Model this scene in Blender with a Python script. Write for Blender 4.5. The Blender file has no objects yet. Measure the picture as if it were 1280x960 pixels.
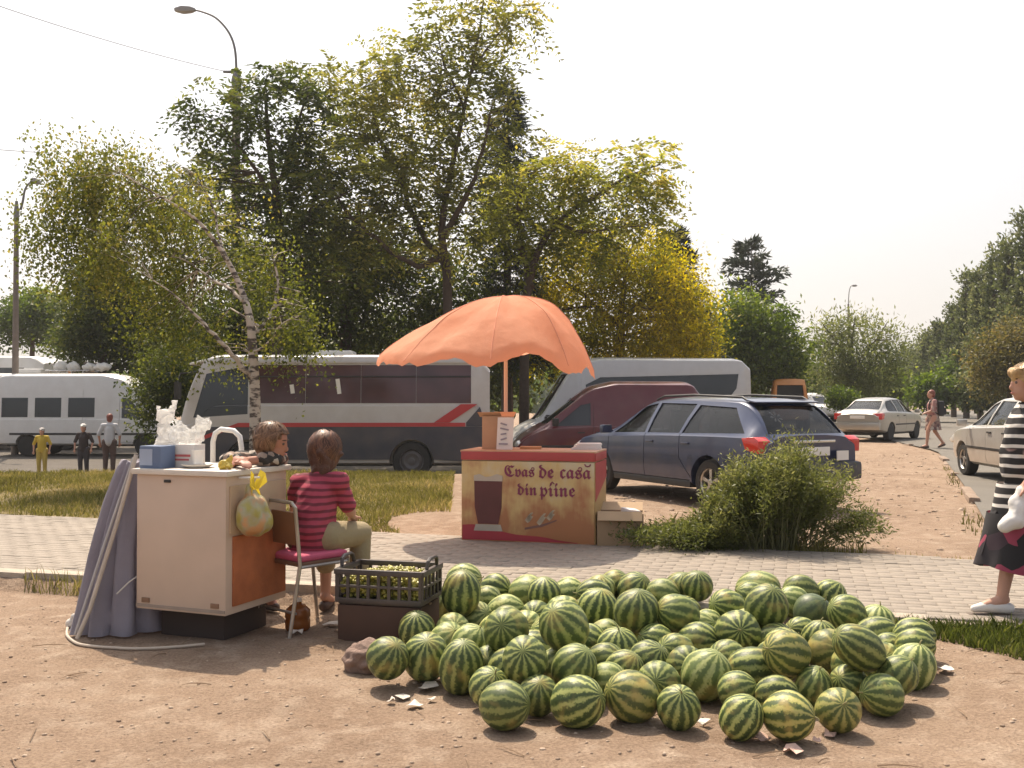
import bpy, bmesh, math, random
import numpy as np
from mathutils import Vector, Matrix, Euler, noise as mnoise

random.seed(7)
RNG = np.random.default_rng(11)
scene = bpy.context.scene
col = scene.collection
rad = math.radians

# ------------------------------------------------------------------ camera, sky, sun
F, CY, CAMZ = 1245.0, 498.0, 1.43            # focal length in photo pixels, horizon row, eye height
cam_d = bpy.data.cameras.new('camera')
cam = bpy.data.objects.new('camera', cam_d); col.objects.link(cam)
cam_d.sensor_width = 36; cam_d.lens = F / 1280 * 36
cam_d.clip_start = 0.05; cam_d.clip_end = 9000
cam.location = (0, 0, CAMZ)
cam.rotation_euler = (rad(90) + math.atan(18 / F), 0, 0)
scene.camera = cam

SUN_EL, SUN_AZ = rad(59), math.atan2(-0.36, 0.93)   # azimuth measured from +Y towards +X
sun_pos = Vector((math.sin(SUN_AZ) * math.cos(SUN_EL), math.cos(SUN_AZ) * math.cos(SUN_EL), math.sin(SUN_EL)))
world = bpy.data.worlds.new('World'); scene.world = world; world.use_nodes = True
wn = world.node_tree.nodes; wl = world.node_tree.links
bg = wn['Background']
sky = wn.new('ShaderNodeTexSky'); sky.sky_type = 'NISHITA'; sky.sun_disc = False
sky.sun_elevation = SUN_EL; sky.sun_rotation = SUN_AZ
sky.air_density = 1.0; sky.dust_density = 5.0; sky.ozone_density = 1.0; sky.altitude = 100
hs_ = wn.new('ShaderNodeHueSaturation'); hs_.inputs['Saturation'].default_value = 0.5   # summer haze pales the sky
wl.new(sky.outputs[0], hs_.inputs['Color']); wl.new(hs_.outputs[0], bg.inputs[0]); bg.inputs[1].default_value = 0.125
sun_d = bpy.data.lights.new('sun', 'SUN'); sun = bpy.data.objects.new('sun', sun_d); col.objects.link(sun)
sun_d.energy = 4.4; sun_d.angle = rad(0.6); sun_d.color = (1.0, 0.85, 0.66)
sun.rotation_euler = (-sun_pos).to_track_quat('-Z', 'Y').to_euler()
sun.location = (0, 0, 30)
vs = scene.view_settings
vs.view_transform = 'Standard'; vs.look = 'None'; vs.gamma = 1; vs.exposure = 0.72; vs.use_curve_mapping = False
scene.cycles.use_denoising = True
scene.cycles.max_bounces = 6; scene.cycles.transparent_max_bounces = 6
scene.cycles.diffuse_bounces = 3; scene.cycles.glossy_bounces = 3; scene.cycles.transmission_bounces = 4
scene.cycles.volume_bounces = 0
scene.cycles.caustics_reflective = False; scene.cycles.caustics_refractive = False

def S(Y): return F / Y                         # photo pixels per metre at depth Y
def W(px, py, Y): return Vector(((px - 640) * Y / F, Y, CAMZ - (py - CY) * Y / F))
def G(px, py, z=0.0):
    Y = F * (CAMZ - z) / (py - CY)
    return Vector(((px - 640) * Y / F, Y, z))

# ------------------------------------------------------------------ materials
MATS = {}
def nn(nt, t, **kw):
    n = nt.nodes.new(t)
    for k, v in kw.items(): setattr(n, k, v)
    return n
def mat(name, c, rough=0.6, metal=0.0, var=0.12, vs_=6.0, bump=0.0, bs=40.0, spec=0.5, coat=0.0, trans=0.0, alpha=1.0, emis=0.0, dust=0.0):
    if name in MATS: return MATS[name]
    m = bpy.data.materials.new(name); m.use_nodes = True
    nt = m.node_tree; b = nt.nodes['Principled BSDF']
    tc = nn(nt, 'ShaderNodeTexCoord')
    no = nn(nt, 'ShaderNodeTexNoise'); no.inputs['Scale'].default_value = vs_; no.inputs['Detail'].default_value = 6
    nt.links.new(tc.outputs['Object'], no.inputs['Vector'])
    mix = nn(nt, 'ShaderNodeMix', data_type='RGBA')
    lo = [max(0, x * (1 - var)) for x in c]; hi = [min(1, x * (1 + var)) for x in c]
    mix.inputs['A'].default_value = (*lo, 1); mix.inputs['B'].default_value = (*hi, 1)
    nt.links.new(no.outputs['Fac'], mix.inputs['Factor'])
    out = mix.outputs['Result']
    if dust > 0:                                  # road dust gathers low down and in patches
        mx2 = nn(nt, 'ShaderNodeMix', data_type='RGBA')
        mx2.inputs['B'].default_value = (0.33, 0.27, 0.2, 1)
        n2 = nn(nt, 'ShaderNodeTexNoise'); n2.inputs['Scale'].default_value = 2.5; n2.inputs['Detail'].default_value = 8
        nt.links.new(tc.outputs['Object'], n2.inputs['Vector'])
        mp = nn(nt, 'ShaderNodeMapRange'); mp.inputs['From Min'].default_value = 0.35; mp.inputs['From Max'].default_value = 0.8
        mp.inputs['To Max'].default_value = dust
        nt.links.new(n2.outputs['Fac'], mp.inputs['Value'])
        nt.links.new(mp.outputs[0], mx2.inputs['Factor']); nt.links.new(out, mx2.inputs['A']); out = mx2.outputs['Result']
    nt.links.new(out, b.inputs['Base Color'])
    b.inputs['Roughness'].default_value = rough; b.inputs['Metallic'].default_value = metal
    b.inputs['Specular IOR Level'].default_value = spec
    b.inputs['Coat Weight'].default_value = coat; b.inputs['Coat Roughness'].default_value = 0.08
    if emis: b.inputs['Emission Color'].default_value = (*c, 1); b.inputs['Emission Strength'].default_value = emis
    if bump:
        n3 = nn(nt, 'ShaderNodeTexNoise'); n3.inputs['Scale'].default_value = bs; n3.inputs['Detail'].default_value = 8
        nt.links.new(tc.outputs['Object'], n3.inputs['Vector'])
        bp = nn(nt, 'ShaderNodeBump'); bp.inputs['Strength'].default_value = bump; bp.inputs['Distance'].default_value = 0.02
        nt.links.new(n3.outputs['Fac'], bp.inputs['Height']); nt.links.new(bp.outputs[0], b.inputs['Normal'])
    if trans > 0:                                  # thin cloth, plastic film, leaves: light comes through
        t = nn(nt, 'ShaderNodeBsdfTranslucent'); nt.links.new(out, t.inputs['Color'])
        ms = nn(nt, 'ShaderNodeMixShader'); ms.inputs[0].default_value = trans
        o = nt.nodes['Material Output']
        nt.links.new(b.outputs[0], ms.inputs[1]); nt.links.new(t.outputs[0], ms.inputs[2])
        last = ms.outputs[0]
        nt.links.new(last, o.inputs[0])
    if alpha < 1:
        o = nt.nodes['Material Output']; last = o.inputs[0].links[0].from_socket
        tr = nn(nt, 'ShaderNodeBsdfTransparent'); ms2 = nn(nt, 'ShaderNodeMixShader'); ms2.inputs[0].default_value = alpha
        nt.links.new(tr.outputs[0], ms2.inputs[1]); nt.links.new(last, ms2.inputs[2]); nt.links.new(ms2.outputs[0], o.inputs[0])
    MATS[name] = m
    return m

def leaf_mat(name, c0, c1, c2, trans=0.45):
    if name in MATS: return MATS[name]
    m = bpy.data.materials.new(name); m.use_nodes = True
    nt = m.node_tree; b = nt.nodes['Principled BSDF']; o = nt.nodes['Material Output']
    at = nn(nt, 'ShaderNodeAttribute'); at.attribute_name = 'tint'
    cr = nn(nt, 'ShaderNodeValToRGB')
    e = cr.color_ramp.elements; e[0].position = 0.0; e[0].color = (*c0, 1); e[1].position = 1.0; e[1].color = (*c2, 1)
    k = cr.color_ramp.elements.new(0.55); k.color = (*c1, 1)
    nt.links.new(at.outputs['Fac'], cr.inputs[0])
    nt.links.new(cr.outputs[0], b.inputs['Base Color']); b.inputs['Roughness'].default_value = 0.5
    b.inputs['Specular IOR Level'].default_value = 0.35
    t = nn(nt, 'ShaderNodeBsdfTranslucent')
    hs = nn(nt, 'ShaderNodeHueSaturation'); hs.inputs['Value'].default_value = 1.7; hs.inputs['Hue'].default_value = 0.488; hs.inputs['Saturation'].default_value = 1.1
    nt.links.new(cr.outputs[0], hs.inputs['Color']); nt.links.new(hs.outputs[0], t.inputs['Color'])
    ms = nn(nt, 'ShaderNodeMixShader'); ms.inputs[0].default_value = trans
    nt.links.new(b.outputs[0], ms.inputs[1]); nt.links.new(t.outputs[0], ms.inputs[2]); nt.links.new(ms.outputs[0], o.inputs[0])
    MATS[name] = m
    return m

def tint_mat(name, c0, c1, rough=0.9, nscale=30, var=0.25, bump=0.3):
    """colour between c0 and c1 by the face's own 'tint', with grain"""
    if name in MATS: return MATS[name]
    m = bpy.data.materials.new(name); m.use_nodes = True
    nt = m.node_tree; b = nt.nodes['Principled BSDF']
    at = nn(nt, 'ShaderNodeAttribute'); at.attribute_name = 'tint'
    mix = nn(nt, 'ShaderNodeMix', data_type='RGBA'); mix.inputs['A'].default_value = (*c0, 1); mix.inputs['B'].default_value = (*c1, 1)
    nt.links.new(at.outputs['Fac'], mix.inputs['Factor'])
    tc = nn(nt, 'ShaderNodeTexCoord'); no = nn(nt, 'ShaderNodeTexNoise'); no.inputs['Scale'].default_value = nscale; no.inputs['Detail'].default_value = 8
    nt.links.new(tc.outputs['Object'], no.inputs['Vector'])
    n2 = nn(nt, 'ShaderNodeTexNoise'); n2.inputs['Scale'].default_value = 1.3; n2.inputs['Detail'].default_value = 6
    nt.links.new(tc.outputs['Object'], n2.inputs['Vector'])
    ad = nn(nt, 'ShaderNodeMath', operation='ADD'); nt.links.new(no.outputs['Fac'], ad.inputs[0]); nt.links.new(n2.outputs['Fac'], ad.inputs[1])
    mp = nn(nt, 'ShaderNodeMapRange'); mp.inputs['From Min'].default_value = 0.6; mp.inputs['From Max'].default_value = 1.4
    mp.inputs['To Min'].default_value = 1 - var; mp.inputs['To Max'].default_value = 1 + var
    nt.links.new(ad.outputs[0], mp.inputs['Value'])
    vm = nn(nt, 'ShaderNodeVectorMath', operation='SCALE'); nt.links.new(mix.outputs['Result'], vm.inputs[0]); nt.links.new(mp.outputs[0], vm.inputs['Scale'])
    nt.links.new(vm.outputs[0], b.inputs['Base Color']); b.inputs['Roughness'].default_value = rough
    if bump:
        bp = nn(nt, 'ShaderNodeBump'); bp.inputs['Strength'].default_value = bump; bp.inputs['Distance'].default_value = 0.01
        nt.links.new(no.outputs['Fac'], bp.inputs['Height']); nt.links.new(bp.outputs[0], b.inputs['Normal'])
    MATS[name] = m
    return m

# ------------------------------------------------------------------ mesh helpers
class MB:
    def __init__(s): s.v = []; s.f = []
    def add(s, v, f):
        o = len(s.v); s.v += [tuple(p) for p in v]; s.f += [tuple(i + o for i in q) for q in f]; return s
    def box(s, c, d, rot=None):
        M = Euler(rot).to_matrix() if rot else None
        v = []
        for sx in (-.5, .5):
            for sy in (-.5, .5):
                for sz in (-.5, .5):
                    p = Vector((sx * d[0], sy * d[1], sz * d[2]))
                    if M: p = M @ p
                    v.append(p + Vector(c))
        return s.add(v, [(0, 1, 3, 2), (4, 6, 7, 5), (0, 4, 5, 1), (2, 3, 7, 6), (0, 2, 6, 4), (1, 5, 7, 3)])
    def prism(s, poly, axis, a, b):
        """poly: 2-D points; axis 'x': (y,z), 'y': (x,z), 'z': (x,y); extruded from a to b"""
        def P(q, t):
            return {'x': (t, q[0], q[1]), 'y': (q[0], t, q[1]), 'z': (q[0], q[1], t)}[axis]
        n = len(poly)
        v = [P(q, a) for q in poly] + [P(q, b) for q in poly]
        f = [tuple(range(n))[::-1], tuple(range(n, 2 * n))] + [(i, (i + 1) % n, n + (i + 1) % n, n + i) for i in range(n)]
        return s.add(v, f)
    def tube(s, path, radii, n=8, caps=True):
        path = [Vector(p) for p in path]
        if not hasattr(radii, '__len__'): radii = [radii] * len(path)
        v = []; f = []; up = None
        for i, p in enumerate(path):
            d = (path[min(i + 1, len(path) - 1)] - path[max(i - 1, 0)]).normalized()
            if up is None:
                up = Vector((0, 0, 1)) if abs(d.z) < .9 else Vector((1, 0, 0))
            a = d.cross(up).normalized(); b = a.cross(d).normalized(); up = b
            for k in range(n):
                t = 2 * math.pi * k / n
                v.append(p + (a * math.cos(t) + b * math.sin(t)) * radii[i])
        for i in range(len(path) - 1):
            for k in range(n):
                f.append((i * n + k, i * n + (k + 1) % n, (i + 1) * n + (k + 1) % n, (i + 1) * n + k))
        if caps: f += [tuple(range(n))[::-1], tuple(range((len(path) - 1) * n, len(path) * n))]
        return s.add(v, f)
    def lathe(s, prof, n=16, axis='z', c=(0, 0, 0)):
        v = []; f = []
        for r, h in prof:
            for k in range(n):
                t = 2 * math.pi * k / n
                x, y = r * math.cos(t), r * math.sin(t)
                p = {'z': (x, y, h), 'y': (x, h, y), 'x': (h, x, y)}[axis]
                v.append((p[0] + c[0], p[1] + c[1], p[2] + c[2]))
        for i in range(len(prof) - 1):
            for k in range(n):
                f.append((i * n + k, i * n + (k + 1) % n, (i + 1) * n + (k + 1) % n, (i + 1) * n + k))
        f += [tuple(range(n))[::-1], tuple(range((len(prof) - 1) * n, len(prof) * n))]
        return s.add(v, f)
    def ball(s, c, r, n=10, m=7, rot=None):
        if not hasattr(r, '__len__'): r = (r, r, r)
        M = Euler(rot).to_matrix() if rot else Matrix.Identity(3)
        c = Vector(c); v = [c + M @ Vector((0, 0, -r[2]))]; f = []
        for i in range(1, m):
            t = math.pi * i / m
            for k in range(n):
                q = 2 * math.pi * k / n
                v.append(c + M @ Vector((r[0] * math.sin(t) * math.cos(q), r[1] * math.sin(t) * math.sin(q), -r[2] * math.cos(t))))
        v.append(c + M @ Vector((0, 0, r[2])))
        for k in range(n): f.append((0, 1 + (k + 1) % n, 1 + k))
        for i in range(m - 2):
            for k in range(n):
                a = 1 + i * n
                f.append((a + k, a + (k + 1) % n, a + n + (k + 1) % n, a + n + k))
        a = 1 + (m - 2) * n
        for k in range(n): f.append((a + k, a + (k + 1) % n, len(v) - 1))
        return s.add(v, f)
    def cap(s, p0, r0, p1, r1, n=10):
        p0, p1 = Vector(p0), Vector(p1)
        d = p1 - p0; L = d.length
        if L < 1e-6: return s.ball(p0, max(r0, r1))
        d /= L; path = []; rr = []
        for t in (-.95, -.7, -.35): path.append(p0 + d * r0 * t); rr.append(r0 * math.sqrt(1 - t * t))
        for k in range(5):
            t = k / 4; path.append(p0.lerp(p1, t)); rr.append(r0 + (r1 - r0) * t)
        for t in (.35, .7, .95): path.append(p1 + d * r1 * t); rr.append(r1 * math.sqrt(1 - t * t))
        return s.tube(path, rr, n)
    def mesh(s, name, smooth=False, bevel=0.0, seg=2, ang=30):
        me = bpy.data.meshes.new(name); me.from_pydata(s.v, [], s.f)
        bm = bmesh.new(); bm.from_mesh(me)
        bmesh.ops.recalc_face_normals(bm, faces=bm.faces)
        if bevel:
            ed = [e for e in bm.edges if len(e.link_faces) == 2 and e.calc_face_angle(0) > rad(30)]
            bmesh.ops.bevel(bm, geom=ed, offset=bevel, segments=seg, affect='EDGES', profile=.6, clamp_overlap=True)
        bm.to_mesh(me); bm.free()
        if smooth or bevel:
            for p in me.polygons: p.use_smooth = True
            if ang: me.set_sharp_from_angle(angle=rad(ang))
        return me
    def build(s, name, m, parent=None, smooth=False, bevel=0.0, seg=2, ang=30):
        return link(name, s.mesh(name, smooth, bevel, seg, ang), m, parent)

def link(name, me, m=None, parent=None):
    o = bpy.data.objects.new(name, me); col.objects.link(o)
    if m is not None and me is not None:
        me.materials.clear(); me.materials.append(m)
    if parent: o.parent = parent
    return o
def tag(o, label, cat, group=None):
    o['label'] = label; o['category'] = cat
    if group: o['group'] = group
    return o
def thing(name, label, cat, loc=(0, 0, 0), rz=0.0, group=None):
    o = bpy.data.objects.new(name, None); col.objects.link(o)
    o.location = loc; o.rotation_euler = (0, 0, rz); o.empty_display_size = .2
    return tag(o, label, cat, group)
def struct(o): o['kind'] = 'structure'; return o
def stuff(o): o['kind'] = 'stuff'; return o

def np_mesh(name, V, Q, tint=None, smooth=False):
    """V (n,3), Q (m,k) faces with k corners, tint (m,)"""
    me = bpy.data.meshes.new(name)
    V = np.asarray(V, dtype=np.float32); Q = np.asarray(Q, dtype=np.int32); k = Q.shape[1]
    me.vertices.add(len(V)); me.vertices.foreach_set('co', V.ravel())
    me.loops.add(Q.size); me.loops.foreach_set('vertex_index', Q.ravel())
    me.polygons.add(len(Q))
    me.polygons.foreach_set('loop_start', np.arange(0, Q.size, k, dtype=np.int32))
    me.polygons.foreach_set('loop_total', np.full(len(Q), k, dtype=np.int32))
    if smooth: me.polygons.foreach_set('use_smooth', np.ones(len(Q), dtype=bool))
    me.update(calc_edges=True)
    if tint is not None:
        a = me.attributes.new('tint', 'FLOAT', 'FACE'); a.data.foreach_set('value', np.asarray(tint, dtype=np.float32))
    me.validate()
    return me

def evaluated(o, name):
    dg = bpy.context.evaluated_depsgraph_get(); dg.update()
    return bpy.data.meshes.new_from_object(o.evaluated_get(dg), depsgraph=dg) if name is None else _ev(o, dg, name)
def _ev(o, dg, name):
    me = bpy.data.meshes.new_from_object(o.evaluated_get(dg), depsgraph=dg); me.name = name; return me
def kill(o):
    me = o.data; bpy.data.objects.remove(o)
    if me and me.users == 0: bpy.data.meshes.remove(me)

def boolean(me, cut, op='DIFFERENCE', name='body'):
    a = bpy.data.objects.new('tmp_a', me); b = bpy.data.objects.new('tmp_b', cut)
    col.objects.link(a); col.objects.link(b)
    md = a.modifiers.new('b', 'BOOLEAN'); md.object = b; md.operation = op; md.solver = 'EXACT'; md.use_self = (op == 'DIFFERENCE')
    r = evaluated(a, name)
    kill(a); kill(b)
    for p in r.polygons: p.use_smooth = True
    r.set_sharp_from_angle(angle=rad(28))
    return r

def remeshed(mb, name, m, parent, vox=0.012, it=4, disp=None):
    me = mb.mesh('tmp')
    o = bpy.data.objects.new('tmp', me); col.objects.link(o)
    r = o.modifiers.new('r', 'REMESH'); r.mode = 'VOXEL'; r.voxel_size = vox
    sm = o.modifiers.new('s', 'SMOOTH'); sm.factor = .5; sm.iterations = it
    out = evaluated(o, name); kill(o)
    if disp:
        n = len(out.vertices); co = np.zeros(n * 3, dtype=np.float32); out.vertices.foreach_get('co', co); co = co.reshape(-1, 3)
        no = np.zeros(n * 3, dtype=np.float32); out.vertices.foreach_get('normal', no); no = no.reshape(-1, 3)
        co = co + no * disp(co)[:, None]
        out.vertices.foreach_set('co', co.astype(np.float32).ravel()); out.update()
    for p in out.polygons: p.use_smooth = True
    return link(name, out, m, parent)

# ------------------------------------------------------------------ terrain
def sst(a, b, x):
    t = np.clip((x - a) / (b - a), 0, 1); return t * t * (3 - 2 * t)
def y_near(x): return 8.48 - 0.256 * (x + 5.4)
def y_far(x): return 8.9 - 0.33 * (x - 4.2)
def vnoise(x, y, sc, seed=0):
    x = np.asarray(x, dtype=float) * sc + seed * 17.3; y = np.asarray(y, dtype=float) * sc + seed * 9.1
    xi = np.floor(x); yi = np.floor(y); fx = x - xi; fy = y - yi
    fx = fx * fx * (3 - 2 * fx); fy = fy * fy * (3 - 2 * fy)
    def hsh(a, b):
        v = np.sin(a * 127.1 + b * 311.7) * 43758.5453; return v - np.floor(v)
    return (hsh(xi, yi) * (1 - fx) + hsh(xi + 1, yi) * fx) * (1 - fy) + (hsh(xi, yi + 1) * (1 - fx) + hsh(xi + 1, yi + 1) * fx) * fy - .5
def hgt(x, y, rough=True):
    x = np.asarray(x, dtype=float); y = np.asarray(y, dtype=float)
    yn = y_near(x)
    fore = -0.12 + 0.09 * sst(1.6, 3.2, x)
    front = 1 - sst(yn - .12 - 1.2 * sst(1.6, 3.2, x), yn - .02, y)
    z = fore * front - 0.03 * (1 - front)
    z = z - 0.42 * sst(19.2, 21.6, y) * (1 - sst(1.0, 6.0, x - (y - 18) * .15))
    z = z - 3.5 * sst(60, 500, y)
    if rough:
        a = (vnoise(x, y, 1.1, 1) * .05 + vnoise(x, y, 3.7, 2) * .022 + vnoise(x, y, 11, 3) * .010) * np.where(y < 9.5, 1, .6)
        mid = sst(yn - .25, yn - .02, y) * (1 - sst(y_far(x), y_far(x) + .3, y))
        z = z + a * (1 - mid) * sst(120, 30, y) * (.75)
    return z
def hz(x, y): return float(hgt(x, y, False))

def graded(fine0, fine1, step, lo, hi):
    a = list(np.arange(fine0, fine1, step)); s = step; x = fine0
    left = []
    while x > lo: s *= 1.22; x -= s; left.append(x)
    s = step; x = a[-1]; right = []
    while x < hi: s *= 1.22; x += s; right.append(x)
    return np.array(left[::-1] + a + right)
def grid_mesh(name, gx, gy, zf, tintf=None):
    X, Y = np.meshgrid(gx, gy); Z = zf(X, Y)
    V = np.stack([X.ravel(), Y.ravel(), Z.ravel()], 1); nx = len(gx); ny = len(gy)
    i = (np.arange(ny - 1)[:, None] * nx + np.arange(nx - 1)[None, :]).ravel()
    Q = np.stack([i, i + 1, i + 1 + nx, i + nx], 1)
    return np_mesh(name, V, Q, None, True)

def ground_mat():
    m = bpy.data.materials.new('dry_earth'); m.use_nodes = True; nt = m.node_tree; b = nt.nodes['Principled BSDF']
    tc = nn(nt, 'ShaderNodeTexCoord')
    def noi(sc, d=8, r=.6):
        n = nn(nt, 'ShaderNodeTexNoise'); n.inputs['Scale'].default_value = sc; n.inputs['Detail'].default_value = d; n.inputs['Roughness'].default_value = r
        nt.links.new(tc.outputs['Object'], n.inputs['Vector']); return n
    a, c, d = noi(.7), noi(5.5), noi(60, 6, .7)
    r1 = nn(nt, 'ShaderNodeValToRGB'); e = r1.color_ramp.elements
    e[0].position = .32; e[0].color = (.275, .195, .14, 1); e[1].position = .68; e[1].color = (.375, .28, .208, 1)
    nt.links.new(a.outputs['Fac'], r1.inputs[0])
    m1 = nn(nt, 'ShaderNodeMix', data_type='RGBA'); m1.inputs['B'].default_value = (.46, .365, .285, 1)
    mr = nn(nt, 'ShaderNodeMapRange'); mr.inputs['From Min'].default_value = .48; mr.inputs['From Max'].default_value = .75
    nt.links.new(c.outputs['Fac'], mr.inputs['Value']); nt.links.new(mr.outputs[0], m1.inputs['Factor']); nt.links.new(r1.outputs[0], m1.inputs['A'])
    m2 = nn(nt, 'ShaderNodeMix', data_type='RGBA', blend_type='MULTIPLY'); m2.inputs['Factor'].default_value = .75
    r2 = nn(nt, 'ShaderNodeValToRGB'); e = r2.color_ramp.elements
    e[0].position = .34; e[0].color = (.55, .5, .46, 1); e[1].position = .62; e[1].color = (1.12, 1.1, 1.06, 1)
    nt.links.new(d.outputs['Fac'], r2.inputs[0]); nt.links.new(m1.outputs['Result'], m2.inputs['A']); nt.links.new(r2.outputs[0], m2.inputs['B'])
    nt.links.new(m2.outputs['Result'], b.inputs['Base Color']); b.inputs['Roughness'].default_value = .95; b.inputs['Specular IOR Level'].default_value = .15
    ad = nn(nt, 'ShaderNodeMath', operation='ADD'); nt.links.new(c.outputs['Fac'], ad.inputs[0]); nt.links.new(d.outputs['Fac'], ad.inputs[1])
    vo = nn(nt, 'ShaderNodeTexVoronoi', feature='SMOOTH_F1'); vo.inputs['Scale'].default_value = 8.5; nt.links.new(tc.outputs['Object'], vo.inputs['Vector'])
    a2 = nn(nt, 'ShaderNodeMath', operation='MULTIPLY_ADD'); nt.links.new(vo.outputs['Distance'], a2.inputs[0]); a2.inputs[1].default_value = .9; nt.links.new(ad.outputs[0], a2.inputs[2])
    bp = nn(nt, 'ShaderNodeBump'); bp.inputs['Strength'].default_value = .75; bp.inputs['Distance'].default_value = .035
    nt.links.new(a2.outputs[0], bp.inputs['Height']); nt.links.new(bp.outputs[0], b.inputs['Normal'])
    return m
gx = graded(-5.2, 5.6, .05, -2500, 2500); gy = graded(3.2, 13.0, .05, -60, 3600)
ground = struct(link('ground', grid_mesh('ground', gx, gy, hgt), ground_mat()))

def sheet(name, A, B, m, lift=.02, n=24, kind=True, rough=False):
    """surface between two polylines A and B (x,y), following the ground"""
    def samp(P, t):
        P = np.array(P, float); d = np.r_[0, np.cumsum(np.hypot(*np.diff(P, axis=0).T))]; d /= d[-1]
        return np.stack([np.interp(t, d, P[:, 0]), np.interp(t, d, P[:, 1])], 1)
    t = np.linspace(0, 1, 80); a = samp(A, t); b = samp(B, t); V = []
    for i in range(80):
        for k in range(n):
            p = a[i] + (b[i] - a[i]) * k / (n - 1); V.append((p[0], p[1], float(hgt(p[0], p[1], rough)) + lift))
    Q = [(i * n + k, i * n + k + 1, (i + 1) * n + k + 1, (i + 1) * n + k) for i in range(79) for k in range(n - 1)]
    o = link(name, np_mesh(name, V, Q, None, True), m)
    return struct(o)

asphalt = mat('asphalt', (.17, .155, .135), .9, var=.22, vs_=1.2, bump=.5, bs=90, spec=.2)
RK = [(4.72, 9.3), (5.14, 10.7), (7.2, 15.8), (9.5, 21.7), (11.6, 27.2), (12.9, 34), (13, 60), (12, 140)]
sheet('road', RK, [(16, 8.6), (17, 10.7), (19, 15.8), (23, 21.7), (26, 27), (30, 34), (36, 60), (70, 140)], asphalt, .035)
sheet('bus_yard', [(-60, 21.3), (-30, 21.3), (-6, 21.3), (1.0, 21.6)], [(-60, 44), (-30, 44), (-6, 44), (1.0, 44)], mat('yard_asphalt', (.12, .105, .09), .9, var=.2, vs_=1.5, bump=.5, bs=80, spec=.2), .03)
lawn_soil = mat('lawn_soil', (.19, .15, .075), .95, var=.5, vs_=2.2, bump=.4, bs=60, spec=.1)
sheet('lawn', [(-14, y_far(-14) + .12), (-1.75, y_far(-1.75) + .12)], [(-14, 20.9), (-1.0, 20.9)], lawn_soil, .012, 40, rough=True)

# paved walk: base sheet, pavers laid on it, kerb stones at its left end
def walk_pt(x, t): return x, y_near(x) + (y_far(x) - y_near(x)) * t
sheet('sidewalk', [(-14, y_near(-14)), (13, y_near(13))], [(-14, y_far(-14)), (13, y_far(13))], mat('joint_sand', (.25, .21, .165), .95, var=.3, vs_=20), -.03 + .03 + .016)
sidewalk = bpy.data.objects['sidewalk']
def pavers():
    V = []; Q = []; T = []
    L = .205; Wd = .105; ang = math.atan(-.29); ca, sa = math.cos(ang), math.sin(ang)
    r = random.Random(3); gap = .0012
    for j in range(-60, 70):
        for i in range(-80, 75):
            u = i * L + (.5 * L if j % 2 else 0); w = j * Wd
            cx = 0 + ca * u - sa * w; cy = 8.9 + sa * u + ca * w
            if cx < -12.5 or cx > 11.5: continue
            if not (y_near(cx) + .16 < cy < y_far(cx) - .03): continue
            a, b = L / 2 - gap, Wd / 2 - gap; z = r.gauss(0, .0016); tx, ty = r.gauss(0, .004), r.gauss(0, .004)
            o = len(V)
            for (du, dw, zz, s) in [(-a, -b, -.03, 1), (a, -b, -.03, 1), (a, b, -.03, 1), (-a, b, -.03, 1), (-a, -b, -.004, 1), (a, -b, -.004, 1), (a, b, -.004, 1), (-a, b, -.004, 1),
                                    (-a, -b, 0, .0), (a, -b, 0, 0), (a, b, 0, 0), (-a, b, 0, 0)]:
                if s == 0: du -= math.copysign(.003, du); dw -= math.copysign(.003, dw)
                V.append((cx + ca * du - sa * dw, cy + sa * du + ca * dw, zz + z + (tx * du + ty * dw if zz > -.02 else 0)))
            f = [(8, 9, 10, 11)] + [(k + 4, (k + 1) % 4 + 4, (k + 1) % 4 + 8, k + 8) for k in range(4)] + [(k, (k + 1) % 4, (k + 1) % 4 + 4, k + 4) for k in range(4)]
            tt = min(1, max(0, r.gauss(.5, .22)))
            for q in f: Q.append([o + k for k in q]); T.append(tt)
    return np_mesh('pavers', V, Q, T)
pv = link('pavers', pavers(), tint_mat('paver_concrete', (.25, .213, .175), (.27, .232, .192), nscale=55, var=.2, bump=.3), sidewalk); stuff(pv)
kerb = struct(thing('kerb', 'x', 'kerb')); del kerb['label']; del kerb['category']
kerb_m = mat('kerb_concrete', (.40, .34, .27), .9, var=.2, vs_=9, bump=.5, bs=50)
x = -12.5; r = random.Random(5)
while x < 2.6:
    L = .98; x1 = x + L * .968; a = Vector((x, y_near(x), 0)); b = Vector((x1, y_near(x1), 0)); mid = (a + b) / 2; d = b - a
    MB().box((0, .075, -.1), (L - .012, .15, .23)).build('kerb_stone', kerb_m, kerb, bevel=.012).location = mid + Vector((0, 0, .004 + r.gauss(0, .006)))
    o = kerb.children[-1]; o.rotation_euler = (r.gauss(0, .01), r.gauss(0, .006), math.atan2(d.y, d.x)); x = x1
# old broken kerb between the gravel lot and the road
rk = struct(thing('road_kerb', 'x', 'kerb')); del rk['label']; del rk['category']
P = [Vector((*p, 0)) for p in RK[:6]]
for i in range(len(P) - 1):
    n = max(1, int((P[i + 1] - P[i]).length / 1.0))
    for k in range(n):
        a = P[i].lerp(P[i + 1], k / n); b = P[i].lerp(P[i + 1], (k + 1) / n); mid = (a + b) / 2; d = b - a
        if r.random() < .5: continue
        o = MB().box((0, 0, 0), (d.length - .03, .15, .14)).build('kerb_stone', mat('old_kerb', (.27, .2, .15), .95, var=.3, vs_=9, bump=.6, bs=40), rk, bevel=.03)
        o.location = mid + Vector((0, 0, -.075 + r.gauss(0, .02) + hz(mid.x, mid.y) + .03)); o.rotation_euler = (r.gauss(0, .05), r.gauss(0, .02), math.atan2(d.y, d.x) + r.gauss(0, .03))
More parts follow.
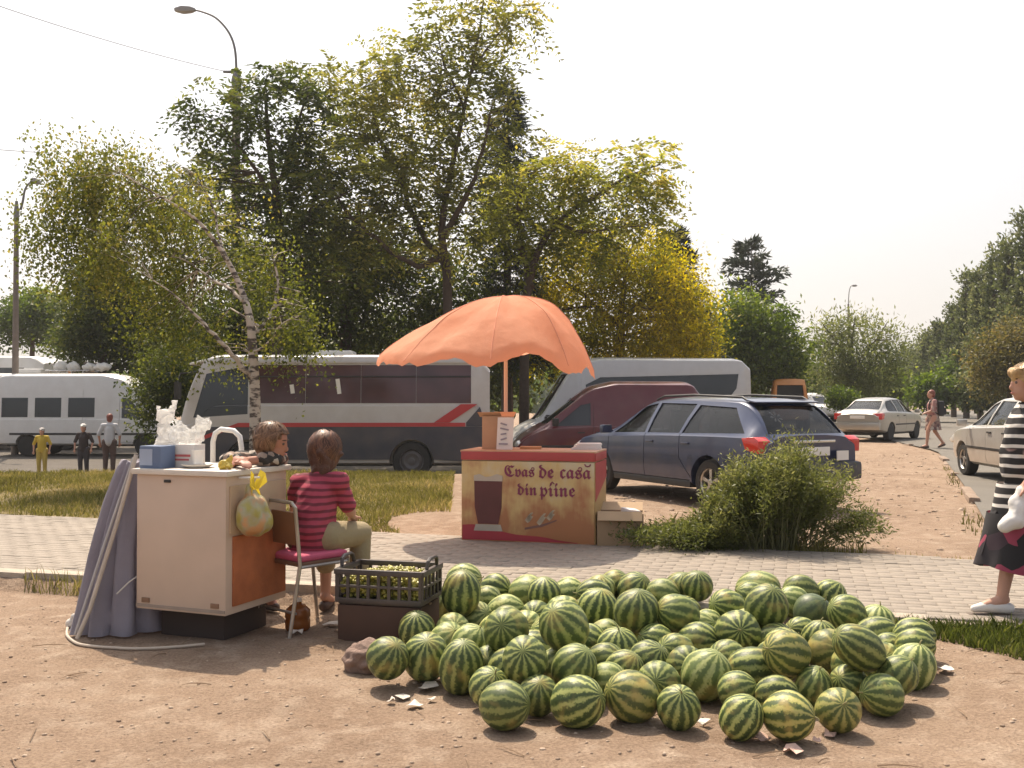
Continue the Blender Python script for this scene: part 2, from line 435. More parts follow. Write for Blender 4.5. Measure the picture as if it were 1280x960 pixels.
# kerb along the bus yard
yk = struct(thing('yard_kerb', 'x', 'kerb')); del yk['label']; del yk['category']
x = -22
while x < .4:
    o = MB().box((.49, 0, 0), (.97, .16, .24)).build('kerb_stone', kerb_m, yk, bevel=.02); o.location = (x, 21.1, hz(x, 21.1) + .02 + r.gauss(0, .01)); x += 1.0

# ---- loose stones, gravel
def pebbles(name, pts, smin, smax, m, seed=1, flat=.55):
    g = np.random.default_rng(seed); n = len(pts)
    ico = np.array([(0, 0, -1), (.72, -.53, -.45), (-.28, -.85, -.45), (-.89, 0, -.45), (-.28, .85, -.45), (.72, .53, -.45), (.28, -.85, .45), (-.72, -.53, .45), (-.72, .53, .45), (.28, .85, .45), (.89, 0, .45), (0, 0, 1)])
    fc = np.array([(0, 1, 2), (1, 0, 5), (0, 2, 3), (0, 3, 4), (0, 4, 5), (1, 5, 10), (2, 1, 6), (3, 2, 7), (4, 3, 8), (5, 4, 9), (1, 10, 6), (2, 6, 7), (3, 7, 8), (4, 8, 9), (5, 9, 10), (6, 10, 11), (7, 6, 11), (8, 7, 11), (9, 8, 11), (10, 9, 11)])
    s = smin + (smax - smin) * g.random(n) ** 3
    V = ico[None] * (1 + g.normal(0, .18, (n, 12, 1)))
    V = V * s[:, None, None] * np.stack([1 + .4 * g.random(n), np.ones(n), flat + .3 * g.random(n)], 1)[:, None, :]
    a = g.random(n) * 6.28; c, sn = np.cos(a), np.sin(a)
    V = np.stack([V[..., 0] * c[:, None] - V[..., 1] * sn[:, None], V[..., 0] * sn[:, None] + V[..., 1] * c[:, None], V[..., 2]], -1)
    V += np.asarray(pts)[:, None, :]
    Q = (fc[None] + (np.arange(n) * 12)[:, None, None]).reshape(-1, 3)
    return link(name, np_mesh(name, V.reshape(-1, 3), Q, np.repeat(g.random(n), 20)), m)
def scatter(n, x0, x1, y0, y1, ok, seed):
    g = np.random.default_rng(seed); x = g.uniform(x0, x1, n); y = g.uniform(y0, y1, n); k = ok(x, y); x = x[k]; y = y[k]
    return np.stack([x, y, hgt(x, y) + .001], 1)
stone_m = tint_mat('stone', (.24, .17, .12), (.48, .37, .28), nscale=80, var=.2)
stuff(pebbles('gravel', scatter(6000, -5, 5, 3.3, 8.5, lambda x, y: (y < y_near(x) - .1), 4), 0.002, .013, stone_m, 4))
p2 = scatter(2600, .8, 11, 9, 26, lambda x, y: (y > y_far(x)) & (y > (x - 4.7) / .43 + 9.3), 9)
stuff(pebbles('lot_gravel', p2, .006, .035, stone_m, 5))

# ---- grass
grass_m = leaf_mat('grass', (.10, .095, .025), (.18, .175, .045), (.38, .31, .13), .35)
def grass(name, n, x0, x1, y0, y1, ok, h0, h1, w, seed, m=grass_m, dry=0.0):
    g = np.random.default_rng(seed); x = g.uniform(x0, x1, n); y = g.uniform(y0, y1, n)
    k = ok(x, y) & (vnoise(x, y, 1.6, seed) + vnoise(x, y, .5, seed + 1) + .62 > g.random(n) * .45 - .12); x, y = x[k], y[k]; n = len(x)
    z = hgt(x, y) - .005; a = g.random(n) * 6.28; h = (h0 + (h1 - h0) * g.random(n) ** 2) * (1 + .8 * vnoise(x, y, 2.3, seed))
    lean = g.normal(0, .35, (n, 2)) * h[:, None]; dx, dy = np.cos(a) * w, np.sin(a) * w
    b = np.stack([x, y, z], 1); t = np.stack([dx, dy, np.zeros(n)], 1); md = b + np.stack([lean[:, 0] * .35, lean[:, 1] * .35, h * .6], 1)
    tp = b + np.stack([lean[:, 0], lean[:, 1], h], 1)
    V = np.stack([b - t, b + t, md + t * .7, tp, md - t * .7], 1).reshape(-1, 3)
    Q = np.arange(n * 5).reshape(n, 5)
    tint = np.clip(.45 + vnoise(x, y, 1.0, seed + 5) * .8 + g.normal(0, .2, n) + dry, 0, 1)
    return stuff(link(name, np_mesh(name, V, Q, tint), m))
def lawn_ok(x, y):
    px = 640 + F * x / y; py = CY + F * CAMZ / y
    bare = ((px - 545) / 60) ** 2 + ((py - 652) / 16) ** 2 < 1
    return (y > y_far(x) + .1) & ~bare & (x < -.7 - .05 * (y - 11))
grass('grass', 150000, -10.5, -.4, 10.5, 20.9, lawn_ok, .03, .11, .006, 21, dry=.12)
def verge_ok(x, y):
    return (x > 2.42 + (y_near(x) - y) * .55) & (y < y_near(x) + .03) & (y > y_near(x) - .95 - .3 * vnoise(x, y, 3, 4))
grass('verge_grass', 80000, 2.2, 6.5, 4.2, 7.0, verge_ok, .04, .13, .005, 22, m=leaf_mat('verge', (.04, .055, .012), (.09, .115, .025), (.22, .21, .07), .35), dry=-.05)
grass('edge_grass', 6000, 2.6, 5.2, 8.4, 10.2, lambda x, y: np.abs(y - y_far(x) - .03) < .05 + .03 * vnoise(x, y, 4, 3), .02, .1, .005, 23)
def tuft_ok(x, y): return (y > y_far(x) + .02) & (y < y_far(x) + .8 - .3 * (x - 1.0)) & (x > 1.0) & (x < 3.3)
grass('weed_grass', 14000, .9, 4.2, 8.8, 11, tuft_ok, .05, .22, .005, 24)
k0 = G(100, 742, -.12)
grass('kerb_grass', 900, k0.x - .5, k0.x + .6, k0.y - .25, k0.y + .3, lambda x, y: (y < y_near(x)) & (y > y_near(x) - .16), .04, .2, .004, 25)
grass('crack_weeds', 6000, 4.4, 9.4, 8.8, 21, lambda x, y: np.abs(x - np.interp(y, [9.3, 10.7, 15.8, 21.7], [4.72, 5.14, 7.2, 9.5]) + .12) < .16 * (.4 + 1.6 * vnoise(x, y, 1.3, 8)), .03, .12, .008, 26, dry=-.3)

# ------------------------------------------------------------------ vehicles (local frame: +x front, +y left, z up)
glass_dark = mat('tinted_glass', (.022, .022, .024), .06, var=.3, vs_=3, spec=.7)
glass_maroon = mat('curtained_glass', (.075, .03, .032), .10, var=.7, vs_=1.6, spec=.6)
glass_grey = mat('light_glass', (.06, .062, .062), .05, var=.5, vs_=2, spec=.8)
rubber = mat('tyre_rubber', (.03, .028, .026), .85, var=.3, bump=.3, bs=60)
alloy = mat('alloy_rim', (.5, .48, .45), .35, .8, var=.2)
black_plastic = mat('black_plastic', (.025, .024, .024), .5, var=.3)
chrome = mat('chrome', (.7, .68, .65), .15, 1.0)
lamp_red = mat('tail_lamp_red', (.55, .03, .025), .15, var=.2, coat=.6)
lamp_clear = mat('lamp_clear', (.75, .74, .7), .08, .3)
plate_m = mat('plate_white', (.75, .74, .7), .5)
white_metal = mat('white_metal', (.72, .71, .68), .4, var=.06, dust=.12)

def smooth1(a, k):
    if k < 2: return a
    ke = np.ones(k) / k; p = np.pad(a, (k // 2, k - 1 - k // 2), mode='edge'); return np.convolve(p, ke, 'valid')
def loft_body(st, d=0.0, nx=90, sm=7, rt=1.0, crown=.02, xr=None, zf=None):
    """st rows: x, z_bottom, z_belt, z_top, half width at belt, half width at roof edge; rear to front"""
    st = np.array(st, float); xs = np.linspace(st[0, 0], st[-1, 0], nx)
    c = [smooth1(np.interp(xs, st[:, 0], st[:, k]), sm) for k in range(1, 6)]
    zb, zl, zt, wb, wt = c
    xs = xs.copy(); mid = (xs[0] + xs[-1]) / 2; xs = mid + (xs - mid) * (1 - 2 * d / (xs[-1] - xs[0]))
    V = []; n = None
    ids = [i for i in range(nx) if xr is None or xr[0] <= xs[i] <= xr[1]]; nx = len(ids)
    if zf is not None: zb = np.full_like(zb, zf - d)
    for i in ids:
        w, t, b, l, z = wb[i] - d, wt[i] - d, zb[i] + d, zl[i], zt[i] - d
        l = min(l, z - .02)
        k = min(1.0, (z - l) / .12) * rt
        H = [(0, b), (w * .88, b), (w * .965, b + .05), (w, b + .3 * (l - b)), (w * 1.0, b + .72 * (l - b)), (w * .985, l - .02), (w * .965, l),
             ((w * .965 + t) / 2 + .012 * k, (l + z - .07 * k) / 2), (t, z - .075 * k), (t - .02 * rt, z - .04 * k), (t - .06 * rt, z - .015 * k), (t - .16 * rt, z), (t * .4, z + crown * .8), (0, z + crown)]
        n2 = len(H)
        ring = [(xs[i], y, zz) for y, zz in H] + [(xs[i], -y, zz) for y, zz in H[1:-1][::-1]]
        n = len(ring); V += ring
    Fc = [tuple(i * n + k for k in q) for i in range(0)]
    for i in range(nx - 1):
        for k in range(n):
            Fc.append((i * n + k, i * n + (k + 1) % n, (i + 1) * n + (k + 1) % n, (i + 1) * n + k))
    Fc += [tuple(range(n))[::-1], tuple(range((nx - 1) * n, nx * n))]
    mb = MB(); mb.add(V, Fc); return mb

def wheel(parent, x, y, r, width=.2, spokes=5, rim_m=None, side=1, steel=False):
    t = MB().lathe([(r * .62, -width * .5), (r * .9, -width * .5), (r * .985, -width * .36), (r, -width * .15), (r, width * .15), (r * .985, width * .36), (r * .9, width * .5), (r * .62, width * .5), (r * .6, 0)], 28, 'y').build('tyre', rubber, None, smooth=True)
    w = bpy.data.objects.new('wheel', t.data); w.data = t.data; bpy.data.objects.remove(t)
    col.objects.link(w); w.parent = parent; w.location = (x, y, r)
    rim = MB(); o = side * width * .42
    rim.lathe([(r * .60, o - side * .10), (r * .64, o), (r * .60, o + side * .008), (r * .56, o - side * .01), (r * .55, o - side * .09)], 28, 'y')
    rim.lathe([(r * .16, o - side * .05), (r * .16, o - side * .005), (r * .06, o)], 12, 'y')
    if steel:
        rim.lathe([(r * .58, o - side * .05), (r * .4, o - side * .02), (r * .2, o - side * .055), (.01, o - side * .055)], 20, 'y')
    else:
        for k in range(spokes):
            a = 2 * math.pi * k / spokes + .3
            rim.prism([(math.cos(a + q) * rr * r, math.sin(a + q) * rr * r) for rr, q in ((.12, -.5), (.58, -.16), (.58, .16), (.12, .5))], 'y', o - side * .05, o - side * .015)
    rim.build('rim', rim_m or alloy, w, smooth=True)
    MB().lathe([(r * .56, o - side * .11), (.01, o - side * .11)], 20, 'y').build('brake_disc', black_plastic, w)
    return w

def mirror_poly(p): return [(-y, z) for y, z in p][::-1]
def vehicle(name, label, cat, loc, head, st, paint, sidewins, frontwin=None, rearwin=None, wheels=(), track=.74, seams=(), glass=None,
            sm=7, rt=1.0, steel=False, group=None, arch=1.16, winmat=None, rim_m=None, crown=.02, tw=.2, pane_d=.012, cabin=None):
    glass = glass or glass_dark
    root = thing(name, label, cat, loc, math.atan2(head[1], head[0]), group)
    body = loft_body(st, 0, sm=sm, rt=rt, crown=crown).mesh('body')
    cut = MB()
    for (x, r) in wheels:
        for s in (-1, 1):
            a, b = (track - .16, track + .6) if s > 0 else (-track - .6, -track + .16)
            cut.lathe([(r * arch, a), (r * arch, b)], 28, 'y', (x, 0, r))
    for poly in sidewins:
        cut.prism(poly, 'y', .42, 1.6); cut.prism(poly, 'y', -1.6, -.42)
    if frontwin: cut.prism(frontwin[0], 'x', frontwin[1], frontwin[2])
    if rearwin: cut.prism(rearwin[0], 'x', rearwin[1], rearwin[2])
    for (a, b) in seams:                                      # door gaps: narrow grooves on both flanks
        d = Vector((b[0] - a[0], b[1] - a[1])); L = d.length; d /= L; q = Vector((-d.y, d.x)) * .006
        A = Vector(a); B = Vector(b); wmax = max(s[4] for s in st)
        poly = [tuple(A - q), tuple(B - q), tuple(B + q), tuple(A + q)]
        cut.prism(poly, 'y', wmax * .9, wmax + .2); cut.prism(poly, 'y', -wmax - .2, -wmax * .9)
    body = boolean(body, cut.mesh('cut'), 'DIFFERENCE', 'body')
    if cabin: body = boolean(body, loft_body(st, .04, sm=sm, rt=rt, crown=crown, xr=cabin[:2], zf=cabin[2]).mesh('k'), 'DIFFERENCE', 'body')
    link('body', body, paint, root)
    def pane(poly, ax, a, b, nm, g):
        c = MB().prism(poly, ax, a, b).mesh('c')
        me = boolean(loft_body(st, pane_d, sm=sm, rt=rt, crown=crown).mesh('i'), c, 'INTERSECT', nm)
        if cabin: me = boolean(me, loft_body(st, pane_d + .007, sm=sm, rt=rt, crown=crown, xr=(cabin[0] - .3, cabin[1] + .3), zf=cabin[2] - .1).mesh('k'), 'DIFFERENCE', nm)
        if len(me.polygons): link(nm, me, g, root)
    for i, poly in enumerate(sidewins):
        g = winmat[i] if winmat else glass
        pane(poly, 'y', .42, 1.6, 'window', g); pane(poly, 'y', -1.6, -.42, 'window', g)
    if frontwin: pane(*([frontwin[0], 'x', frontwin[1], frontwin[2]]), 'windscreen', glass)
    if rearwin: pane(*([rearwin[0], 'x', rearwin[1], rearwin[2]]), 'rear_window', glass)
    for (x, r) in wheels:
        for s in (-1, 1): wheel(root, x, s * (track - .02), r, tw, side=s, steel=steel, rim_m=rim_m)
    # dark floor pan so that daylight does not show through the arches
    x0, x1 = st[0][0] + .3, st[-1][0] - .3
    MB().box(((x0 + x1) / 2, 0, st[len(st) // 2][1] + .01), (x1 - x0, track * 1.3, .12)).build('underbody', black_plastic, root)
    return root
see_glass = mat('car_glass', (.015, .017, .018), .03, var=.2, spec=.6, alpha=.5)
seat_m = mat('seat_cloth', (.06, .055, .05), .9, var=.2)
def cabin_fit(root, xf, xr_, zs):
    for y in (.36, -.36):
        part(root, 'seat', MB().box((xf, y, zs + .02), (.48, .48, .16)).box((xf - .26, y, zs + .32), (.12, .46, .58), (0, -.2, 0)).box((xf - .34, y, zs + .66), (.08, .24, .15), (0, -.2, 0)), seat_m, bevel=.03)
    part(root, 'rear_seat', MB().box((xr_, 0, zs + .02), (.46, 1.16, .16)).box((xr_ - .28, 0, zs + .28), (.12, 1.14, .5), (0, -.25, 0)), seat_m, bevel=.03)
    part(root, 'dashboard', MB().box((xf + .78, 0, zs + .20), (.3, 1.2, .2)), black_plastic, bevel=.04)
    a = [(xf + .48 + .05 * math.sin(t), .36 + .17 * math.cos(t), zs + .30 + .16 * math.sin(t)) for t in np.linspace(0, 2 * math.pi, 20)]
    part(root, 'steering_wheel', MB().tube(a, .014, 6, caps=False), black_plastic, smooth=True)
def part(root, nm, mb, m, **k): return mb.build(nm, m, root, **k)
def wing_mirror(root, x, y, z, m, s=1.0):
    for q in (1, -1):
        part(root, 'wing_mirror', MB().box((x, q * (y + .12 * s), z), (.09 * s, .17 * s, .12 * s)).box((x + .02, q * (y + .03 * s), z - .03), (.05, .1 * s, .03)), m, bevel=.02)
def handles(root, xs, y, z, m):
    for x in xs:
        for q in (1, -1): part(root, 'door_handle', MB().box((x, q * (y + .012), z), (.17, .025, .028)), m, bevel=.008)
def plate(root, x, z, s):
    part(root, 'number_plate', MB().box((x + s * .012, 0, z), (.012, .5, .11)), plate_m, bevel=.003)

# --- dark blue estate car
blue_paint = mat('dark_blue_paint', (.026, .040, .095), .3, .2, var=.15, coat=.7, dust=.10)
wag = [(-2.33, .42, .78, .88, .70, .62), (-2.28, .34, .92, .98, .80, .66), (-2.1, .30, .95, 1.16, .845, .62), (-1.80, .27, .95, 1.395, .865, .60), (-1.5, .25, .95, 1.42, .87, .60),
       (-.3, .24, .93, 1.445, .87, .60), (.2, .24, .91, 1.42, .87, .60), (.45, .24, .90, 1.36, .87, .61), (1.25, .24, .87, .95, .865, .72), (1.5, .25, .86, .92, .86, .74), (2.0, .27, .80, .84, .83, .70), (2.25, .3, .66, .72, .74, .62), (2.36, .42, .58, .62, .60, .5)]
hd = Vector((-.455, .890))
rear_left = G(957, 640); rear_left = Vector(((950 - 640) / 101 , F / 101))
ctr = rear_left + hd * 2.28 + Vector((hd.y, -hd.x)) * .8
wagon = vehicle('station_wagon', 'dark blue estate car with roof rails and white flower sticker on rear window', 'car', (ctr.x, ctr.y, 0.0), hd, wag, blue_paint,
    [[(-.72, .955), (-.86, 1.34), (-1.62, 1.31), (-1.98, .985)], [(-.66, .955), (.10, .94), (.06, 1.365), (-.78, 1.355)], [(.17, .94), (1.02, .915), (.46, 1.31), (.14, 1.36)]],
    ([(-.60, .95), (.60, .95), (.5, 1.32), (-.5, 1.32)], .2, 1.35), ([(-.62, .98), (.62, .98), (.52, 1.335), (-.52, 1.335)], -2.4, -1.55),
    [(1.35, .315), (-1.32, .315)], .76, [((.14, .93), (.14, .32)), ((-.70, .94), (-.70, .62)), ((-.70, .62), (-.95, .36)), ((1.1, .86), (1.1, .32)), ((.14, .32), (-.9, .32)), ((.14, .32), (1.1, .32))],
    glass=see_glass, cabin=(-2.05, 1.02, .62))
cabin_fit(wagon, .12, -.78, .66)
wing_mirror(wagon, .98, .86, .97, blue_paint)
handles(wagon, (.0, -.84), .862, .82, blue_paint)
for q in (1, -1):
    part(wagon, 'roof_rail', MB().tube([(-1.72, q * .52, 1.40), (-1.62, q * .52, 1.445), (-.6, q * .53, 1.478), (.1, q * .52, 1.462), (.28, q * .52, 1.41)], .016, 8), black_plastic, smooth=True)
    part(wagon, 'tail_light', MB().prism([(-2.30, .74), (-2.05, .78), (-1.98, .93), (-2.22, .95), (-2.31, .9)], 'y', q * .66, q * .852), lamp_red, bevel=.015)
    part(wagon, 'headlight', MB().prism([(2.2, .6), (2.28, .66), (2.05, .76), (1.95, .66)], 'y', q * .5, q * .78), lamp_clear, bevel=.01)
part(wagon, 'rear_bumper', MB().box((-2.33, 0, .5), (.16, 1.6, .24)), mat('dark_bumper', (.04, .045, .06), .55, var=.2, dust=.25), bevel=.05)
part(wagon, 'side_skirt', MB().box((.02, 0, .27), (1.9, 1.70, .10)), black_plastic, bevel=.02)
part(wagon, 'spoiler', MB().box((-1.80, 0, 1.392), (.20, 1.08, .022), (0, -.16, 0)), blue_paint, bevel=.012)
part(wagon, 'plate_trim', MB().box((-2.345, 0, .885), (.03, .75, .035)), chrome, bevel=.006)
plate(wagon, -2.40 + .03, .76, -1)
part(wagon, 'rear_sticker', MB().box((-2.395, -.46, .70), (.012, .2, .12)), plate_m)
def flower(cx, cy, R, n=6):
    pts = []
    for k in range(n * 8):
        a = 2 * math.pi * k / (n * 8); rr = R * (.55 + .45 * abs(math.cos(n * a / 2))); pts.append((cx + rr * math.cos(a), cy + rr * math.sin(a)))
    return pts
fl = MB()
for k in range(7):
    a = 2 * math.pi * k / 7
    fl.add([Vector((0, math.cos(a + q) * rr, math.sin(a + q) * rr)) for rr, q in ((.025, 0), (.075, -.24), (.105, 0), (.075, .24))], [(0, 1, 2, 3)])
fo = fl.build('window_sticker', plate_m, wagon); fo.location = (-2.008, .30, 1.19); fo.rotation_euler = (0, rad(42), 0)
part(wagon, 'wiper', MB().tube([(-2.15, 0, 1.01), (-2.12, .2, 1.05), (-2.10, .42, 1.06)], .008, 5), black_plastic)

# --- silver hatchback saloons
silver = mat('silver_paint', (.42, .40, .36), .32, .55, var=.08, coat=.5, dust=.2)
sed = [(-2.1, .42, .70, .82, .66, .58), (-2.05, .34, .92, .98, .78, .66), (-1.85, .29, .97, 1.02, .83, .70), (-1.55, .27, .98, 1.12, .845, .62), (-1.0, .25, .97, 1.40, .85, .57),
       (-.3, .24, .95, 1.46, .85, .58), (.2, .24, .93, 1.43, .85, .58), (.45, .24, .92, 1.36, .85, .59), (1.15, .24, .89, .97, .845, .70), (1.4, .25, .87, .93, .84, .72), (1.85, .27, .79, .84, .80, .68), (2.05, .3, .64, .7, .70, .6), (2.12, .42, .56, .6, .58, .5)]
SW = [[(-.62, .985), (-.60, 1.37), (-1.05, 1.33), (-1.42, 1.02), (-1.36, .99)], [(-.56, .98), (.10, .965), (.06, 1.385), (-.54, 1.375)], [(.16, .965), (.95, .935), (.42, 1.31), (.12, 1.38)]]
def saloon(name, label, px, py, head, anchor, paint=None, group=None, glass=None):
    """anchor = local (x,y) of the car that stands at photo pixel (px,py)"""
    h = Vector(head).normalized(); g = G(px, py); n = Vector((-h.y, h.x))
    c = Vector((g.x, g.y)) - h * anchor[0] - n * anchor[1]
    v = vehicle(name, label, 'car', (c.x, c.y, hz(c.x, c.y) + .03), h, sed, paint or silver, SW,
        ([(-.58, .97), (.58, .97), (.48, 1.33), (-.48, 1.33)], .25, 1.3), ([(-.58, 1.05), (.58, 1.05), (.47, 1.34), (-.47, 1.34)], -1.75, -.8),
        [(1.28, .30), (-1.25, .30)], .74, [((.13, .95), (.13, .3)), ((-.58, .95), (-.58, .6)), ((1.0, .88), (1.0, .3))], group=group, glass=glass or see_glass, cabin=(-1.45, .95, .64))
    cabin_fit(v, .08, -.72, .66)
    wing_mirror(v, .92, .84, .99, paint or silver); handles(v, (-.05, -.68), .845, .84, black_plastic)
    for q in (1, -1):
        part(v, 'tail_light', MB().prism([(-2.09, .72), (-1.82, .76), (-1.80, .94), (-2.07, .93)], 'y', q * .5, q * .818), lamp_red, bevel=.015)
        part(v, 'headlight', MB().prism([(2.0, .58), (2.1, .64), (1.85, .76), (1.72, .66)], 'y', q * .5, q * .775), lamp_clear, bevel=.01)
    part(v, 'rear_bumper', MB().box((-2.10, 0, .50), (.14, 1.54, .26)), paint or silver, bevel=.05)
    part(v, 'front_bumper', MB().box((2.07, 0, .46), (.16, 1.36, .26)), paint or silver, bevel=.05)
    part(v, 'rub_strip', MB().box((.1, 0, .55), (2.0, 1.712, .05)), black_plastic, bevel=.01)
    plate(v, -2.10, .80, -1)
    return v
sal1 = saloon('saloon_car', 'silver saloon parked on the gravel beside the pedestrian with backpack', 1104, 552, (.65, .76), (-2.0, -.83))
sal2 = saloon('saloon_car', 'silver car at the roadside beside the woman in striped dress', 1191, 590, (.08, .997), (2.05, .72), mat('champagne_paint', (.58, .55, .50), .3, .45, coat=.5, dust=.15))

# --- white, red and blue coach
def poly(x0, z0, x1, z1): return [(x0, z0), (x1, z0), (x1, z1), (x0, z1)]
coach_m = mat('coach_white', (.50, .48, .46), .4, var=.1, coat=.3, dust=.25)
bus_st = [(-3.5, .45, 1.2, 2.35, 1.05, .98), (-3.42, .40, 1.55, 2.72, 1.12, 1.02), (-3.2, .36, 1.70, 2.84, 1.14, 1.02), (2.6, .36, 1.70, 2.84, 1.14, 1.02), (2.9, .36, 1.6, 2.76, 1.13, 1.0), (3.05, .38, 1.3, 2.60, 1.12, .98), (3.45, .42, 1.2, 1.5, 1.08, .95), (3.55, .5, .9, 1.1, .98, .85)]
BY = 23.4; bz = hz(-5, BY) + .03
bx = ((245 + 606) / 2 - 640) * BY / F
bus_wins = [poly(-3.08 + i * 1.235, 1.74, -3.08 + i * 1.235 + 1.231, 2.60) for i in range(4)] + [[(1.90, 1.50), (3.12, 1.42), (2.84, 2.40), (1.90, 2.58)]]
coach = vehicle('coach', 'white and dark blue coach with a red stripe along its side', 'bus', (bx, BY, bz), (-1, -.03), bus_st, coach_m, bus_wins,
    ([(-.95, 1.3), (.95, 1.3), (.9, 2.5), (-.9, 2.5)], 2.8, 3.6), None, [(1.9, .44), (-1.75, .44)], 1.0, [((1.85, 1.6), (1.85, .5))], sm=5, rt=1.3, steel=True,
    winmat=[glass_maroon] * 4 + [glass_dark], rim_m=mat('steel_rim', (.12, .11, .11), .5, .4), tw=.28, arch=1.14)
bluep = mat('coach_blue', (.03, .034, .055), .4, var=.15, coat=.3, dust=.15); redp = mat('coach_red', (.42, .03, .035), .4, var=.1, coat=.3)
def arch_box(x0, x1, z0, z1, wheels, r):
    """outline of a skirt panel with its wheel cut-outs"""
    p = [(x0, z1), (x0, z0)]
    for wx in sorted(wheels):
        hw = math.sqrt(max(0, r * r - (z0 - .44) ** 2)); a0 = math.acos(max(-1, min(1, -hw / r)))
        for k in range(11):
            t = a0 * (1 - k / 10) + (math.pi - a0) * k / 10
            p.append((wx + r * math.cos(t), .44 + r * math.sin(t)))
    return p + [(x1, z0), (x1, z1)]
for q in (1, -1):
    a, b = (q * 1.0, q * 1.150)
    part(coach, 'skirt_panel', MB().prism(arch_box(-3.36, 2.9, .40, 1.215, [1.9, -1.75], .492), 'y', a, b), bluep)
    part(coach, 'red_stripe', MB().prism([(-2.95, 1.305), (2.1, 1.305), (3.05, .95), (3.05, .86), (2.15, 1.21), (-2.95, 1.22)][::-1], 'y', a, q * 1.158), redp)
    part(coach, 'red_stripe', MB().prism([(-2.6, 1.31), (-2.25, 1.31), (-2.85, 1.72), (-3.22, 1.72)], 'y', a, q * 1.155), redp)
    part(coach, 'rear_skirt', MB().prism([(-3.42, .46), (-3.40, 1.3), (-3.28, 1.66), (-2.97, 1.31), (-2.97, 1.22), (-3.34, 1.22), (-3.36, .45)], 'y', a, q * 1.148), bluep)
    part(coach, 'gutter', MB().box((-.2, q * 1.055, 2.66), (5.9, .03, .03)), coach_m)
    part(coach, 'tail_light', MB().box((-3.5, q * .85, 1.0), (.06, .18, .3)), lamp_red, bevel=.02)
    part(coach, 'headlight', MB().ball((3.52, q * .75, .78), (.08, .13, .1)), lamp_clear)
    part(coach, 'wing_mirror', MB().tube([(3.0, q * 1.05, 2.45), (3.35, q * 1.25, 2.4), (3.4, q * 1.28, 2.2)], .02, 6).box((3.4, q * 1.28, 2.02), (.1, .22, .38)), black_plastic)
for i in range(4):
    xx = -3.08 + i * 1.235
    for q in (1, -1): part(coach, 'window_rail', MB().box((xx + .6, q * 1.068, 2.34), (1.18, .03, .025)), black_plastic)
for sx_, sz_ in ((-.11, 2.12), (.92, 2.06)): part(coach, 'window_sticker', MB().box((sx_, 1.085, sz_), (.09, .012, .34 if sx_ < 0 else .2), (-.08, .12, 0)), plate_m)
part(coach, 'roof_hatch', MB().box((.1, 0, 2.90), (.85, .8, .12)), white_metal, bevel=.04)
part(coach, 'front_bumper', MB().box((3.52, 0, .55), (.2, 2.05, .28)), bluep, bevel=.06)
part(coach, 'roof_visor', MB().box((3.0, 0, 2.68), (.5, 1.9, .05), (0, .25, 0)), white_metal, bevel=.02)

# --- vans of one shape: minibus
def van_st(L, H, hood=1.0, hw=.97, roof=.84):
    f = L / 2
    return [(-f, .5, 1.1, H - .35, hw * .92, roof - .06), (-f + .06, .42, 1.2, H - .12, hw * .98, roof), (-f + .25, .38, 1.2, H - .01, hw, roof), (f - hood - 1.55, .36, 1.2, H, hw, roof),
            (f - hood - 1.0, .36, 1.2, H - .12, hw, roof - .01), (f - hood - .75, .36, 1.19, H - .30, hw, roof), (f - hood + .1, .36, 1.15, 1.26, hw, roof + .02), (f - .5, .38, 1.05, 1.12, hw * .97, roof), (f - .14, .42, .8, .9, hw * .9, roof - .05), (f, .5, .62, .66, hw * .78, roof - .2)]
def van(name, label, loc, head, L, H, paint, rear_glass=(), hood=.95, glass=None, group=None, hw=.97, roof=.84, wr=.34, slide=True):
    f = L / 2; st = van_st(L, H, hood, hw, roof); xb = f - hood
    side = [[(xb - .95, 1.22), (xb - .12, 1.20), (xb - .72, 1.22 + min(.62, H - 1.75)), (xb - .95, 1.22 + min(.66, H - 1.7))]] + list(rear_glass)
    v = vehicle(name, label, 'van', loc, head, st, paint, side, ([(-.74, 1.26), (.74, 1.26), (.66, H - .42), (-.66, H - .42)], xb - 1.1, xb + .25), None,
        [(f - .95, wr), (-f + 1.15, wr)], hw - .12, [((xb - 1.02, H - .5), (xb - 1.02, .45)), ((xb - 1.02, .45), (xb - .0, .45)), ((xb - 2.2, H - .5), (xb - 2.2, .45))], sm=5, rt=1.2, steel=True, glass=glass or glass_dark, group=group, crown=.05)
    wing_mirror(v, xb - .1, hw, 1.3, black_plastic, 1.5)
    for q in (1, -1):
        part(v, 'headlight', MB().ball((f - .12, q * (hw * .66), .76), (.09, .17, .11)), lamp_clear, smooth=True)
        part(v, 'tail_light', MB().box((-f + .02, q * (hw * .86), 1.0), (.06, .12, .42)), lamp_red, bevel=.02)
        part(v, 'side_rail', MB().box((0, q * hw * .995, .72), (L * .8, .03, .07)), black_plastic, bevel=.01)
    part(v, 'front_bumper', MB().box((f - .03, 0, .48), (.18, hw * 1.55, .22)), black_plastic, bevel=.05)
    part(v, 'rear_bumper', MB().box((-f + .0, 0, .48), (.14, hw * 1.75, .18)), black_plastic, bevel=.04)
    handles(v, (xb - 1.15, xb - .92 + .2), hw, 1.05, black_plastic)
    return v
maroon = mat('maroon_paint', (.10, .010, .016), .3, .15, var=.15, coat=.6, dust=.08)
silverv = mat('pale_silver_paint', (.5, .49, .47), .35, .25, var=.08, coat=.4, dust=.12)
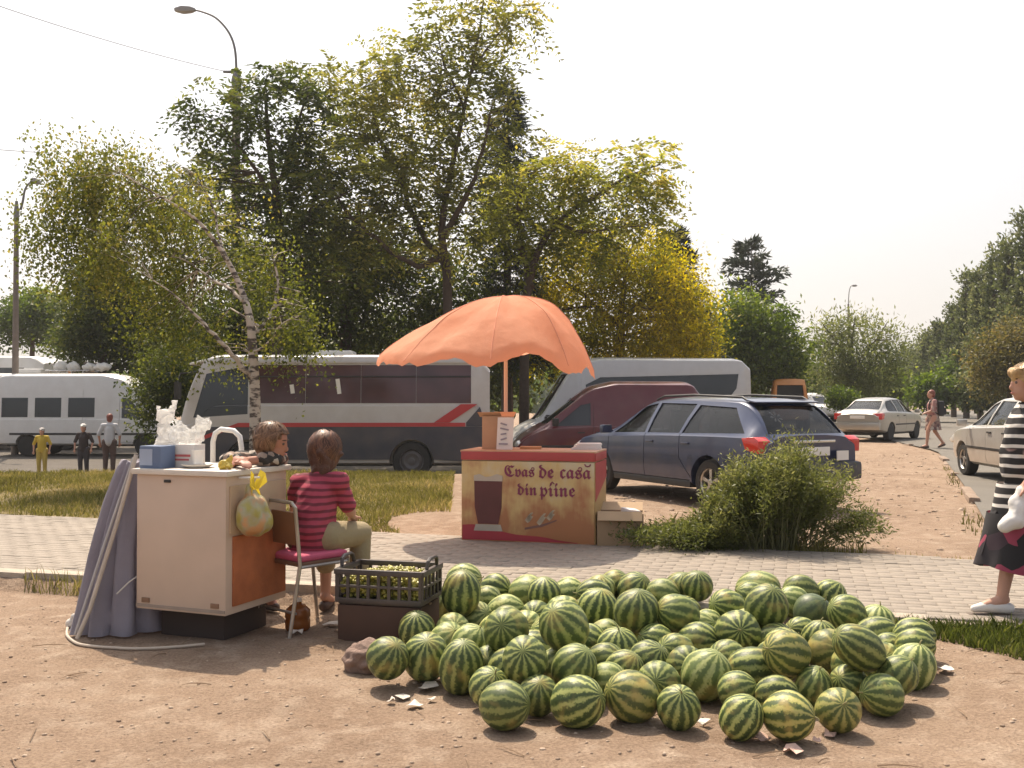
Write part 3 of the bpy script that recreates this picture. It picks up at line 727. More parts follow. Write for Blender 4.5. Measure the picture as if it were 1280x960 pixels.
# silver minibus: front at left, dark glass band swept up at the rear
Yc = 27.6; Lx = (632 - 640) * Yc / F; Rx = (926 - 640) * (Yc + .6) / F
L = math.hypot(Rx - Lx, .8)
band = [(-L / 2 + .35, 2.50), (-L / 2 + .42, 2.1), (-L / 2 + .75, 1.7), (-L / 2 + 1.3, 1.38), (L / 2 - 2.1, 1.30), (L / 2 - 2.1, 2.2), (L / 2 - 2.5, 2.40)]
vb = van('minibus', 'silver high roofed minibus with dark glass band behind the maroon van', ((Lx + Rx) / 2, Yc + .3, hz(1, Yc) + .05), (-1, -.10), L, 2.92, silverv, [band[::-1]], group=None)
Yc = 24.2; Lx = (640 - 640) * Yc / F; Rx = (868 - 640) * Yc / F
L = Rx - Lx
vm = van('panel_van', 'maroon panel van between the silver minibus and the blue estate car', ((Lx + Rx) / 2, Yc, hz(2, Yc) + .03), (-1, -.05), L, 2.22, maroon, [], hood=.85, hw=.92, roof=.78, wr=.32)
# white minibuses at the left
whitev = mat('white_paint', (.68, .67, .65), .4, var=.06, coat=.3, dust=.18)
def mini(label, x0px, x1px, Yc, H, head, group=None, nwin=3):
    L = (x1px - x0px) * Yc / F; f = L / 2; ws = []
    wl_ = (L - 2.3 - .35) / nwin
    for i in range(nwin):
        a = -f + .3 + i * wl_; ws.append(poly(a, 1.25, a + wl_ - .22, 1.25 + .62))
    return van('minibus', label, (((x0px + x1px) / 2 - 640) * Yc / F, Yc, hz(-16, Yc) + .03), head, L, H, whitev, ws, hood=.75, group=group)
m1 = mini('white minibus with three side windows beside the grass verge', 8, 232, 32.6, 2.62, (1, -.02))
m2 = mini('white minibus with luggage bundles on its roof rack', -110, 130, 36.5, 2.72, (1, 0), nwin=4)
mx = m2.location.x; 
part(m2, 'roof_hatch', MB().box((-.2 + 1.1, 0, 2.84), (1.0, .9, .16)), white_metal, bevel=.05)
rackz = hz(-16, 36.5) + .03 + 2.78
rr = MB()
for q in (-.5, .5): rr.tube([(-1.6 + 3.2, q, 2.86), (3.2, q, 2.86)], .02, 6)
for k in range(4): rr.tube([(1.7 + .42 * k, -.5, 2.86), (1.7 + .42 * k, .5, 2.86)], .018, 6).tube([(1.7 + .42 * k, -.5, 2.72), (1.7 + .42 * k, -.5, 2.88)], .018, 6)
part(m2, 'roof_rack', rr, chrome)
rb = random.Random(8)
for k, px in enumerate((76, 92, 112, 128)):
    p = W(px, 458, 36.3); b = MB().ball((0, 0, .17), (.2 + .14 * rb.random(), .2, .12 + .09 * rb.random()), 12, 8)
    o = remeshed(b.ball((.05, 0, .26), (.05, .06, .08)).ball((-.08, .05, .15), (.2, .18, .14)), 'luggage_bundle', mat('white_sack', (.7, .68, .64), .8, var=.15, bump=.5, bs=25), None, .03, 3, lambda c: .035 * np.sin(c[:, 0] * 23 + k * 2 + c[:, 2] * 17) * np.sin(c[:, 1] * 19 + k))
    o.location = (p.x, 36.3, rackz + .05); tag(o, 'white tied bundle riding on the minibus roof rack', 'luggage', 'bundles on the roof rack')
# far coach at the left
Yc = 40; L = 11.0
far_st = [(-L / 2, .5, 1.6, 3.3, 1.2, 1.1), (-L / 2 + .2, .4, 1.7, 3.5, 1.25, 1.15), (L / 2 - .4, .4, 1.7, 3.5, 1.25, 1.15), (L / 2, .5, 1.5, 3.2, 1.2, 1.05)]
fc = vehicle('coach', 'pale coach with long grey windows parked behind the white minibuses', 'bus', ((70 - 640) * Yc / F - L / 2, Yc, hz(-20, Yc) + .03), (1, 0), far_st, whitev,
    [poly(-L / 2 + .4 + i * 1.42, 1.8, -L / 2 + .4 + i * 1.42 + 1.36, 3.05) for i in range(7)], None, None, [(3.4, .48), (-3.2, .48)], 1.1, [], glass=glass_grey, sm=3, rt=1.3, steel=True, tw=.28)
# far small cars
def suv(label, px, py, head, paint, H=1.75, glass=None, z=None):
    h = Vector(head).normalized(); g = G(px, py)
    s = [(-2.1, .5, .95, 1.05, .78, .7), (-2.05, .42, 1.05, 1.6, .86, .68), (-1.8, .38, 1.05, H, .88, .68), (.2, .36, 1.03, H, .88, .68), (.5, .36, 1.02, H - .08, .88, .68), (1.0, .36, 1.0, 1.1, .88, .76), (1.9, .4, .92, 1.0, .85, .74), (2.1, .5, .7, .75, .74, .6)]
    v = vehicle('parked_car', label, 'car', (g.x, g.y, hz(g.x, g.y) + .03), h, s, paint, [poly(-1.8, 1.1, -.75, H - .15), poly(-.68, 1.1, .1, H - .15), [(.17, 1.1), (.85, 1.08), (.42, H - .2), (.17, H - .15)]],
        ([(-.6, 1.08), (.6, 1.08), (.52, H - .2), (-.52, H - .2)], .3, 1.2), ([(-.6, 1.12), (.6, 1.12), (.55, H - .15), (-.55, H - .15)], -2.3, -1.9), [(1.3, .36), (-1.25, .36)], .78, [], sm=5)
    for q in (1, -1): part(v, 'headlight', MB().ball((2.02, q * .6, .78), (.07, .14, .1)), lamp_clear); part(v, 'tail_light', MB().box((-2.08, q * .72, 1.0), (.06, .12, .26)), lamp_red, bevel=.02)
    return v
suv('white off road car far along the gravel by the orange cabin', 1012, 527, (.55, -.84), whitev)
suv('small white car parked far down the road under the trees', 1262, 528, (-.35, -.94), whitev, 1.6)

# ------------------------------------------------------------------ the counter chest and what stands on it
FZ = -.12
c0 = G(283, 808, FZ); u = Vector((-.93, .36, 0)).normalized(); v_ = Vector((.36, .93, 0)).normalized()
chest = thing('counter_chest', 'cream white chest counter with rusty orange side panel, hung with a yellow bag', 'counter', c0, math.atan2(-u.y, -u.x))
# local frame: x runs from the left corner (negative) to the near corner at 0; y runs away from the camera
cream = mat('cream_enamel', (.60, .46, .36), .45, var=.16, vs_=2.2, bump=.2, bs=5, dust=.28)
CW, CD, CZ0, CZ1 = .70, .66, .19, 1.06
body = MB(); body.box((-CW / 2, CD / 2, (CZ0 + CZ1) / 2), (CW, CD, CZ1 - CZ0))
body.build('cabinet', cream, chest, bevel=.012)
MB().box((-CW / 2, CD / 2, CZ1 + .018), (CW + .05, CD + .05, .036)).build('counter_top', mat('worktop', (.66, .60, .53), .5, var=.1, vs_=8, dust=.2), chest, bevel=.008)
rust = mat('rusty_orange', (.42, .13, .045), .7, var=.45, vs_=7, bump=.3, bs=30)
MB().box((.006, CD / 2 + .02, .46), (.016, CD - .09, .44)).build('side_panel', rust, chest, bevel=.004)
MB().box((.006, CD / 2, .85), (.014, CD - .06, .30)).build('side_panel', mat('tan_board', (.50, .37, .25), .7, var=.2, vs_=5), chest, bevel=.004)
MB().box((-CW / 2 - .01, CD / 2 + .03, .10), (CW - .2, CD - .2, .20)).build('under_shade_block', mat('under_shade_brown', (.05, .035, .03), .9), chest, bevel=.01)  # added dark inset block, its colour stands in for the shade beneath the chest
MB().box((-.45, -.004, 1.02), (.05, .012, .018)).build('latch', black_plastic, chest, bevel=.003)
for hx in (-.62, -.08): MB().box((hx, -.003, .25), (.06, .01, .03)).build('hinge', mat('rusty_hinge', (.25, .14, .08), .7, var=.4), chest, bevel=.002)
MB().box((-CW / 2, -.002, .215), (CW - .01, .008, .018)).build('kick_strip', mat('worn_strip', (.34, .27, .22), .6, var=.3), chest)
# push handle: bent white tube at the back
hp = [(-.62, CD + .06, .55), (-.62, CD + .06, 1.24), (-.60, CD + .06, 1.30), (-.55, CD + .06, 1.33), (-.44, CD + .06, 1.32), (-.39, CD + .06, 1.28), (-.375, CD + .06, 1.2), (-.375, CD + .06, .55)]
MB().tube([Vector(p) + Vector((-.04, 0, 0)) for p in hp], .019, 10).build('push_handle', white_metal, chest, smooth=True, ang=60)
MB().box((-.54, CD + .03, .58), (.34, .1, .05)).build('handle_bracket', white_metal, chest)
topz = FZ + CZ1 + .036
def on_chest(x, y, z=0.0): return chest.matrix_basis @ Vector((x, y, CZ1 + .036 + z))
chest.matrix_basis = Matrix.Translation(c0) @ Matrix.Rotation(math.atan2(-u.y, -u.x), 4, 'Z')
crot = math.atan2(-u.y, -u.x)

def carton(name, label, cat, x, y, dx, dy, dz, m, band=None, bandm=None, rz=0.0):
    o = thing(name, label, cat, on_chest(x, y), crot + rz)
    MB().box((0, 0, dz / 2), (dx, dy, dz)).build('box', m, o, bevel=.004)
    if band:
        for (bx0, bx1, bz0, bz1) in band:
            MB().box(((bx0 + bx1) / 2, -dy / 2 - .001, (bz0 + bz1) / 2), (bx1 - bx0, .004, bz1 - bz0)).build('print_band', bandm, o)
    return o
carton('carton', 'blue and white paper carton at the end of the counter', 'carton', -.61, .09, .17, .14, .145, mat('blue_card', (.13, .18, .29), .7, var=.12), [(-.084, .02, .02, .125)], mat('pale_blue_card', (.35, .42, .55), .7))
carton('carton', 'white carton with red print between bags and cup', 'carton', -.50, .24, .2, .13, .15, mat('white_card', (.70, .66, .62), .7, var=.06), [(-.07, .07, .07, .085), (-.06, .06, .045, .057)], mat('red_print', (.5, .12, .12), .7), .12)
film = mat('clear_film', (.82, .82, .80), .2, var=.1, trans=.5, alpha=.42)
filmw = mat('white_film', (.80, .79, .77), .3, var=.1, trans=.5, alpha=.62)
def crumple(name, label, cat, loc, balls, m, vox, amp, fr, group=None):
    b = MB()
    for c, r in balls: b.ball(c, r, 14, 9)
    sd = len(label)
    o = remeshed(b, name, m, None, vox * 2.2, 0, lambda c: amp * 3.2 * (vnoise(c[:, 0] + c[:, 1] * .7, c[:, 2] + c[:, 1] * .4, 26, sd) + .7 * vnoise(c[:, 0] - c[:, 1], c[:, 2], 60, sd + 1)))
    for p in o.data.polygons: p.use_smooth = False
    o.location = loc; return tag(o, label, cat, group)
crumple('plastic_bag', 'tall crumpled clear plastic bag standing on the counter end', 'plastic bag', on_chest(-.69, .26, .0), [((0, 0, .16), (.07, .06, .16)), ((.01, 0, .32), (.045, .04, .06)), ((-.05, .02, .36), (.02, .02, .06)), ((.06, .01, .38), (.02, .02, .05)), ((.01, -.01, .09), (.09, .08, .09))], filmw, .009, .014, 42)
crumple('plastic_bag', 'loose clear plastic bag spilling over the white carton', 'plastic bag', on_chest(-.50, .25, .13), [((0, 0, .06), (.12, .07, .06)), ((.08, 0, .13), (.035, .03, .08)), ((-.06, .02, .11), (.06, .03, .06)), ((.13, .02, .16), (.03, .02, .06))], film, .009, .013, 45)
cup = MB().lathe([(.03, 0), (.042, .085), (.044, .09), (.040, .09), (.029, .004)], 18)
tag(link('paper_cup', cup.mesh('paper_cup', True), mat('white_cup', (.75, .73, .70), .5)), 'white plastic cup beside the carton', 'cup').location = on_chest(-.36, .18, .026)
pl = MB().lathe([(.05, 0), (.075, .006), (.105, .022), (.11, .026), (.10, .024), (.07, .012), (.0, .010)], 24)
o = tag(link('plate', pl.mesh('plate', True), mat('white_plate', (.72, .69, .64), .35)), 'white plate lying on the counter under the cup', 'plate'); o.location = on_chest(-.36, .18)
pb = crumple('paper_wrapper', 'crumpled yellow wrapper on the counter corner', 'wrapper', on_chest(-.10, .12), [((0, 0, .03), (.05, .035, .03)), ((.03, .01, .06), (.02, .02, .04))], mat('yellow_film', (.62, .50, .12), .4, trans=.35), .008, .01, 90)

# yellow carrier bag hanging on the side
yb = thing('carrier_bag', 'full yellow carrier bag hanging from the counter side by its knotted handles', 'bag', on_chest(.10, .14, -.42), crot)
b = MB().ball((0, 0, .14), (.10, .12, .13), 16, 10).ball((0, .02, .10), (.115, .13, .10), 16, 10).cap((0, 0, .2), .07, (-.02, 0, .31), .025)
ym = bpy.data.materials.new('bag_film'); ym.use_nodes = True; nt = ym.node_tree; bs = nt.nodes['Principled BSDF']
tc = nn(nt, 'ShaderNodeTexCoord'); no = nn(nt, 'ShaderNodeTexNoise'); no.inputs['Scale'].default_value = 9; nt.links.new(tc.outputs['Object'], no.inputs['Vector'])
cr = nn(nt, 'ShaderNodeValToRGB'); e = cr.color_ramp.elements; e[0].position = .38; e[0].color = (.36, .31, .07, 1); e[1].position = .62; e[1].color = (.50, .27, .12, 1)
kk = e.new(.5); kk.color = (.36, .33, .20, 1)
nt.links.new(no.outputs['Fac'], cr.inputs[0]); nt.links.new(cr.outputs[0], bs.inputs['Base Color']); bs.inputs['Roughness'].default_value = .3
remeshed(b, 'bag_body', ym, yb, .011, 2, lambda c: .007 * np.sin(c[:, 1] * 60 + c[:, 2] * 18) * np.sin(c[:, 0] * 55))
k = MB()
for q in (-1, 1):
    k.add([(-.02, q * .01, .29), (.03, q * .02, .30), (.05, q * .06, .40), (.02, q * .05, .42), (.045, q * .09, .34)], [(0, 1, 2, 3), (1, 4, 2)])
    k.add([(-.01, q * .01, .30), (.02, q * .03, .31), (.035, q * .075, .17), (.01, q * .06, .16)], [(0, 1, 2, 3)])
k.build('handle_loop', mat('bag_yellow', (.75, .58, .05), .35, trans=.4), yb)
MB().tube([(-.09, -.02, .37), (0, -.01, .372), (.05, 0, .375)], .008, 6).build('hook', white_metal, yb)

# grey-blue cloth hung down over a pole at the left end
cl = thing('cloth_cover', 'grey blue cloth draped over poles, falling to the ground at the counter end', 'cloth', G(140, 790, FZ), .15)
tp = cl.location; n = 90; mrows = 40; V = []
for i in range(mrows):
    t = i / (mrows - 1); z = 1.13 * (1 - t) + .0
    w0 = .10 + .17 * t ** .8; dep = .08 + .12 * t
    xc = .15 - .13 * t - .02 * math.sin(t * 5)
    for k in range(n):
        a = 2 * math.pi * k / n
        fold = 1 + (.10 + .22 * t) * (1.6 * abs(math.sin(a * 4.5 + 1.3 * math.sin(2.5 * t) + .4 * math.sin(a * 3))) ** .7 - 1) + .05 * math.sin(a * 13 + 2 + 3 * t) + .04 * float(vnoise(a * 4, t * 5, 2.0, 7))
        V.append((xc + w0 * fold * math.cos(a), .05 + dep * fold * math.sin(a), z + .012 * math.sin(a * 5) * (1 - t) + (0.012 if i == mrows - 1 else 0)))
Q = [(i * n + k, i * n + (k + 1) % n, (i + 1) * n + (k + 1) % n, (i + 1) * n + k) for i in range(mrows - 1) for k in range(n)]
mbc = MB(); mbc.add(V, Q + [tuple(range(n))])
mbc.build('cloth', mat('grey_blue_cloth', (.33, .31, .36), .9, var=.2, vs_=5, bump=.35, bs=160, trans=.3), cl, smooth=True, ang=80)
MB().tube([(.17, -.06, 1.18), (.06, -.13, .72), (-.08, -.2, .2), (-.15, -.22, .02)], .014, 8).build('pole', mat('pale_wood', (.55, .48, .40), .7, var=.2), cl, smooth=True)
MB().tube([(.15, -.05, 1.16), (.0, -.16, .62), (-.17, -.2, .04)], .009, 6).build('pole', mat('grey_pole', (.45, .43, .42), .6), cl, smooth=True)
MB().tube([(.24, -.1, .42), (.15, -.15, .36), (.08, -.19, .29)], .005, 5).build('cord', mat('cord_white', (.6, .56, .5), .8), cl)
pts = [G(88, 778, FZ), G(84, 795, FZ), G(100, 806, FZ), G(130, 811, FZ), G(170, 812, FZ), G(225, 812, FZ), G(265, 806, FZ)]
P = []
for i in range(len(pts) - 1):
    for k in range(5): P.append(pts[i].lerp(pts[i + 1], k / 5))
P = [Vector((p.x, p.y, float(hgt(p.x, p.y)) + .012)) for p in P]
for _ in range(3): P = [P[0]] + [(P[i - 1] + P[i] * 2 + P[i + 1]) / 4 for i in range(1, len(P) - 1)] + [P[-1]]
tag(MB().tube(P, .009, 7).build('hose', mat('pale_hose', (.5, .42, .34), .6)), 'thin pale hose curling on the dirt in front of the counter', 'hose')
tag(remeshed(MB().ball((0, 0, .03), (.035, .03, .035)).ball((.02, 0, .07), (.02, .02, .03)), 'paper_scrap', mat('scrap_white', (.68, .64, .58), .7, var=.1, bump=.5), None, .008, 1), 'crumpled white scrap at the foot of the grey cloth', 'litter').location = G(90, 784, FZ) + Vector((0, 0, .0))

# ------------------------------------------------------------------ chair
ch = thing('metal_chair', 'tube framed chair with brown back panel and pink cushion', 'chair', G(384, 782, FZ), rad(48))
# local: +x front; back at x=-.2
tube_m = mat('chair_tube', (.42, .38, .34), .35, .7, var=.2)
for q in (1, -1):
    ch_leg = MB().tube([(-.28, q * .20, 0), (-.20, q * .20, .46), (-.24, q * .20, .84), (-.25, q * .17, .87)], .013, 8)
    ch_leg.build('rear_leg', tube_m, ch, smooth=True)
    MB().tube([(.24, q * .20, 0), (.19, q * .20, .46)], .013, 8).build('front_leg', tube_m, ch, smooth=True)
    MB().tube([(-.2, q * .2, .445), (.19, q * .2, .445)], .011, 8).build('seat_rail', tube_m, ch, smooth=True)
MB().tube([(-.25, -.18, .87), (-.26, 0, .875), (-.25, .18, .87)], .013, 8).build('top_rail', tube_m, ch, smooth=True)
MB().tube([(-.23, -.2, .15), (-.23, .2, .15)], .009, 6).build('stretcher', tube_m, ch, smooth=True)
MB().box((-.225, 0, .70), (.018, .37, .22), (0, -.1, 0)).build('backrest', mat('brown_board', (.20, .095, .045), .6, var=.25, vs_=4), ch, bevel=.006)
MB().box((0, 0, .462), (.42, .40, .03)).build('seat', mat('brown_seat', (.16, .08, .045), .6), ch, bevel=.01)
remeshed(MB().box((0, 0, .498), (.40, .40, .05)), 'cushion', mat('pink_cushion', (.50, .09, .16), .85, var=.2, bump=.3, bs=120), ch, .015, 6)
tag(MB().box((0, 0, .255), (.3, .3, .03)).box((-.12, -.12, .12), (.035, .035, .24)).box((.12, -.12, .12), (.035, .035, .24)).box((-.12, .12, .12), (.035, .035, .24)).box((.12, .12, .12), (.035, .035, .24)).box((0, 0, .46), (.3, .3, .03)).box((0, 0, .36), (.06, .06, .2)).build('stool', mat('brown_board', (.2, .1, .05), .6), None, bevel=.004), 'low wooden stool behind the cream counter', 'stool').location = (-1.95, 7.16, FZ)

# amber jug and scraps under the chair
jg = thing('amber_jug', 'amber plastic jug standing under the chair', 'jug', G(373, 786, FZ), .4)
MB().lathe([(.07, 0), (.082, .015), (.085, .06), (.078, .075), (.085, .09), (.083, .13), (.05, .165), (.026, .175), (.024, .195), (.0, .196)], 20).build('jug_body', mat('amber_plastic', (.34, .12, .03), .22, var=.3, vs_=10, trans=.35), jg, smooth=True, ang=50)
MB().lathe([(.027, .19), (.027, .21), (0, .211)], 14).build('lid', mat('pale_lid', (.7, .6, .5), .5), jg, smooth=True)

# ------------------------------------------------------------------ crates
def crate(loc, rz, m, label, L=.58, Wd=.38, H=.23):
    t = thing('produce_crate', label, 'crate', loc, rz)
    MB().box((0, 0, .012), (L - .02, Wd - .02, .02)).build('base', m, t, bevel=.004)
    for (dx, dy, wx, wy) in ((0, -Wd / 2, L, .016), (0, Wd / 2, L, .016), (-L / 2, 0, .016, Wd), (L / 2, 0, .016, Wd)):
        MB().box((dx, dy, H - .02), (wx + .014, wy + .014, .035)).build('rim', m, t, bevel=.005)
        MB().box((dx, dy, .03), (wx, wy, .03)).build('rail', m, t, bevel=.004)
        MB().box((dx, dy, H * .52), (wx * .998, wy * .9, .018)).build('rail', m, t, bevel=.004)
        nb = 9 if wx > wy else 6
        for k in range(nb):
            q = (k / (nb - 1) - .5) * .96
            MB().box((dx + (q * wx if wx > wy else 0), dy + (q * wy if wy > wx else 0), H * .5), (.02 if wx > wy else .014, .02 if wy > wx else .014, H - .03)).build('slat', m, t)
    for q in (-1, 1):
        MB().tube([(q * L / 2, -.1, H), (q * (L / 2 + .005), -.085, H + .045), (q * (L / 2 + .005), -.05, H + .06), (q * (L / 2 + .005), .05, H + .06), (q * (L / 2 + .005), .085, H + .045), (q * L / 2, .1, H)], .013, 8).build('handle', m, t, smooth=True)
    return t
cratem = mat('black_crate', (.05, .04, .04), .45, var=.3, dust=.2)
cp = Vector((-.80, 6.52, FZ)); crz = rad(-14)
lo = thing('cardboard_box', 'brown shaded box under the black crate of grapes', 'box', cp, crz)
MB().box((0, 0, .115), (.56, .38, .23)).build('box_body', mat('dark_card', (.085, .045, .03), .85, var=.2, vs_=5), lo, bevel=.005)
MB().box((0, 0, .226), (.57, .03, .012)).build('flap', mat('tan_card', (.36, .24, .15), .85), lo)
cr1 = crate(cp + Vector((0, 0, .232)), crz, cratem, 'black plastic crate of green grapes stacked on a brown box')
def grapes(n, L, Wd, H, seed):
    g = np.random.default_rng(seed); P = np.stack([g.uniform(-L / 2, L / 2, n), g.uniform(-Wd / 2, Wd / 2, n), H * (g.random(n) ** .7)], 1)
    P[:, 2] *= (1 - .25 * (np.abs(P[:, 0]) / (L / 2)) ** 2)
    o = pebbles('green_grapes', P, .013, .017, tint_mat('grape_skin', (.22, .20, .03), (.48, .44, .10), rough=.35, nscale=20, var=.15, bump=0), seed, .8)
    for p in o.data.polygons: p.use_smooth = True
    return o
go = stuff(grapes(2600, .53, .33, .17, 31)); go.location = cp + Vector((0, 0, .26)); go.rotation_euler = (0, 0, crz); tag(go, 'green grapes heaped in the black crate', 'grapes')

# brown stone lump by the melons
rk_ = MB().ball((0, 0, .08), (.13, .12, .10), 14, 10).ball((.05, .02, .1), (.09, .09, .07)).ball((-.06, -.01, .06), (.09, .1, .08))
st_ = remeshed(rk_, 'stone_block', mat('lump_stone', (.22, .15, .12), .95, var=.35, vs_=14, bump=.8, bs=35), None, .012, 1, lambda c: .012 * np.sin(c[:, 0] * 47 + 2 * np.sin(c[:, 2] * 40)) * np.sin(c[:, 1] * 43) + .006 * np.sin(c[:, 2] * 110))
st_.location = G(458, 842, FZ) + Vector((0, .1, -.01)); tag(st_, 'rough brown stone lump at the end of the melon heap', 'stone')

# ------------------------------------------------------------------ watermelons
def melon_mat(name, light, dark, edge, nst, yel):
    m = bpy.data.materials.new(name); m.use_nodes = True; nt = m.node_tree; b = nt.nodes['Principled BSDF']
    tc = nn(nt, 'ShaderNodeTexCoord'); oi = nn(nt, 'ShaderNodeObjectInfo')
    rnd = nn(nt, 'ShaderNodeMath', operation='MULTIPLY'); rnd.inputs[1].default_value = 37.0; nt.links.new(oi.outputs['Random'], rnd.inputs[0])
    def noi(sc, d=5, dist=0):
        n = nn(nt, 'ShaderNodeTexNoise', noise_dimensions='4D'); n.inputs['Scale'].default_value = sc; n.inputs['Detail'].default_value = d
        nt.links.new(tc.outputs['Object'], n.inputs['Vector']); nt.links.new(rnd.outputs[0], n.inputs['W']); return n
    sx = nn(nt, 'ShaderNodeSeparateXYZ'); nt.links.new(tc.outputs['Object'], sx.inputs[0])
    at = nn(nt, 'ShaderNodeMath', operation='ARCTAN2'); nt.links.new(sx.outputs[1], at.inputs[0]); nt.links.new(sx.outputs[0], at.inputs[1])
    na, nb = noi(3.0, 3), noi(9.0, 6)
    def madd(a, k, c):
        q = nn(nt, 'ShaderNodeMath', operation='MULTIPLY_ADD'); nt.links.new(a, q.inputs[0]); q.inputs[1].default_value = k
        if isinstance(c, (int, float)): q.inputs[2].default_value = c
        else: nt.links.new(c, q.inputs[2])
        return q.outputs[0]
    ang = madd(at.outputs[0], nst, 0.0); ang = madd(na.outputs['Fac'], 4.0, ang); ang = madd(nb.outputs['Fac'], 4.6, ang)
    si = nn(nt, 'ShaderNodeMath', operation='SINE'); nt.links.new(ang, si.inputs[0])
    s2 = madd(nb.outputs['Fac'], 1.3, si.outputs[0])
    cr = nn(nt, 'ShaderNodeValToRGB'); e = cr.color_ramp.elements
    e[0].position = .14; e[0].color = (*light, 1); e[1].position = .70; e[1].color = (*dark, 1); q = e.new(.42); q.color = (*edge, 1)
    mp = nn(nt, 'ShaderNodeMapRange'); mp.inputs['From Min'].default_value = -.5; mp.inputs['From Max'].default_value = 1.75
    nt.links.new(s2, mp.inputs['Value']); nt.links.new(mp.outputs[0], cr.inputs[0])
    av = nn(nt, 'ShaderNodeMix', data_type='RGBA'); av.inputs['B'].default_value = (*[(a_ + b_) / 2 for a_, b_ in zip(edge, dark)], 1)
    fr_ = nn(nt, 'ShaderNodeMath', operation='FRACT'); nt.links.new(rnd.outputs[0], fr_.inputs[0]); sc_ = nn(nt, 'ShaderNodeMath', operation='MULTIPLY'); nt.links.new(fr_.outputs[0], sc_.inputs[0]); sc_.inputs[1].default_value = .4
    nt.links.new(sc_.outputs[0], av.inputs['Factor']); nt.links.new(cr.outputs[0], av.inputs['A'])
    # yellow belly where the melon lay on the ground
    nc = noi(1.1, 2); mp2 = nn(nt, 'ShaderNodeMapRange'); mp2.inputs['From Min'].default_value = .56; mp2.inputs['From Max'].default_value = .74; mp2.inputs['To Max'].default_value = yel
    nt.links.new(nc.outputs['Fac'], mp2.inputs['Value'])
    mx = nn(nt, 'ShaderNodeMix', data_type='RGBA'); mx.inputs['B'].default_value = (.50, .36, .10, 1)
    nt.links.new(mp2.outputs[0], mx.inputs['Factor']); nt.links.new(av.outputs['Result'], mx.inputs['A'])
    # per melon tint
    hs = nn(nt, 'ShaderNodeHueSaturation'); hs.inputs['Saturation'].default_value = 1.0
    v = nn(nt, 'ShaderNodeMapRange'); v.inputs['To Min'].default_value = .8; v.inputs['To Max'].default_value = 1.15; nt.links.new(oi.outputs['Random'], v.inputs['Value']); nt.links.new(v.outputs[0], hs.inputs['Value'])
    nt.links.new(mx.outputs['Result'], hs.inputs['Color'])
    nd = noi(30, 4); dm = nn(nt, 'ShaderNodeMix', data_type='RGBA'); dm.inputs['B'].default_value = (.36, .28, .19, 1)
    mp3 = nn(nt, 'ShaderNodeMapRange'); mp3.inputs['From Min'].default_value = .55; mp3.inputs['From Max'].default_value = .8; mp3.inputs['To Max'].default_value = .22
    nt.links.new(nd.outputs['Fac'], mp3.inputs['Value']); nt.links.new(mp3.outputs[0], dm.inputs['Factor']); nt.links.new(hs.outputs[0], dm.inputs['A'])
    nt.links.new(dm.outputs['Result'], b.inputs['Base Color']); b.inputs['Roughness'].default_value = .48; b.inputs['Specular IOR Level'].default_value = .4
    bp = nn(nt, 'ShaderNodeBump'); bp.inputs['Strength'].default_value = .12; bp.inputs['Distance'].default_value = .02
    nt.links.new(nb.outputs['Fac'], bp.inputs['Height']); nt.links.new(bp.outputs[0], b.inputs['Normal'])
    return m
MM = {'mid': melon_mat('melon_striped', (.37, .395, .125), (.040, .066, .018), (.155, .195, .05), 12, .5),
      'pale': melon_mat('melon_pale', (.46, .48, .19), (.085, .125, .034), (.26, .30, .09), 11, .5),
      'dark': melon_mat('melon_dark', (.10, .13, .05), (.045, .065, .03), (.07, .10, .04), 11, .15),
      'yellow': melon_mat('melon_yellow', (.42, .38, .12), (.055, .08, .022), (.24, .25, .06), 11, .8)}
def melon_mesh(el, seed, pear=0.0):
    mb = MB(); mb.ball((0, 0, 0), 1.0, 28, 18); r = random.Random(seed); o = Vector((r.random() * 9, r.random() * 9, 0))
    out = []
    for p in mb.v:
        p = Vector(p); z = p.z; s = 1 + .025 * mnoise.noise(p * 1.3 + o) * 2
        d = 1 - .045 * math.exp(-((abs(z) - 1) / .12) ** 2) - pear * z
        out.append((p.x * s * d * (1 + .02 * seed), p.y * s * d, z * s * el + .03 * p.x))
    mb.v = out; return mb.mesh('watermelon', True, ang=0)
mm = [melon_mesh(1.0, 1), melon_mesh(1.12, 2), melon_mesh(1.22, 3, .03), melon_mesh(1.36, 4)]
stem_me = MB().tube([(0, 0, 0), (.01, .0, .10), (.05, .02, .20), (.13, .03, .24)], [.055, .04, .032, .03], 7).mesh('stem', True)
stem_m = mat('dry_stem', (.30, .27, .12), .8)
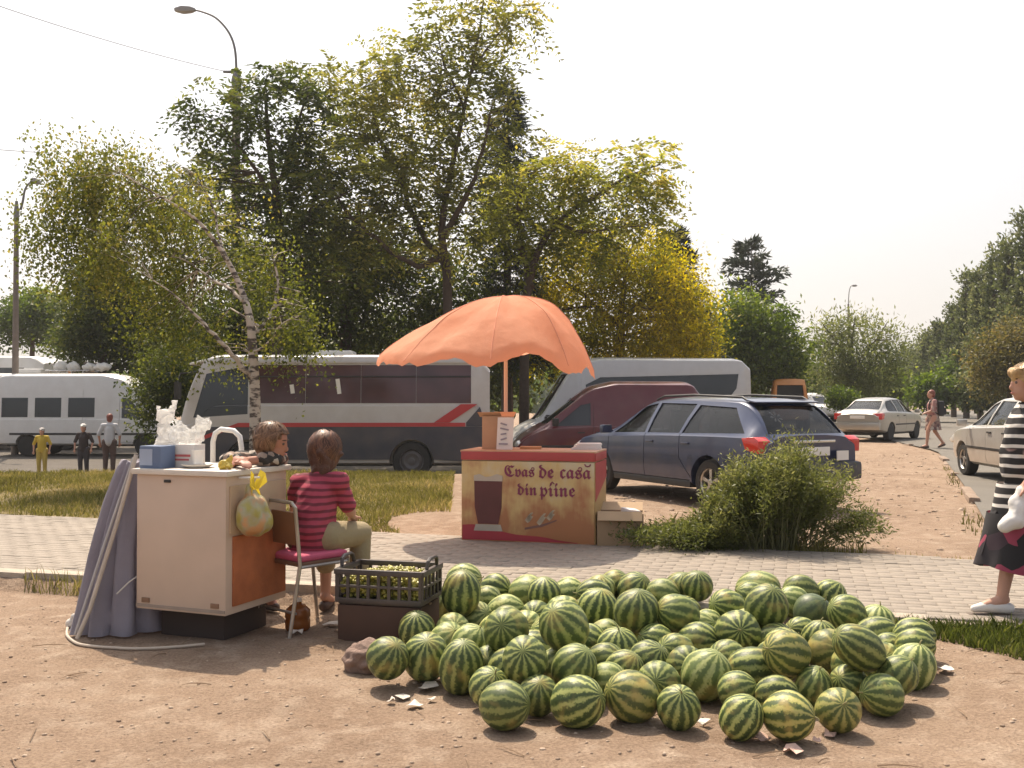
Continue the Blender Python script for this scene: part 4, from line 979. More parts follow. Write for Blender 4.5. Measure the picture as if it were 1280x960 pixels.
# photo centre, radius in photo pixels, kind, lying direction of the long axis (deg in picture, None = towards us), shape
ML = [(631, 880, 29, 'mid', 10, 1), (672, 868, 22, 'mid', 85, 0), (722, 876, 31, 'mid', 30, 1), (789, 869, 31, 'yellow', 150, 1), (847, 883, 26, 'mid', 88, 1), (925, 895, 26, 'mid', 60, 1), (984, 893, 29, 'yellow', 10, 1), (1046, 886, 26, 'yellow', None, 0), (1100, 867, 25, 'mid', 170, 0), (1140, 832, 26, 'pale', 80, 1),
      (611, 857, 23, 'mid', 70, 0), (577, 832, 29, 'mid', 85, 3), (533, 820, 28, 'mid', 85, 1), (485, 821, 25, 'mid', 60, 0), (760, 850, 19, 'pale', 20, 0), (921, 862, 17, 'mid', 30, 0), (969, 866, 22, 'mid', 15, 1), (1015, 858, 21, 'mid', 80, 2), (1060, 854, 20, 'mid', 140, 1), (1120, 842, 20, 'mid', 60, 1),
      (697, 830, 21, 'pale', 50, 0), (613, 828, 19, 'mid', None, 0), (560, 800, 22, 'pale', 60, 0), (820, 802, 22, 'mid', 150, 1), (757, 793, 19, 'pale', 20, 0), (1110, 812, 18, 'mid', 40, 0), (1142, 806, 20, 'mid', 10, 1), (1141, 794, 22, 'mid', 5, 2), (1000, 790, 19, 'mid', 150, 1), (950, 792, 18, 'mid', 80, 0), (884, 780, 17, 'pale', 0, 0), (595, 772, 20, 'pale', 40, 0), (632, 765, 22, 'pale', 20, 1), (671, 768, 20, 'mid', None, 0), (704, 765, 22, 'pale', None, 0), (610, 749, 17, 'pale', 10, 0), (1095, 777, 21, 'pale', 85, 0), (1037, 744, 19, 'mid', 60, 0), (660, 742, 22, 'pale', 10, 1), (620, 737, 19, 'mid', 0, 0), (712, 742, 20, 'pale', 20, 0), (742, 740, 20, 'mid', 170, 1), (793, 735, 20, 'mid', 60, 0), (828, 742, 19, 'pale', 0, 1), (852, 738, 20, 'mid', 90, 0), (1000, 740, 20, 'mid', 0, 1), (549, 756, 22, 'pale', 60, 0), (518, 762, 25, 'mid', 30, 0), (680, 736, 20, 'mid', 90, 0), (768, 742, 18, 'mid', 40, 0), (908, 757, 21, 'mid', 160, 1),
      # upper layer
      (656, 822, 27, 'mid', None, 0), (717, 833, 27, 'mid', 60, 1), (772, 808, 24, 'mid', 90, 0), (811, 826, 25, 'mid', 60, 0), (872, 801, 24, 'mid', 10, 1), (882, 842, 30, 'pale', 70, 1), (940, 835, 27, 'mid', 5, 2), (982, 815, 27, 'yellow', 160, 1), (1036, 815, 27, 'yellow', None, 0), (1072, 808, 28, 'mid', 145, 3), (922, 790, 27, 'mid', None, 1), (588, 802, 22, 'pale', 60, 0), (633, 787, 27, 'mid', None, 1), (705, 782, 31, 'mid', 120, 1),
      (577, 740, 25, 'mid', 85, 2), (747, 758, 23, 'mid', 80, 0), (795, 762, 26, 'mid', 85, 0), (846, 767, 24, 'mid', 160, 2), (957, 758, 26, 'mid', 80, 1), (947, 735, 22, 'pale', 5, 3), (1015, 766, 23, 'dark', 60, 0), (1057, 766, 22, 'mid', 150, 1), (871, 735, 18, 'mid', 90, 0), (580, 724, 20, 'pale', 10, 1)]
placed = []
NLOW = 51
def rest(x, y, r, skip=None):
    z = float(hgt(x, y, False)) + r * .97; sup = False
    for (a, b, c, q) in placed:
        d2 = (a - x) ** 2 + (b - y) ** 2; R = (q + r) * .945
        if d2 < R * R:
            zz = c + math.sqrt(R * R - d2)
            if zz > z: z = zz; sup = True
    return z, sup
rm = random.Random(12); info = []
for i, (px, py, rp, kd, ax, shp) in enumerate(ML):
    best = None
    for k in range(260):
        Y = 4.45 + k * .012; x = (px - 640) * Y / F; r = min(.175, max(.10, 1.06 * rp * Y / F))
        z, sup = rest(x, Y, r)
        pyy = CY + (CAMZ - z) * F / Y
        want = .125
        e = abs(pyy - py) + (abs(r - want) * 60)
        if i < NLOW and sup and z > .12: e += 60
        if i >= NLOW: r = min(r, .138); e += max(0, z - .20) * 160
        if best is None or e < best[0]: best = (e, x, Y, z, r, sup)
    e, x, Y, z, r, sup = best
    placed.append((x, Y, z, r)); info.append((px, py, kd, ax, shp, sup, e))
shape_el = [1.0, 1.12, 1.22, 1.36]
# melons deep in the heap, seen only between the others
gfil = random.Random(99); hull = [(x, y) for x, y, z, r in placed[:NLOW]]
for _ in range(900):
    a, b, c = gfil.sample(hull, 3); w1_, w2_ = sorted((gfil.random(), gfil.random())); x = a[0] * w1_ + b[0] * (w2_ - w1_) + c[0] * (1 - w2_); y = a[1] * w1_ + b[1] * (w2_ - w1_) + c[1] * (1 - w2_)
    r_ = gfil.uniform(.105, .125); z = float(hgt(x, y, False)) + r_ * .97
    if y < 4.95 + .15 * abs(x - .6): continue
    if all((x - q[0]) ** 2 + (y - q[1]) ** 2 + (z - q[2]) ** 2 > ((r_ + q[3]) * .88) ** 2 for q in placed):
        placed.append((x, y, z, r_)); info.append((0, 0, gfil.choice(['mid', 'mid', 'pale']), gfil.choice([0, 30, 60, 90, 150, None]), gfil.choice([0, 0, 1]), False, 0))
print('MELONS', len(placed))
def mel_place(x, y, z, up):
    if x < -.95: return 'by the brown stone'
    if up: return 'on top of the heap'
    if y < 4.95: return 'on dirt along the heap front'
    if x > 2.0: return 'beside the grass verge'
    if y > 6.1: return 'at the heap back by paving'
    return 'low within the heap'
LK = {'mid': ('round striped watermelon', 'oblong striped watermelon'), 'pale': ('pale green round watermelon', 'pale green oblong watermelon'), 'dark': ('very dark round watermelon', 'very dark oblong watermelon'), 'yellow': ('round yellow bellied watermelon', 'oblong yellow bellied watermelon')}
for i, ((x, y, z, r), (px, py, kd, ax, shp, sup, e)) in enumerate(zip(placed, info)):
    me = mm[shp]
    o = bpy.data.objects.new('watermelon', me); col.objects.link(o)
    if me.materials: pass
    else: me.materials.append(MM['mid'])
    o.material_slots[0].link = 'OBJECT'; o.material_slots[0].material = MM[kd]
    k = shape_el[shp]; s = r / (k ** .35)
    o.scale = (s, s, s); o.location = (x, y, z)
    if ax is None: d = Vector((rm.uniform(-.3, .3), -1, rm.uniform(.25, .7)))
    else: d = Vector((math.cos(rad(ax)), -.45 + rm.uniform(-.3, .3), math.sin(rad(ax)) * .9))
    q = d.to_track_quat('Z', 'Y').to_matrix() @ Matrix.Rotation(rm.random() * 6.28, 3, 'Z')
    o.rotation_euler = q.to_euler()
    up = z > .10
    has_stem = rm.random() < .35 or i in (4, 22, 62)
    size = 'large ' if r > .145 else ('small ' if r < .115 else '')
    pose = ' with end facing out' if ax is None else (' standing upright' if 60 <= ax <= 120 else ' tilted' if 20 < ax < 160 else ' on its side')
    tag(o, (size if not has_stem else '') + LK[kd][1 if shp else 0] + (' with stem stub,' if has_stem else '') + pose.replace('with end', 'end' if has_stem else 'with end') + ', ' + mel_place(x, y, z, up), 'watermelon', 'watermelons heaped beside the paved walk')
    if has_stem:
        st = bpy.data.objects.new('stem', stem_me); col.objects.link(st); st.parent = o; st.location = (0, 0, k * .955)
        if not stem_me.materials: stem_me.materials.append(stem_m)
    if abs(z) > 9: print('melon?', i)
print('MELON ERR', [(i, round(q[-1])) for i, q in enumerate(info) if q[-1] > 8])

# ------------------------------------------------------------------ litter: torn paper and leaves
litter_m = mat('litter_paper', (.66, .58, .50), .8, var=.2, vs_=20)
rl = random.Random(4)
def scrap(px, py, sz, label, m=litter_m, nm='paper_scrap'):
    p = G(px, py, FZ); mb = MB(); n = 7; ring = []
    for k in range(n):
        a = 2 * math.pi * k / n; q = sz * rl.uniform(.55, 1.2); ring.append((math.cos(a) * q, math.sin(a) * q * .8, .012 + rl.uniform(0, .03)))
    mb.add([(0, 0, .028)] + ring, [(0, k + 1, (k + 1) % n + 1) for k in range(n)]); mb.add([(0, 0, .026)] + [(a, b, c - .002) for a, b, c in ring], [(0, (k + 1) % n + 1, k + 1) for k in range(n)])
    o = mb.build(nm, m); o.location = (p.x, p.y, float(hgt(p.x, p.y)) - .004); o.rotation_euler = (0, 0, rl.random() * 6); return tag(o, label, 'litter', 'scraps littering the dirt round the melons')
for k, (px, py, sz) in enumerate([(505, 868, .06), (535, 858, .07), (520, 880, .05), (490, 875, .035), (540, 872, .03)]): scrap(px, py, sz, 'torn pale paper scrap on the dirt below the left end of the melons')
for px, py, sz in [(990, 938, .05), (1035, 918, .04), (948, 922, .05), (1020, 925, .03)]: scrap(px, py, sz, 'pinkish torn rind scrap on the dirt before the front melons', mat('rind_scrap', (.62, .42, .34), .7, var=.2))
for px, py, sz in [(880, 905, .035), (1180, 850, .05), (1165, 845, .03)]: scrap(px, py, sz, 'white plastic scrap caught at the edge of the melon heap', mat('scrap_white', (.68, .64, .58), .7))
scrap(415, 782, .06, 'pale paper scrap beside the chair legs'); scrap(372, 792, .05, 'flat pale scrap under the amber jug')
tw = MB()
for k in range(70):
    x = rl.uniform(-3.2, 3.6); y = rl.uniform(3.9, 6.6)
    if y > y_near(x) - .3: continue
    a = rl.random() * 6.28; L = rl.uniform(.04, .22); z = float(hgt(x, y)) + .006
    pts = [(x + math.cos(a) * L * t, y + math.sin(a) * L * t, float(hgt(x + math.cos(a) * L * t, y + math.sin(a) * L * t)) + .006 + .01 * math.sin(t * 3)) for t in (0, .35, .7, 1)]
    tw.tube(pts, [.003, .003, .0025, .001], 4)
stuff(tw.build('twigs', mat('dry_twig', (.24, .16, .10), .9)))

# ------------------------------------------------------------------ drinks stand with orange parasol
KR = rad(-15); KW, KD, KH = 1.36, .62, .90
kv = thing('drinks_stand', 'printed box counter advertising bread kvass under the orange parasol', 'stand', (.15 + .31 * math.sin(-KR) , 9.93 + .31 * math.cos(KR), 0), KR)
def pm_front():
    m = bpy.data.materials.new('printed_panel'); m.use_nodes = True; nt = m.node_tree; b = nt.nodes['Principled BSDF']
    tc = nn(nt, 'ShaderNodeTexCoord'); sx = nn(nt, 'ShaderNodeSeparateXYZ'); nt.links.new(tc.outputs['Object'], sx.inputs[0])
    no = nn(nt, 'ShaderNodeTexNoise'); no.inputs['Scale'].default_value = 3.2; no.inputs['Detail'].default_value = 5; nt.links.new(tc.outputs['Object'], no.inputs['Vector'])
    mp = nn(nt, 'ShaderNodeMapping'); mp.inputs['Scale'].default_value = (26, 1, 5); nt.links.new(tc.outputs['Object'], mp.inputs[0])
    n2 = nn(nt, 'ShaderNodeTexNoise'); n2.inputs['Scale'].default_value = 1.0; n2.inputs['Detail'].default_value = 4; nt.links.new(mp.outputs[0], n2.inputs['Vector'])
    cr = nn(nt, 'ShaderNodeValToRGB'); e = cr.color_ramp.elements; e[0].position = .30; e[0].color = (.60, .50, .33, 1); e[1].position = .72; e[1].color = (.42, .18, .08, 1); q = e.new(.5); q.color = (.60, .42, .18, 1)
    ad = nn(nt, 'ShaderNodeMath', operation='MULTIPLY_ADD'); nt.links.new(sx.outputs[2], ad.inputs[0]); ad.inputs[1].default_value = -.42; nt.links.new(no.outputs['Fac'], ad.inputs[2])
    a2 = nn(nt, 'ShaderNodeMath', operation='ADD'); nt.links.new(ad.outputs[0], a2.inputs[0]); a2.inputs[1].default_value = .16
    a3 = nn(nt, 'ShaderNodeMath', operation='MULTIPLY_ADD'); nt.links.new(n2.outputs['Fac'], a3.inputs[0]); a3.inputs[1].default_value = .22; nt.links.new(a2.outputs[0], a3.inputs[2])
    nt.links.new(a3.outputs[0], cr.inputs[0]); nt.links.new(cr.outputs[0], b.inputs['Base Color']); b.inputs['Roughness'].default_value = .45
    return m
red_m = mat('print_red', (.42, .06, .06), .5, var=.15, vs_=5)
MB().box((0, 0, KH / 2), (KW - .01, KD - .01, KH - .02)).build('carcass', mat('stand_body', (.5, .38, .22), .6), kv)
fy = -KD / 2
MB().box((0, fy - .004, .40), (KW, .018, .80)).build('front_panel', pm_front(), kv, bevel=.003)
MB().box((0, fy - .006, .853), (KW + .01, .026, .085)).build('fascia_strip', red_m, kv, bevel=.004)
sp = MB().box((KW / 2 + .002, .0, .40), (.014, KD, .80)); sp.build('side_panel', mat('print_ochre', (.50, .33, .14), .5, var=.25, vs_=4), kv, bevel=.003)
MB().prism([(-KD / 2, .42), (KD / 2, .62), (KD / 2, .80), (-KD / 2, .80)], 'x', KW / 2 + .0095, KW / 2 + .013).build('print_band', red_m, kv)
MB().box((KW / 2 + .004, 0, .853), (.022, KD, .085)).build('fascia_strip', red_m, kv, bevel=.004)
MB().box((0, 0, KH - .002), (KW + .03, KD + .03, .02)).build('counter_top', mat('stand_top', (.52, .30, .18), .5, var=.25, vs_=6), kv, bevel=.005)
yy = fy - .0135
# red swoosh along the foot of the panel
sw = [(-KW / 2 + .01, .01)] + [(KW / 2 - .16, .01)] + [(x, .02 + .13 * (.5 + .5 * math.cos((x + .66) * 2.6)) ** 1.2 + .015 * math.sin(x * 9)) for x in np.linspace(KW / 2 - .18, -KW / 2 + .01, 24)]
MB().prism(sw, 'y', yy - .003, yy + .006).build('print_band', mat('print_dark_red', (.36, .035, .05), .5, var=.15), kv)
# the glass of kvass
gx0 = -KW / 2 + .28
MB().prism([(gx0 - .145, .60), (gx0 - .14, .34), (gx0 - .105, .17), (gx0 + .105, .17), (gx0 + .14, .34), (gx0 + .145, .60)], 'y', yy - .004, yy + .004).build('printed_glass', mat('print_kvass', (.11, .03, .03), .4, var=.3, vs_=6), kv)
MB().prism([(gx0 - .15, .60), (gx0 + .15, .60), (gx0 + .15, .655)] + [(gx0 + .15 - .3 * t, .655 + .018 * math.sin(t * 9)) for t in (.2, .4, .6, .8)] + [(gx0 - .15, .655)], 'y', yy - .005, yy + .004).build('printed_foam', mat('print_foam', (.50, .42, .34), .5), kv)
MB().prism([(gx0 - .13, .165), (gx0 - .15, .10), (gx0 + .15, .10), (gx0 + .13, .165)], 'y', yy - .004, yy + .004).build('printed_glass_base', mat('print_base', (.40, .36, .30), .4, var=.3), kv)
for (ex, ez, sc) in ((.12, .20, .16), (.22, .25, .12), (.0, .22, .12)):      # pale ears of grain printed beside the glass
    b = MB()
    for k in range(7):
        t = k / 6; cx, cz = ex - .02 + .28 * sc * t, ez + sc * t * .4
        for q in (-1, 1): b.add([(cx, 0, cz), (cx + .03, 0, cz + q * .028), (cx + .055, 0, cz + q * .02 + .01), (cx + .03, 0, cz + q * .004)], [(0, 1, 2, 3)])
    b.v = [(x, yy - .0045, z) for x, y, z in b.v]; b.build('printed_grain', mat('print_pale', (.55, .45, .32), .5), kv)
MB().prism([(-.02, .125), (.16, .16), (.30, .22), (.31, .235), (.16, .185), (-.02, .145)], 'y', yy - .004, yy + .004).build('printed_spoon', mat('print_brown', (.2, .1, .08), .5), kv)
ink = mat('print_ink', (.22, .03, .08), .5)
def lettering(txt, cx, cz, width, size, par, y=None, m=ink, shear=0.0, off=.006):
    c = bpy.data.curves.new('t', 'FONT'); c.body = txt; c.size = size; c.align_x = 'CENTER'; c.align_y = 'CENTER'; c.extrude = .002; c.offset = off * size; c.shear = shear; c.resolution_u = 3
    o = bpy.data.objects.new('t', c); col.objects.link(o); me = evaluated(o, 'lettering'); bpy.data.objects.remove(o)
    xs = [v.co.x for v in me.vertices]; k = width / (max(xs) - min(xs)) if xs else 1
    mid = (max(xs) + min(xs)) / 2
    l = link('lettering', me, m, par); l.scale = (k, k, 1); l.location = (cx - mid * k, yy - .0035 if y is None else y, cz); l.rotation_euler = (rad(90), 0, 0); return l
def frak(s):
    o = ''
    for ch_ in s:
        if 'a' <= ch_ <= 'z': o += chr(0x1D586 + ord(ch_) - 97)
        elif 'A' <= ch_ <= 'Z': o += chr(0x1D56C + ord(ch_) - 65)
        else: o += ch_
    return o
lx = .21
for wd_, cx_, cz_, ww_ in (('Cvas', lx - .285, .695, .31), ('de', lx - .01, .695, .15), ('casa', lx + .285, .695, .31), ('din', lx - .205, .515, .20), ('piine', lx + .10, .515, .36)):
    lettering(frak(wd_), cx_, cz_, ww_, .18, kv)
MB().tube([(lx + .375, yy - .003, .785), (lx + .385, yy - .003, .768), (lx + .405, yy - .003, .762), (lx + .425, yy - .003, .768), (lx + .435, yy - .003, .785)], .007, 6).build('lettering', ink, kv)
MB().tube([(lx + .03, yy - .003, .585), (lx + .05, yy - .003, .605), (lx + .07, yy - .003, .585)], .006, 6).build('lettering', ink, kv)
def on_kv(x, y, z=0): return Matrix.Translation(kv.location) @ Matrix.Rotation(KR, 4, 'Z') @ Vector((x, y, KH + .008 + z))
bx_ = thing('cardboard_box', 'tan paper box on the drinks stand beside the parasol pole', 'box', on_kv(-.40, .02), KR)
MB().box((0, 0, .17), (.27, .22, .34)).build('box_body', mat('pink_card', (.52, .31, .19), .8, var=.15, vs_=5), bx_, bevel=.006)
for q in (-1, 1): MB().box((q * .05, -.02 + q * .09, .355), (.24, .10, .004), (q * .5, 0, 0)).build('flap', mat('pink_card', (.5, .3, .2), .8), bx_)
pr = thing('price_card', 'white price card leaning on the tan paper box', 'sign', on_kv(-.27, -.19), KR - .08)
MB().box((0, .03, .165), (.17, .006, .33), (-.16, 0, .06)).build('card', mat('card_white', (.74, .70, .68), .7, var=.05), pr)
for k in range(5):
    MB().box((-.01 + .012 * math.sin(k * 3), .0 + .008 * k, .06 + .05 * k), (.075 + .02 * math.cos(k * 2), .003, .016), (-.16, .3 * math.sin(k * 5), 0)).build('handwriting', mat('grey_ink', (.3, .28, .33), .7), pr)
pp = thing('paper_stack', 'white paper stack at the corner of the drinks stand', 'papers', on_kv(.52, .12), KR + .1)
for k in range(4): MB().box((.01 * k, .005 * k, .008 + .016 * k), (.30 - .02 * k, .2, .015), (0, .0, .05 * k)).build('sheet', mat('card_white', (.74, .7, .68), .7), pp)
o = MB().box((0, 0, .014), (.22, .12, .028)).build('flat_packet', mat('orange_packet', (.55, .27, .12), .6, var=.2), None, bevel=.006); o.location = on_kv(-.05, .05); o.rotation_euler = (0, 0, KR + .2); tag(o, 'flat orange packet in the middle of the drinks stand', 'packet')
# carton on the ground to the right
bo = thing('cardboard_box', 'open brown carton on the ground beside the drinks stand', 'box', G(778, 682) + Vector((0, .18, -.01)), rad(-8))
cardm = mat('brown_carton', (.33, .22, .13), .85, var=.18, vs_=5, bump=.15, bs=60)
for (c, d) in (((0, -.16, .16), (.44, .008, .32)), ((0, .16, .16), (.44, .008, .32)), ((-.22, 0, .16), (.008, .32, .32)), ((.22, 0, .16), (.008, .32, .32)), ((0, 0, .01), (.43, .31, .01))): MB().box(c, d).build('carton_wall', cardm, bo)
for (c, d, r_) in (((0, .235, .345), (.43, .17, .006), (.5, 0, 0)), ((0, -.2, .30), (.43, .1, .006), (1.0, 0, 0))): MB().box(c, d, r_).build('flap', mat('pale_carton', (.45, .32, .2), .85), bo)
o = MB().box((0, 0, 0), (.16, .12, .05)).build('white_packet', mat('card_white', (.7, .7, .7), .7), None, bevel=.01); o.location = bo.location + Vector((.1, .0, .325)); o.rotation_euler = (.1, .15, .4); tag(o, 'white packet lying on the open brown carton', 'packet')
MB().box((0, 0, .155), (.36, .26, .28)).build('carton_filling', cardm, bo)

# orange parasol
um = thing('parasol', 'wind bent orange parasol with scalloped edge over the drinks stand', 'parasol', on_kv(-.36, .20, 0) , 0)
UX, UY = um.location.x, um.location.y
orange = mat('orange_canvas', (.92, .46, .30), .8, var=.14, vs_=2.2, bump=.8, bs=7, trans=.62)
S0 = S(UY)
def canopy(off=0.0):
    n = 96; m = 18; V = []; zt = 1.60
    for i in range(m + 1):
        t = i / m
        for k in range(n):
            a = 2 * math.pi * k / n; ca, sa = math.cos(a), math.sin(a)
            # reach and drop of the rim in each direction
            left = max(0, -ca); right = max(0, ca); front = max(0, -sa); back = max(0, sa)
            R = 1.06 + .32 * left ** 2 - .13 * right ** 2
            drop = .70 - .03 * left + .10 * right ** 2 + .02 * front - .20 * back
            pw = 2.3 + 1.2 * right ** 2 - .55 * left
            a4 = a * 4 + .5; g8 = abs(math.sin(a4)); sag = -.085 * g8 * t ** 1.5 * (1 - t) * 3.2
            cen = math.exp(-((a - 4.83) / .42) ** 2)
            scal = (.05 + .13 * cen) * (g8 ** 1.3) * max(0, (t - .55) / .45) ** 1.6
            z = zt - drop * t ** pw + sag + .012 * math.sin(a * 11 + t * 7) * t + .008 * math.sin(a * 29 + t * 9) * t + .006 * math.sin(a * 47 + 3) * t * t + .05 * t * float(vnoise(ca * t * 2.1 + 5, sa * t * 2.1, 2.2, 4)) + .03 * t * float(vnoise(ca * t * 3 + 9, sa * t * 3, 4.5, 6))
            rr = R * t * (1 - .04 * g8 * t)
            V.append((rr * ca, rr * sa, z - off + scal))
    Q = [(i * n + k, i * n + (k + 1) % n, (i + 1) * n + (k + 1) % n, (i + 1) * n + k) for i in range(m) for k in range(n)]
    # hanging valance
    base = len(V)
    for k in range(n):
        a = 2 * math.pi * k / n; p = V[m * n + k]
        V.append((p[0] * 1.01, p[1] * 1.01, p[2] - .05 - .045 * abs(math.sin(a * 8 + .6)) + .05 * float(vnoise(a * 3, 0, 2.0, 3)) + .03 * float(vnoise(a * 9, 0, 2.0, 5))))
    Q += [(m * n + k, m * n + (k + 1) % n, base + (k + 1) % n, base + k) for k in range(n)]
    return V, Q
V, Q = canopy()
me = np_mesh('canopy', V, Q, None, True); link('canopy', me, orange, um)
for k in range(8):
    a = math.pi * 2 * k / 8 - .125; ca, sa = math.cos(a), math.sin(a)
    idx = int(round(a / (2 * math.pi) * 96)) % 96
    pth = [Vector(V[i * 96 + idx]) + Vector((0, 0, -.015)) for i in range(1, 19, 2)]
    MB().tube(pth, .007, 5).build('rib', white_metal, um)
    MB().tube([Vector(V[i * 96 + idx]) + Vector((0, 0, .002)) for i in range(0, 19)], .0045, 5).build('seam', mat('seam_orange', (.80, .34, .21), .8), um)
    MB().tube([(0, 0, 1.12), Vector(V[9 * 96 + idx]) + Vector((0, 0, -.02))], .006, 5).build('strut', white_metal, um)
MB().tube([(.0, 0, -.3), (.0, 0, 1.60)], .021, 10).build('pole', mat('pole_white', (.70, .52, .42), .5), um, smooth=True)
MB().lathe([(.032, 1.08), (.032, 1.16)], 12).build('runner', white_metal, um)

# ------------------------------------------------------------------ people
skin_m = mat('skin', (.50, .27, .19), .55, var=.1, vs_=8, bump=.05)
def head_parts(mb, c, R, k=1.0):
    M = Matrix.Translation(c) @ R.to_4x4()
    def b(o, r): mb.ball(M @ Vector(o) * 1, [q * k for q in r], 14, 10, R.to_euler())
    b((0, 0, .02 * k), (.096, .076, .100)); b((.028 * k, 0, -.045 * k), (.068, .060, .075)); b((.055 * k, 0, -.088 * k), (.034, .036, .026))
    b((.100 * k, 0, -.022 * k), (.020, .013, .020)); b((.092 * k, 0, -.0 * k), (.014, .011, .028)); b((.090 * k, 0, -.062 * k), (.014, .026, .012))
    for q in (1, -1): b((-.004 * k, q * .078 * k, -.012 * k), (.020, .010, .032))
    return M
def hand(mb, w, d, side, k=1.0, curl=.5, fine=True):
    """w wrist, d pointing direction of the hand"""
    d = d.normalized(); up = Vector((0, 0, 1)) if abs(d.z) < .9 else Vector((1, 0, 0))
    s = d.cross(up).normalized(); n = s.cross(d).normalized()
    pc = w + d * .045 * k
    mb.cap(w, .025 * k, pc, .032 * k); mb.cap(pc - s * .02 * k, .016 * k, pc + s * .022 * k, .016 * k)
    for i, (o, L) in enumerate(((-.028, .062), (-.009, .074), (.010, .070), (.028, .055))):
        a = pc + d * .03 * k + s * o * k; m_ = a + (d * math.cos(curl * .5) - n * math.sin(curl * .5)) * L * .5 * k; e = m_ + (d * math.cos(curl * 1.3) - n * math.sin(curl * 1.3)) * L * .55 * k
        mb.cap(a, .0095 * k, m_, .009 * k, 8); mb.cap(m_, .009 * k, e, .0075 * k, 8)
    t0 = w + d * .02 * k - s * side * .025 * k; t1 = t0 + (d * .7 - s * side * .7) * .04 * k; t2 = t1 + (d * .95 - s * side * .1) * .032 * k
    mb.cap(t0, .012 * k, t1, .011 * k, 8); mb.cap(t1, .011 * k, t2, .009 * k, 8)
def figure(J, k=1.0, hands=True, feet=True, legs=True):
    mb = MB(); v = {q: Vector(p) for q, p in J.items() if q not in ('hrot', 'curl')}
    R = Euler(J.get('hrot', (0, 0, 0))).to_matrix()
    head_parts(mb, v['head'], R, k)
    mb.cap(v['neck'], .052 * k, v['head'] + R @ Vector((-.015, 0, -.05)) * k, .048 * k)
    mb.cap(v['pelvis'], .125 * k, v['chest'], .118 * k); mb.cap(v['chest'], .115 * k, v['neck'], .06 * k)
    mb.cap(v['shL'], .062 * k, v['shR'], .062 * k)
    for s, sg in (('L', 1), ('R', -1)):
        mb.cap(v['sh' + s], .052 * k, v['el' + s], .040 * k); mb.cap(v['el' + s], .040 * k, v['ha' + s], .026 * k)
        if hands: hand(mb, v['ha' + s], v.get('hd' + s, v['ha' + s] - v['el' + s]), sg, k, J.get('curl', .6) if not hasattr(J.get('curl', .6), '__len__') else .6)
        if legs:
            mb.cap(v['hip' + s], .095 * k, v['kn' + s], .062 * k); mb.cap(v['kn' + s], .058 * k, v['an' + s], .036 * k)
            if feet:
                t = v['toe' + s]; mb.cap(v['an' + s] + (v['an' + s] - t).normalized() * .02 * k, .036 * k, v['an' + s].lerp(t, .6), .036 * k); mb.cap(v['an' + s].lerp(t, .5), .036 * k, t, .026 * k)
    return mb
def clothes(J, segs):
    mb = MB()
    for a, ra, b, rb_ in segs:
        A = Vector(J[a]) if isinstance(a, str) else Vector(a); B = Vector(J[b]) if isinstance(b, str) else Vector(b)
        mb.cap(A, ra, B, rb_, 14)
    return mb
def eyes(root, J, k):
    R = Euler(J.get('hrot', (0, 0, 0))).to_matrix(); c = Vector(J['head'])
    for q in (1, -1):
        MB().ball(c + R @ Vector((.077, q * .03, .012)) * k, .012 * k, 10, 8).build('eye', mat('eye_dark', (.12, .09, .08), .2), root, smooth=True)
        MB().ball(c + R @ Vector((.080, q * .032, .036)) * k, (.008 * k, .020 * k, .005 * k), 8, 6).build('eyebrow', mat('brow', (.10, .06, .04), .8), root, smooth=True)
    MB().ball(c + R @ Vector((.094, 0, -.058)) * k, (.012 * k, .026 * k, .006 * k), 8, 6).build('lips', mat('lips', (.42, .14, .12), .5), root, smooth=True)
def hair_fn(a=.006, f=90): return lambda c: a * np.sin(c[:, 1] * f + 2 * np.sin(c[:, 2] * 30)) + a * .6 * np.sin(c[:, 0] * f * 1.3)
def strands(root, H, R, k, m, n, rx, span, seed, off=(-.02, 0, .03), low=2.2, hairline=.95):
    g = np.random.default_rng(seed); P = []; 
    th0 = g.random(n) ** .6 * low; ph = g.uniform(-math.pi, math.pi, n); keep = ~((np.abs(ph) < 1.05) & (th0 > hairline)); th0, ph = th0[keep], ph[keep]; n = len(th0)
    V = []; seg = 6; wd = .0028 * k
    wob = g.normal(0, .16, n); lift = 1.0 + g.random(n) ** 2 * .16
    rows = []
    for s_ in range(seg):
        t = s_ / (seg - 1); th = th0 + span * t; pp = ph + wob * t * 2 + .15 * np.sin(th * 5 + ph * 3); rr = lift + .05 * t * g.random(n)
        stop = np.where(np.abs(pp) < 1.0, np.minimum(th, hairline + .15), th)
        x = np.cos(pp) * np.sin(stop) * rx[0] * rr; y = np.sin(pp) * np.sin(stop) * rx[1] * rr; z = np.cos(stop) * rx[2] * rr - np.maximum(0, stop - 1.9) * .05
        rows.append(np.stack([x, y, z], 1))
    A = np.stack(rows, 1); T = np.gradient(A, axis=1); N = A / np.linalg.norm(A, axis=2, keepdims=True); Sd = np.cross(T, N); Sd = Sd / np.maximum(1e-9, np.linalg.norm(Sd, axis=2, keepdims=True))
    taper = (np.array([.8, 1, 1, 1, .8, .3]) * wd)[None, :, None]; Lf = A - Sd * taper; Rt = A + Sd * taper
    allv = np.stack([Lf, Rt], 2).reshape(n, seg * 2, 3); M = np.array(R.to_3x3()); allv = (allv * k + np.array(off) * k) @ M.T + np.array(H)
    q = np.array([[2 * s_, 2 * s_ + 1, 2 * s_ + 3, 2 * s_ + 2] for s_ in range(seg - 1)])
    Q = (q[None] + (np.arange(n) * seg * 2)[:, None, None]).reshape(-1, 4)
    return stuff(link('hair_strands', np_mesh('hair_strands', allv.reshape(-1, 3), Q, np.repeat(g.random(n), seg - 1)), m, root))
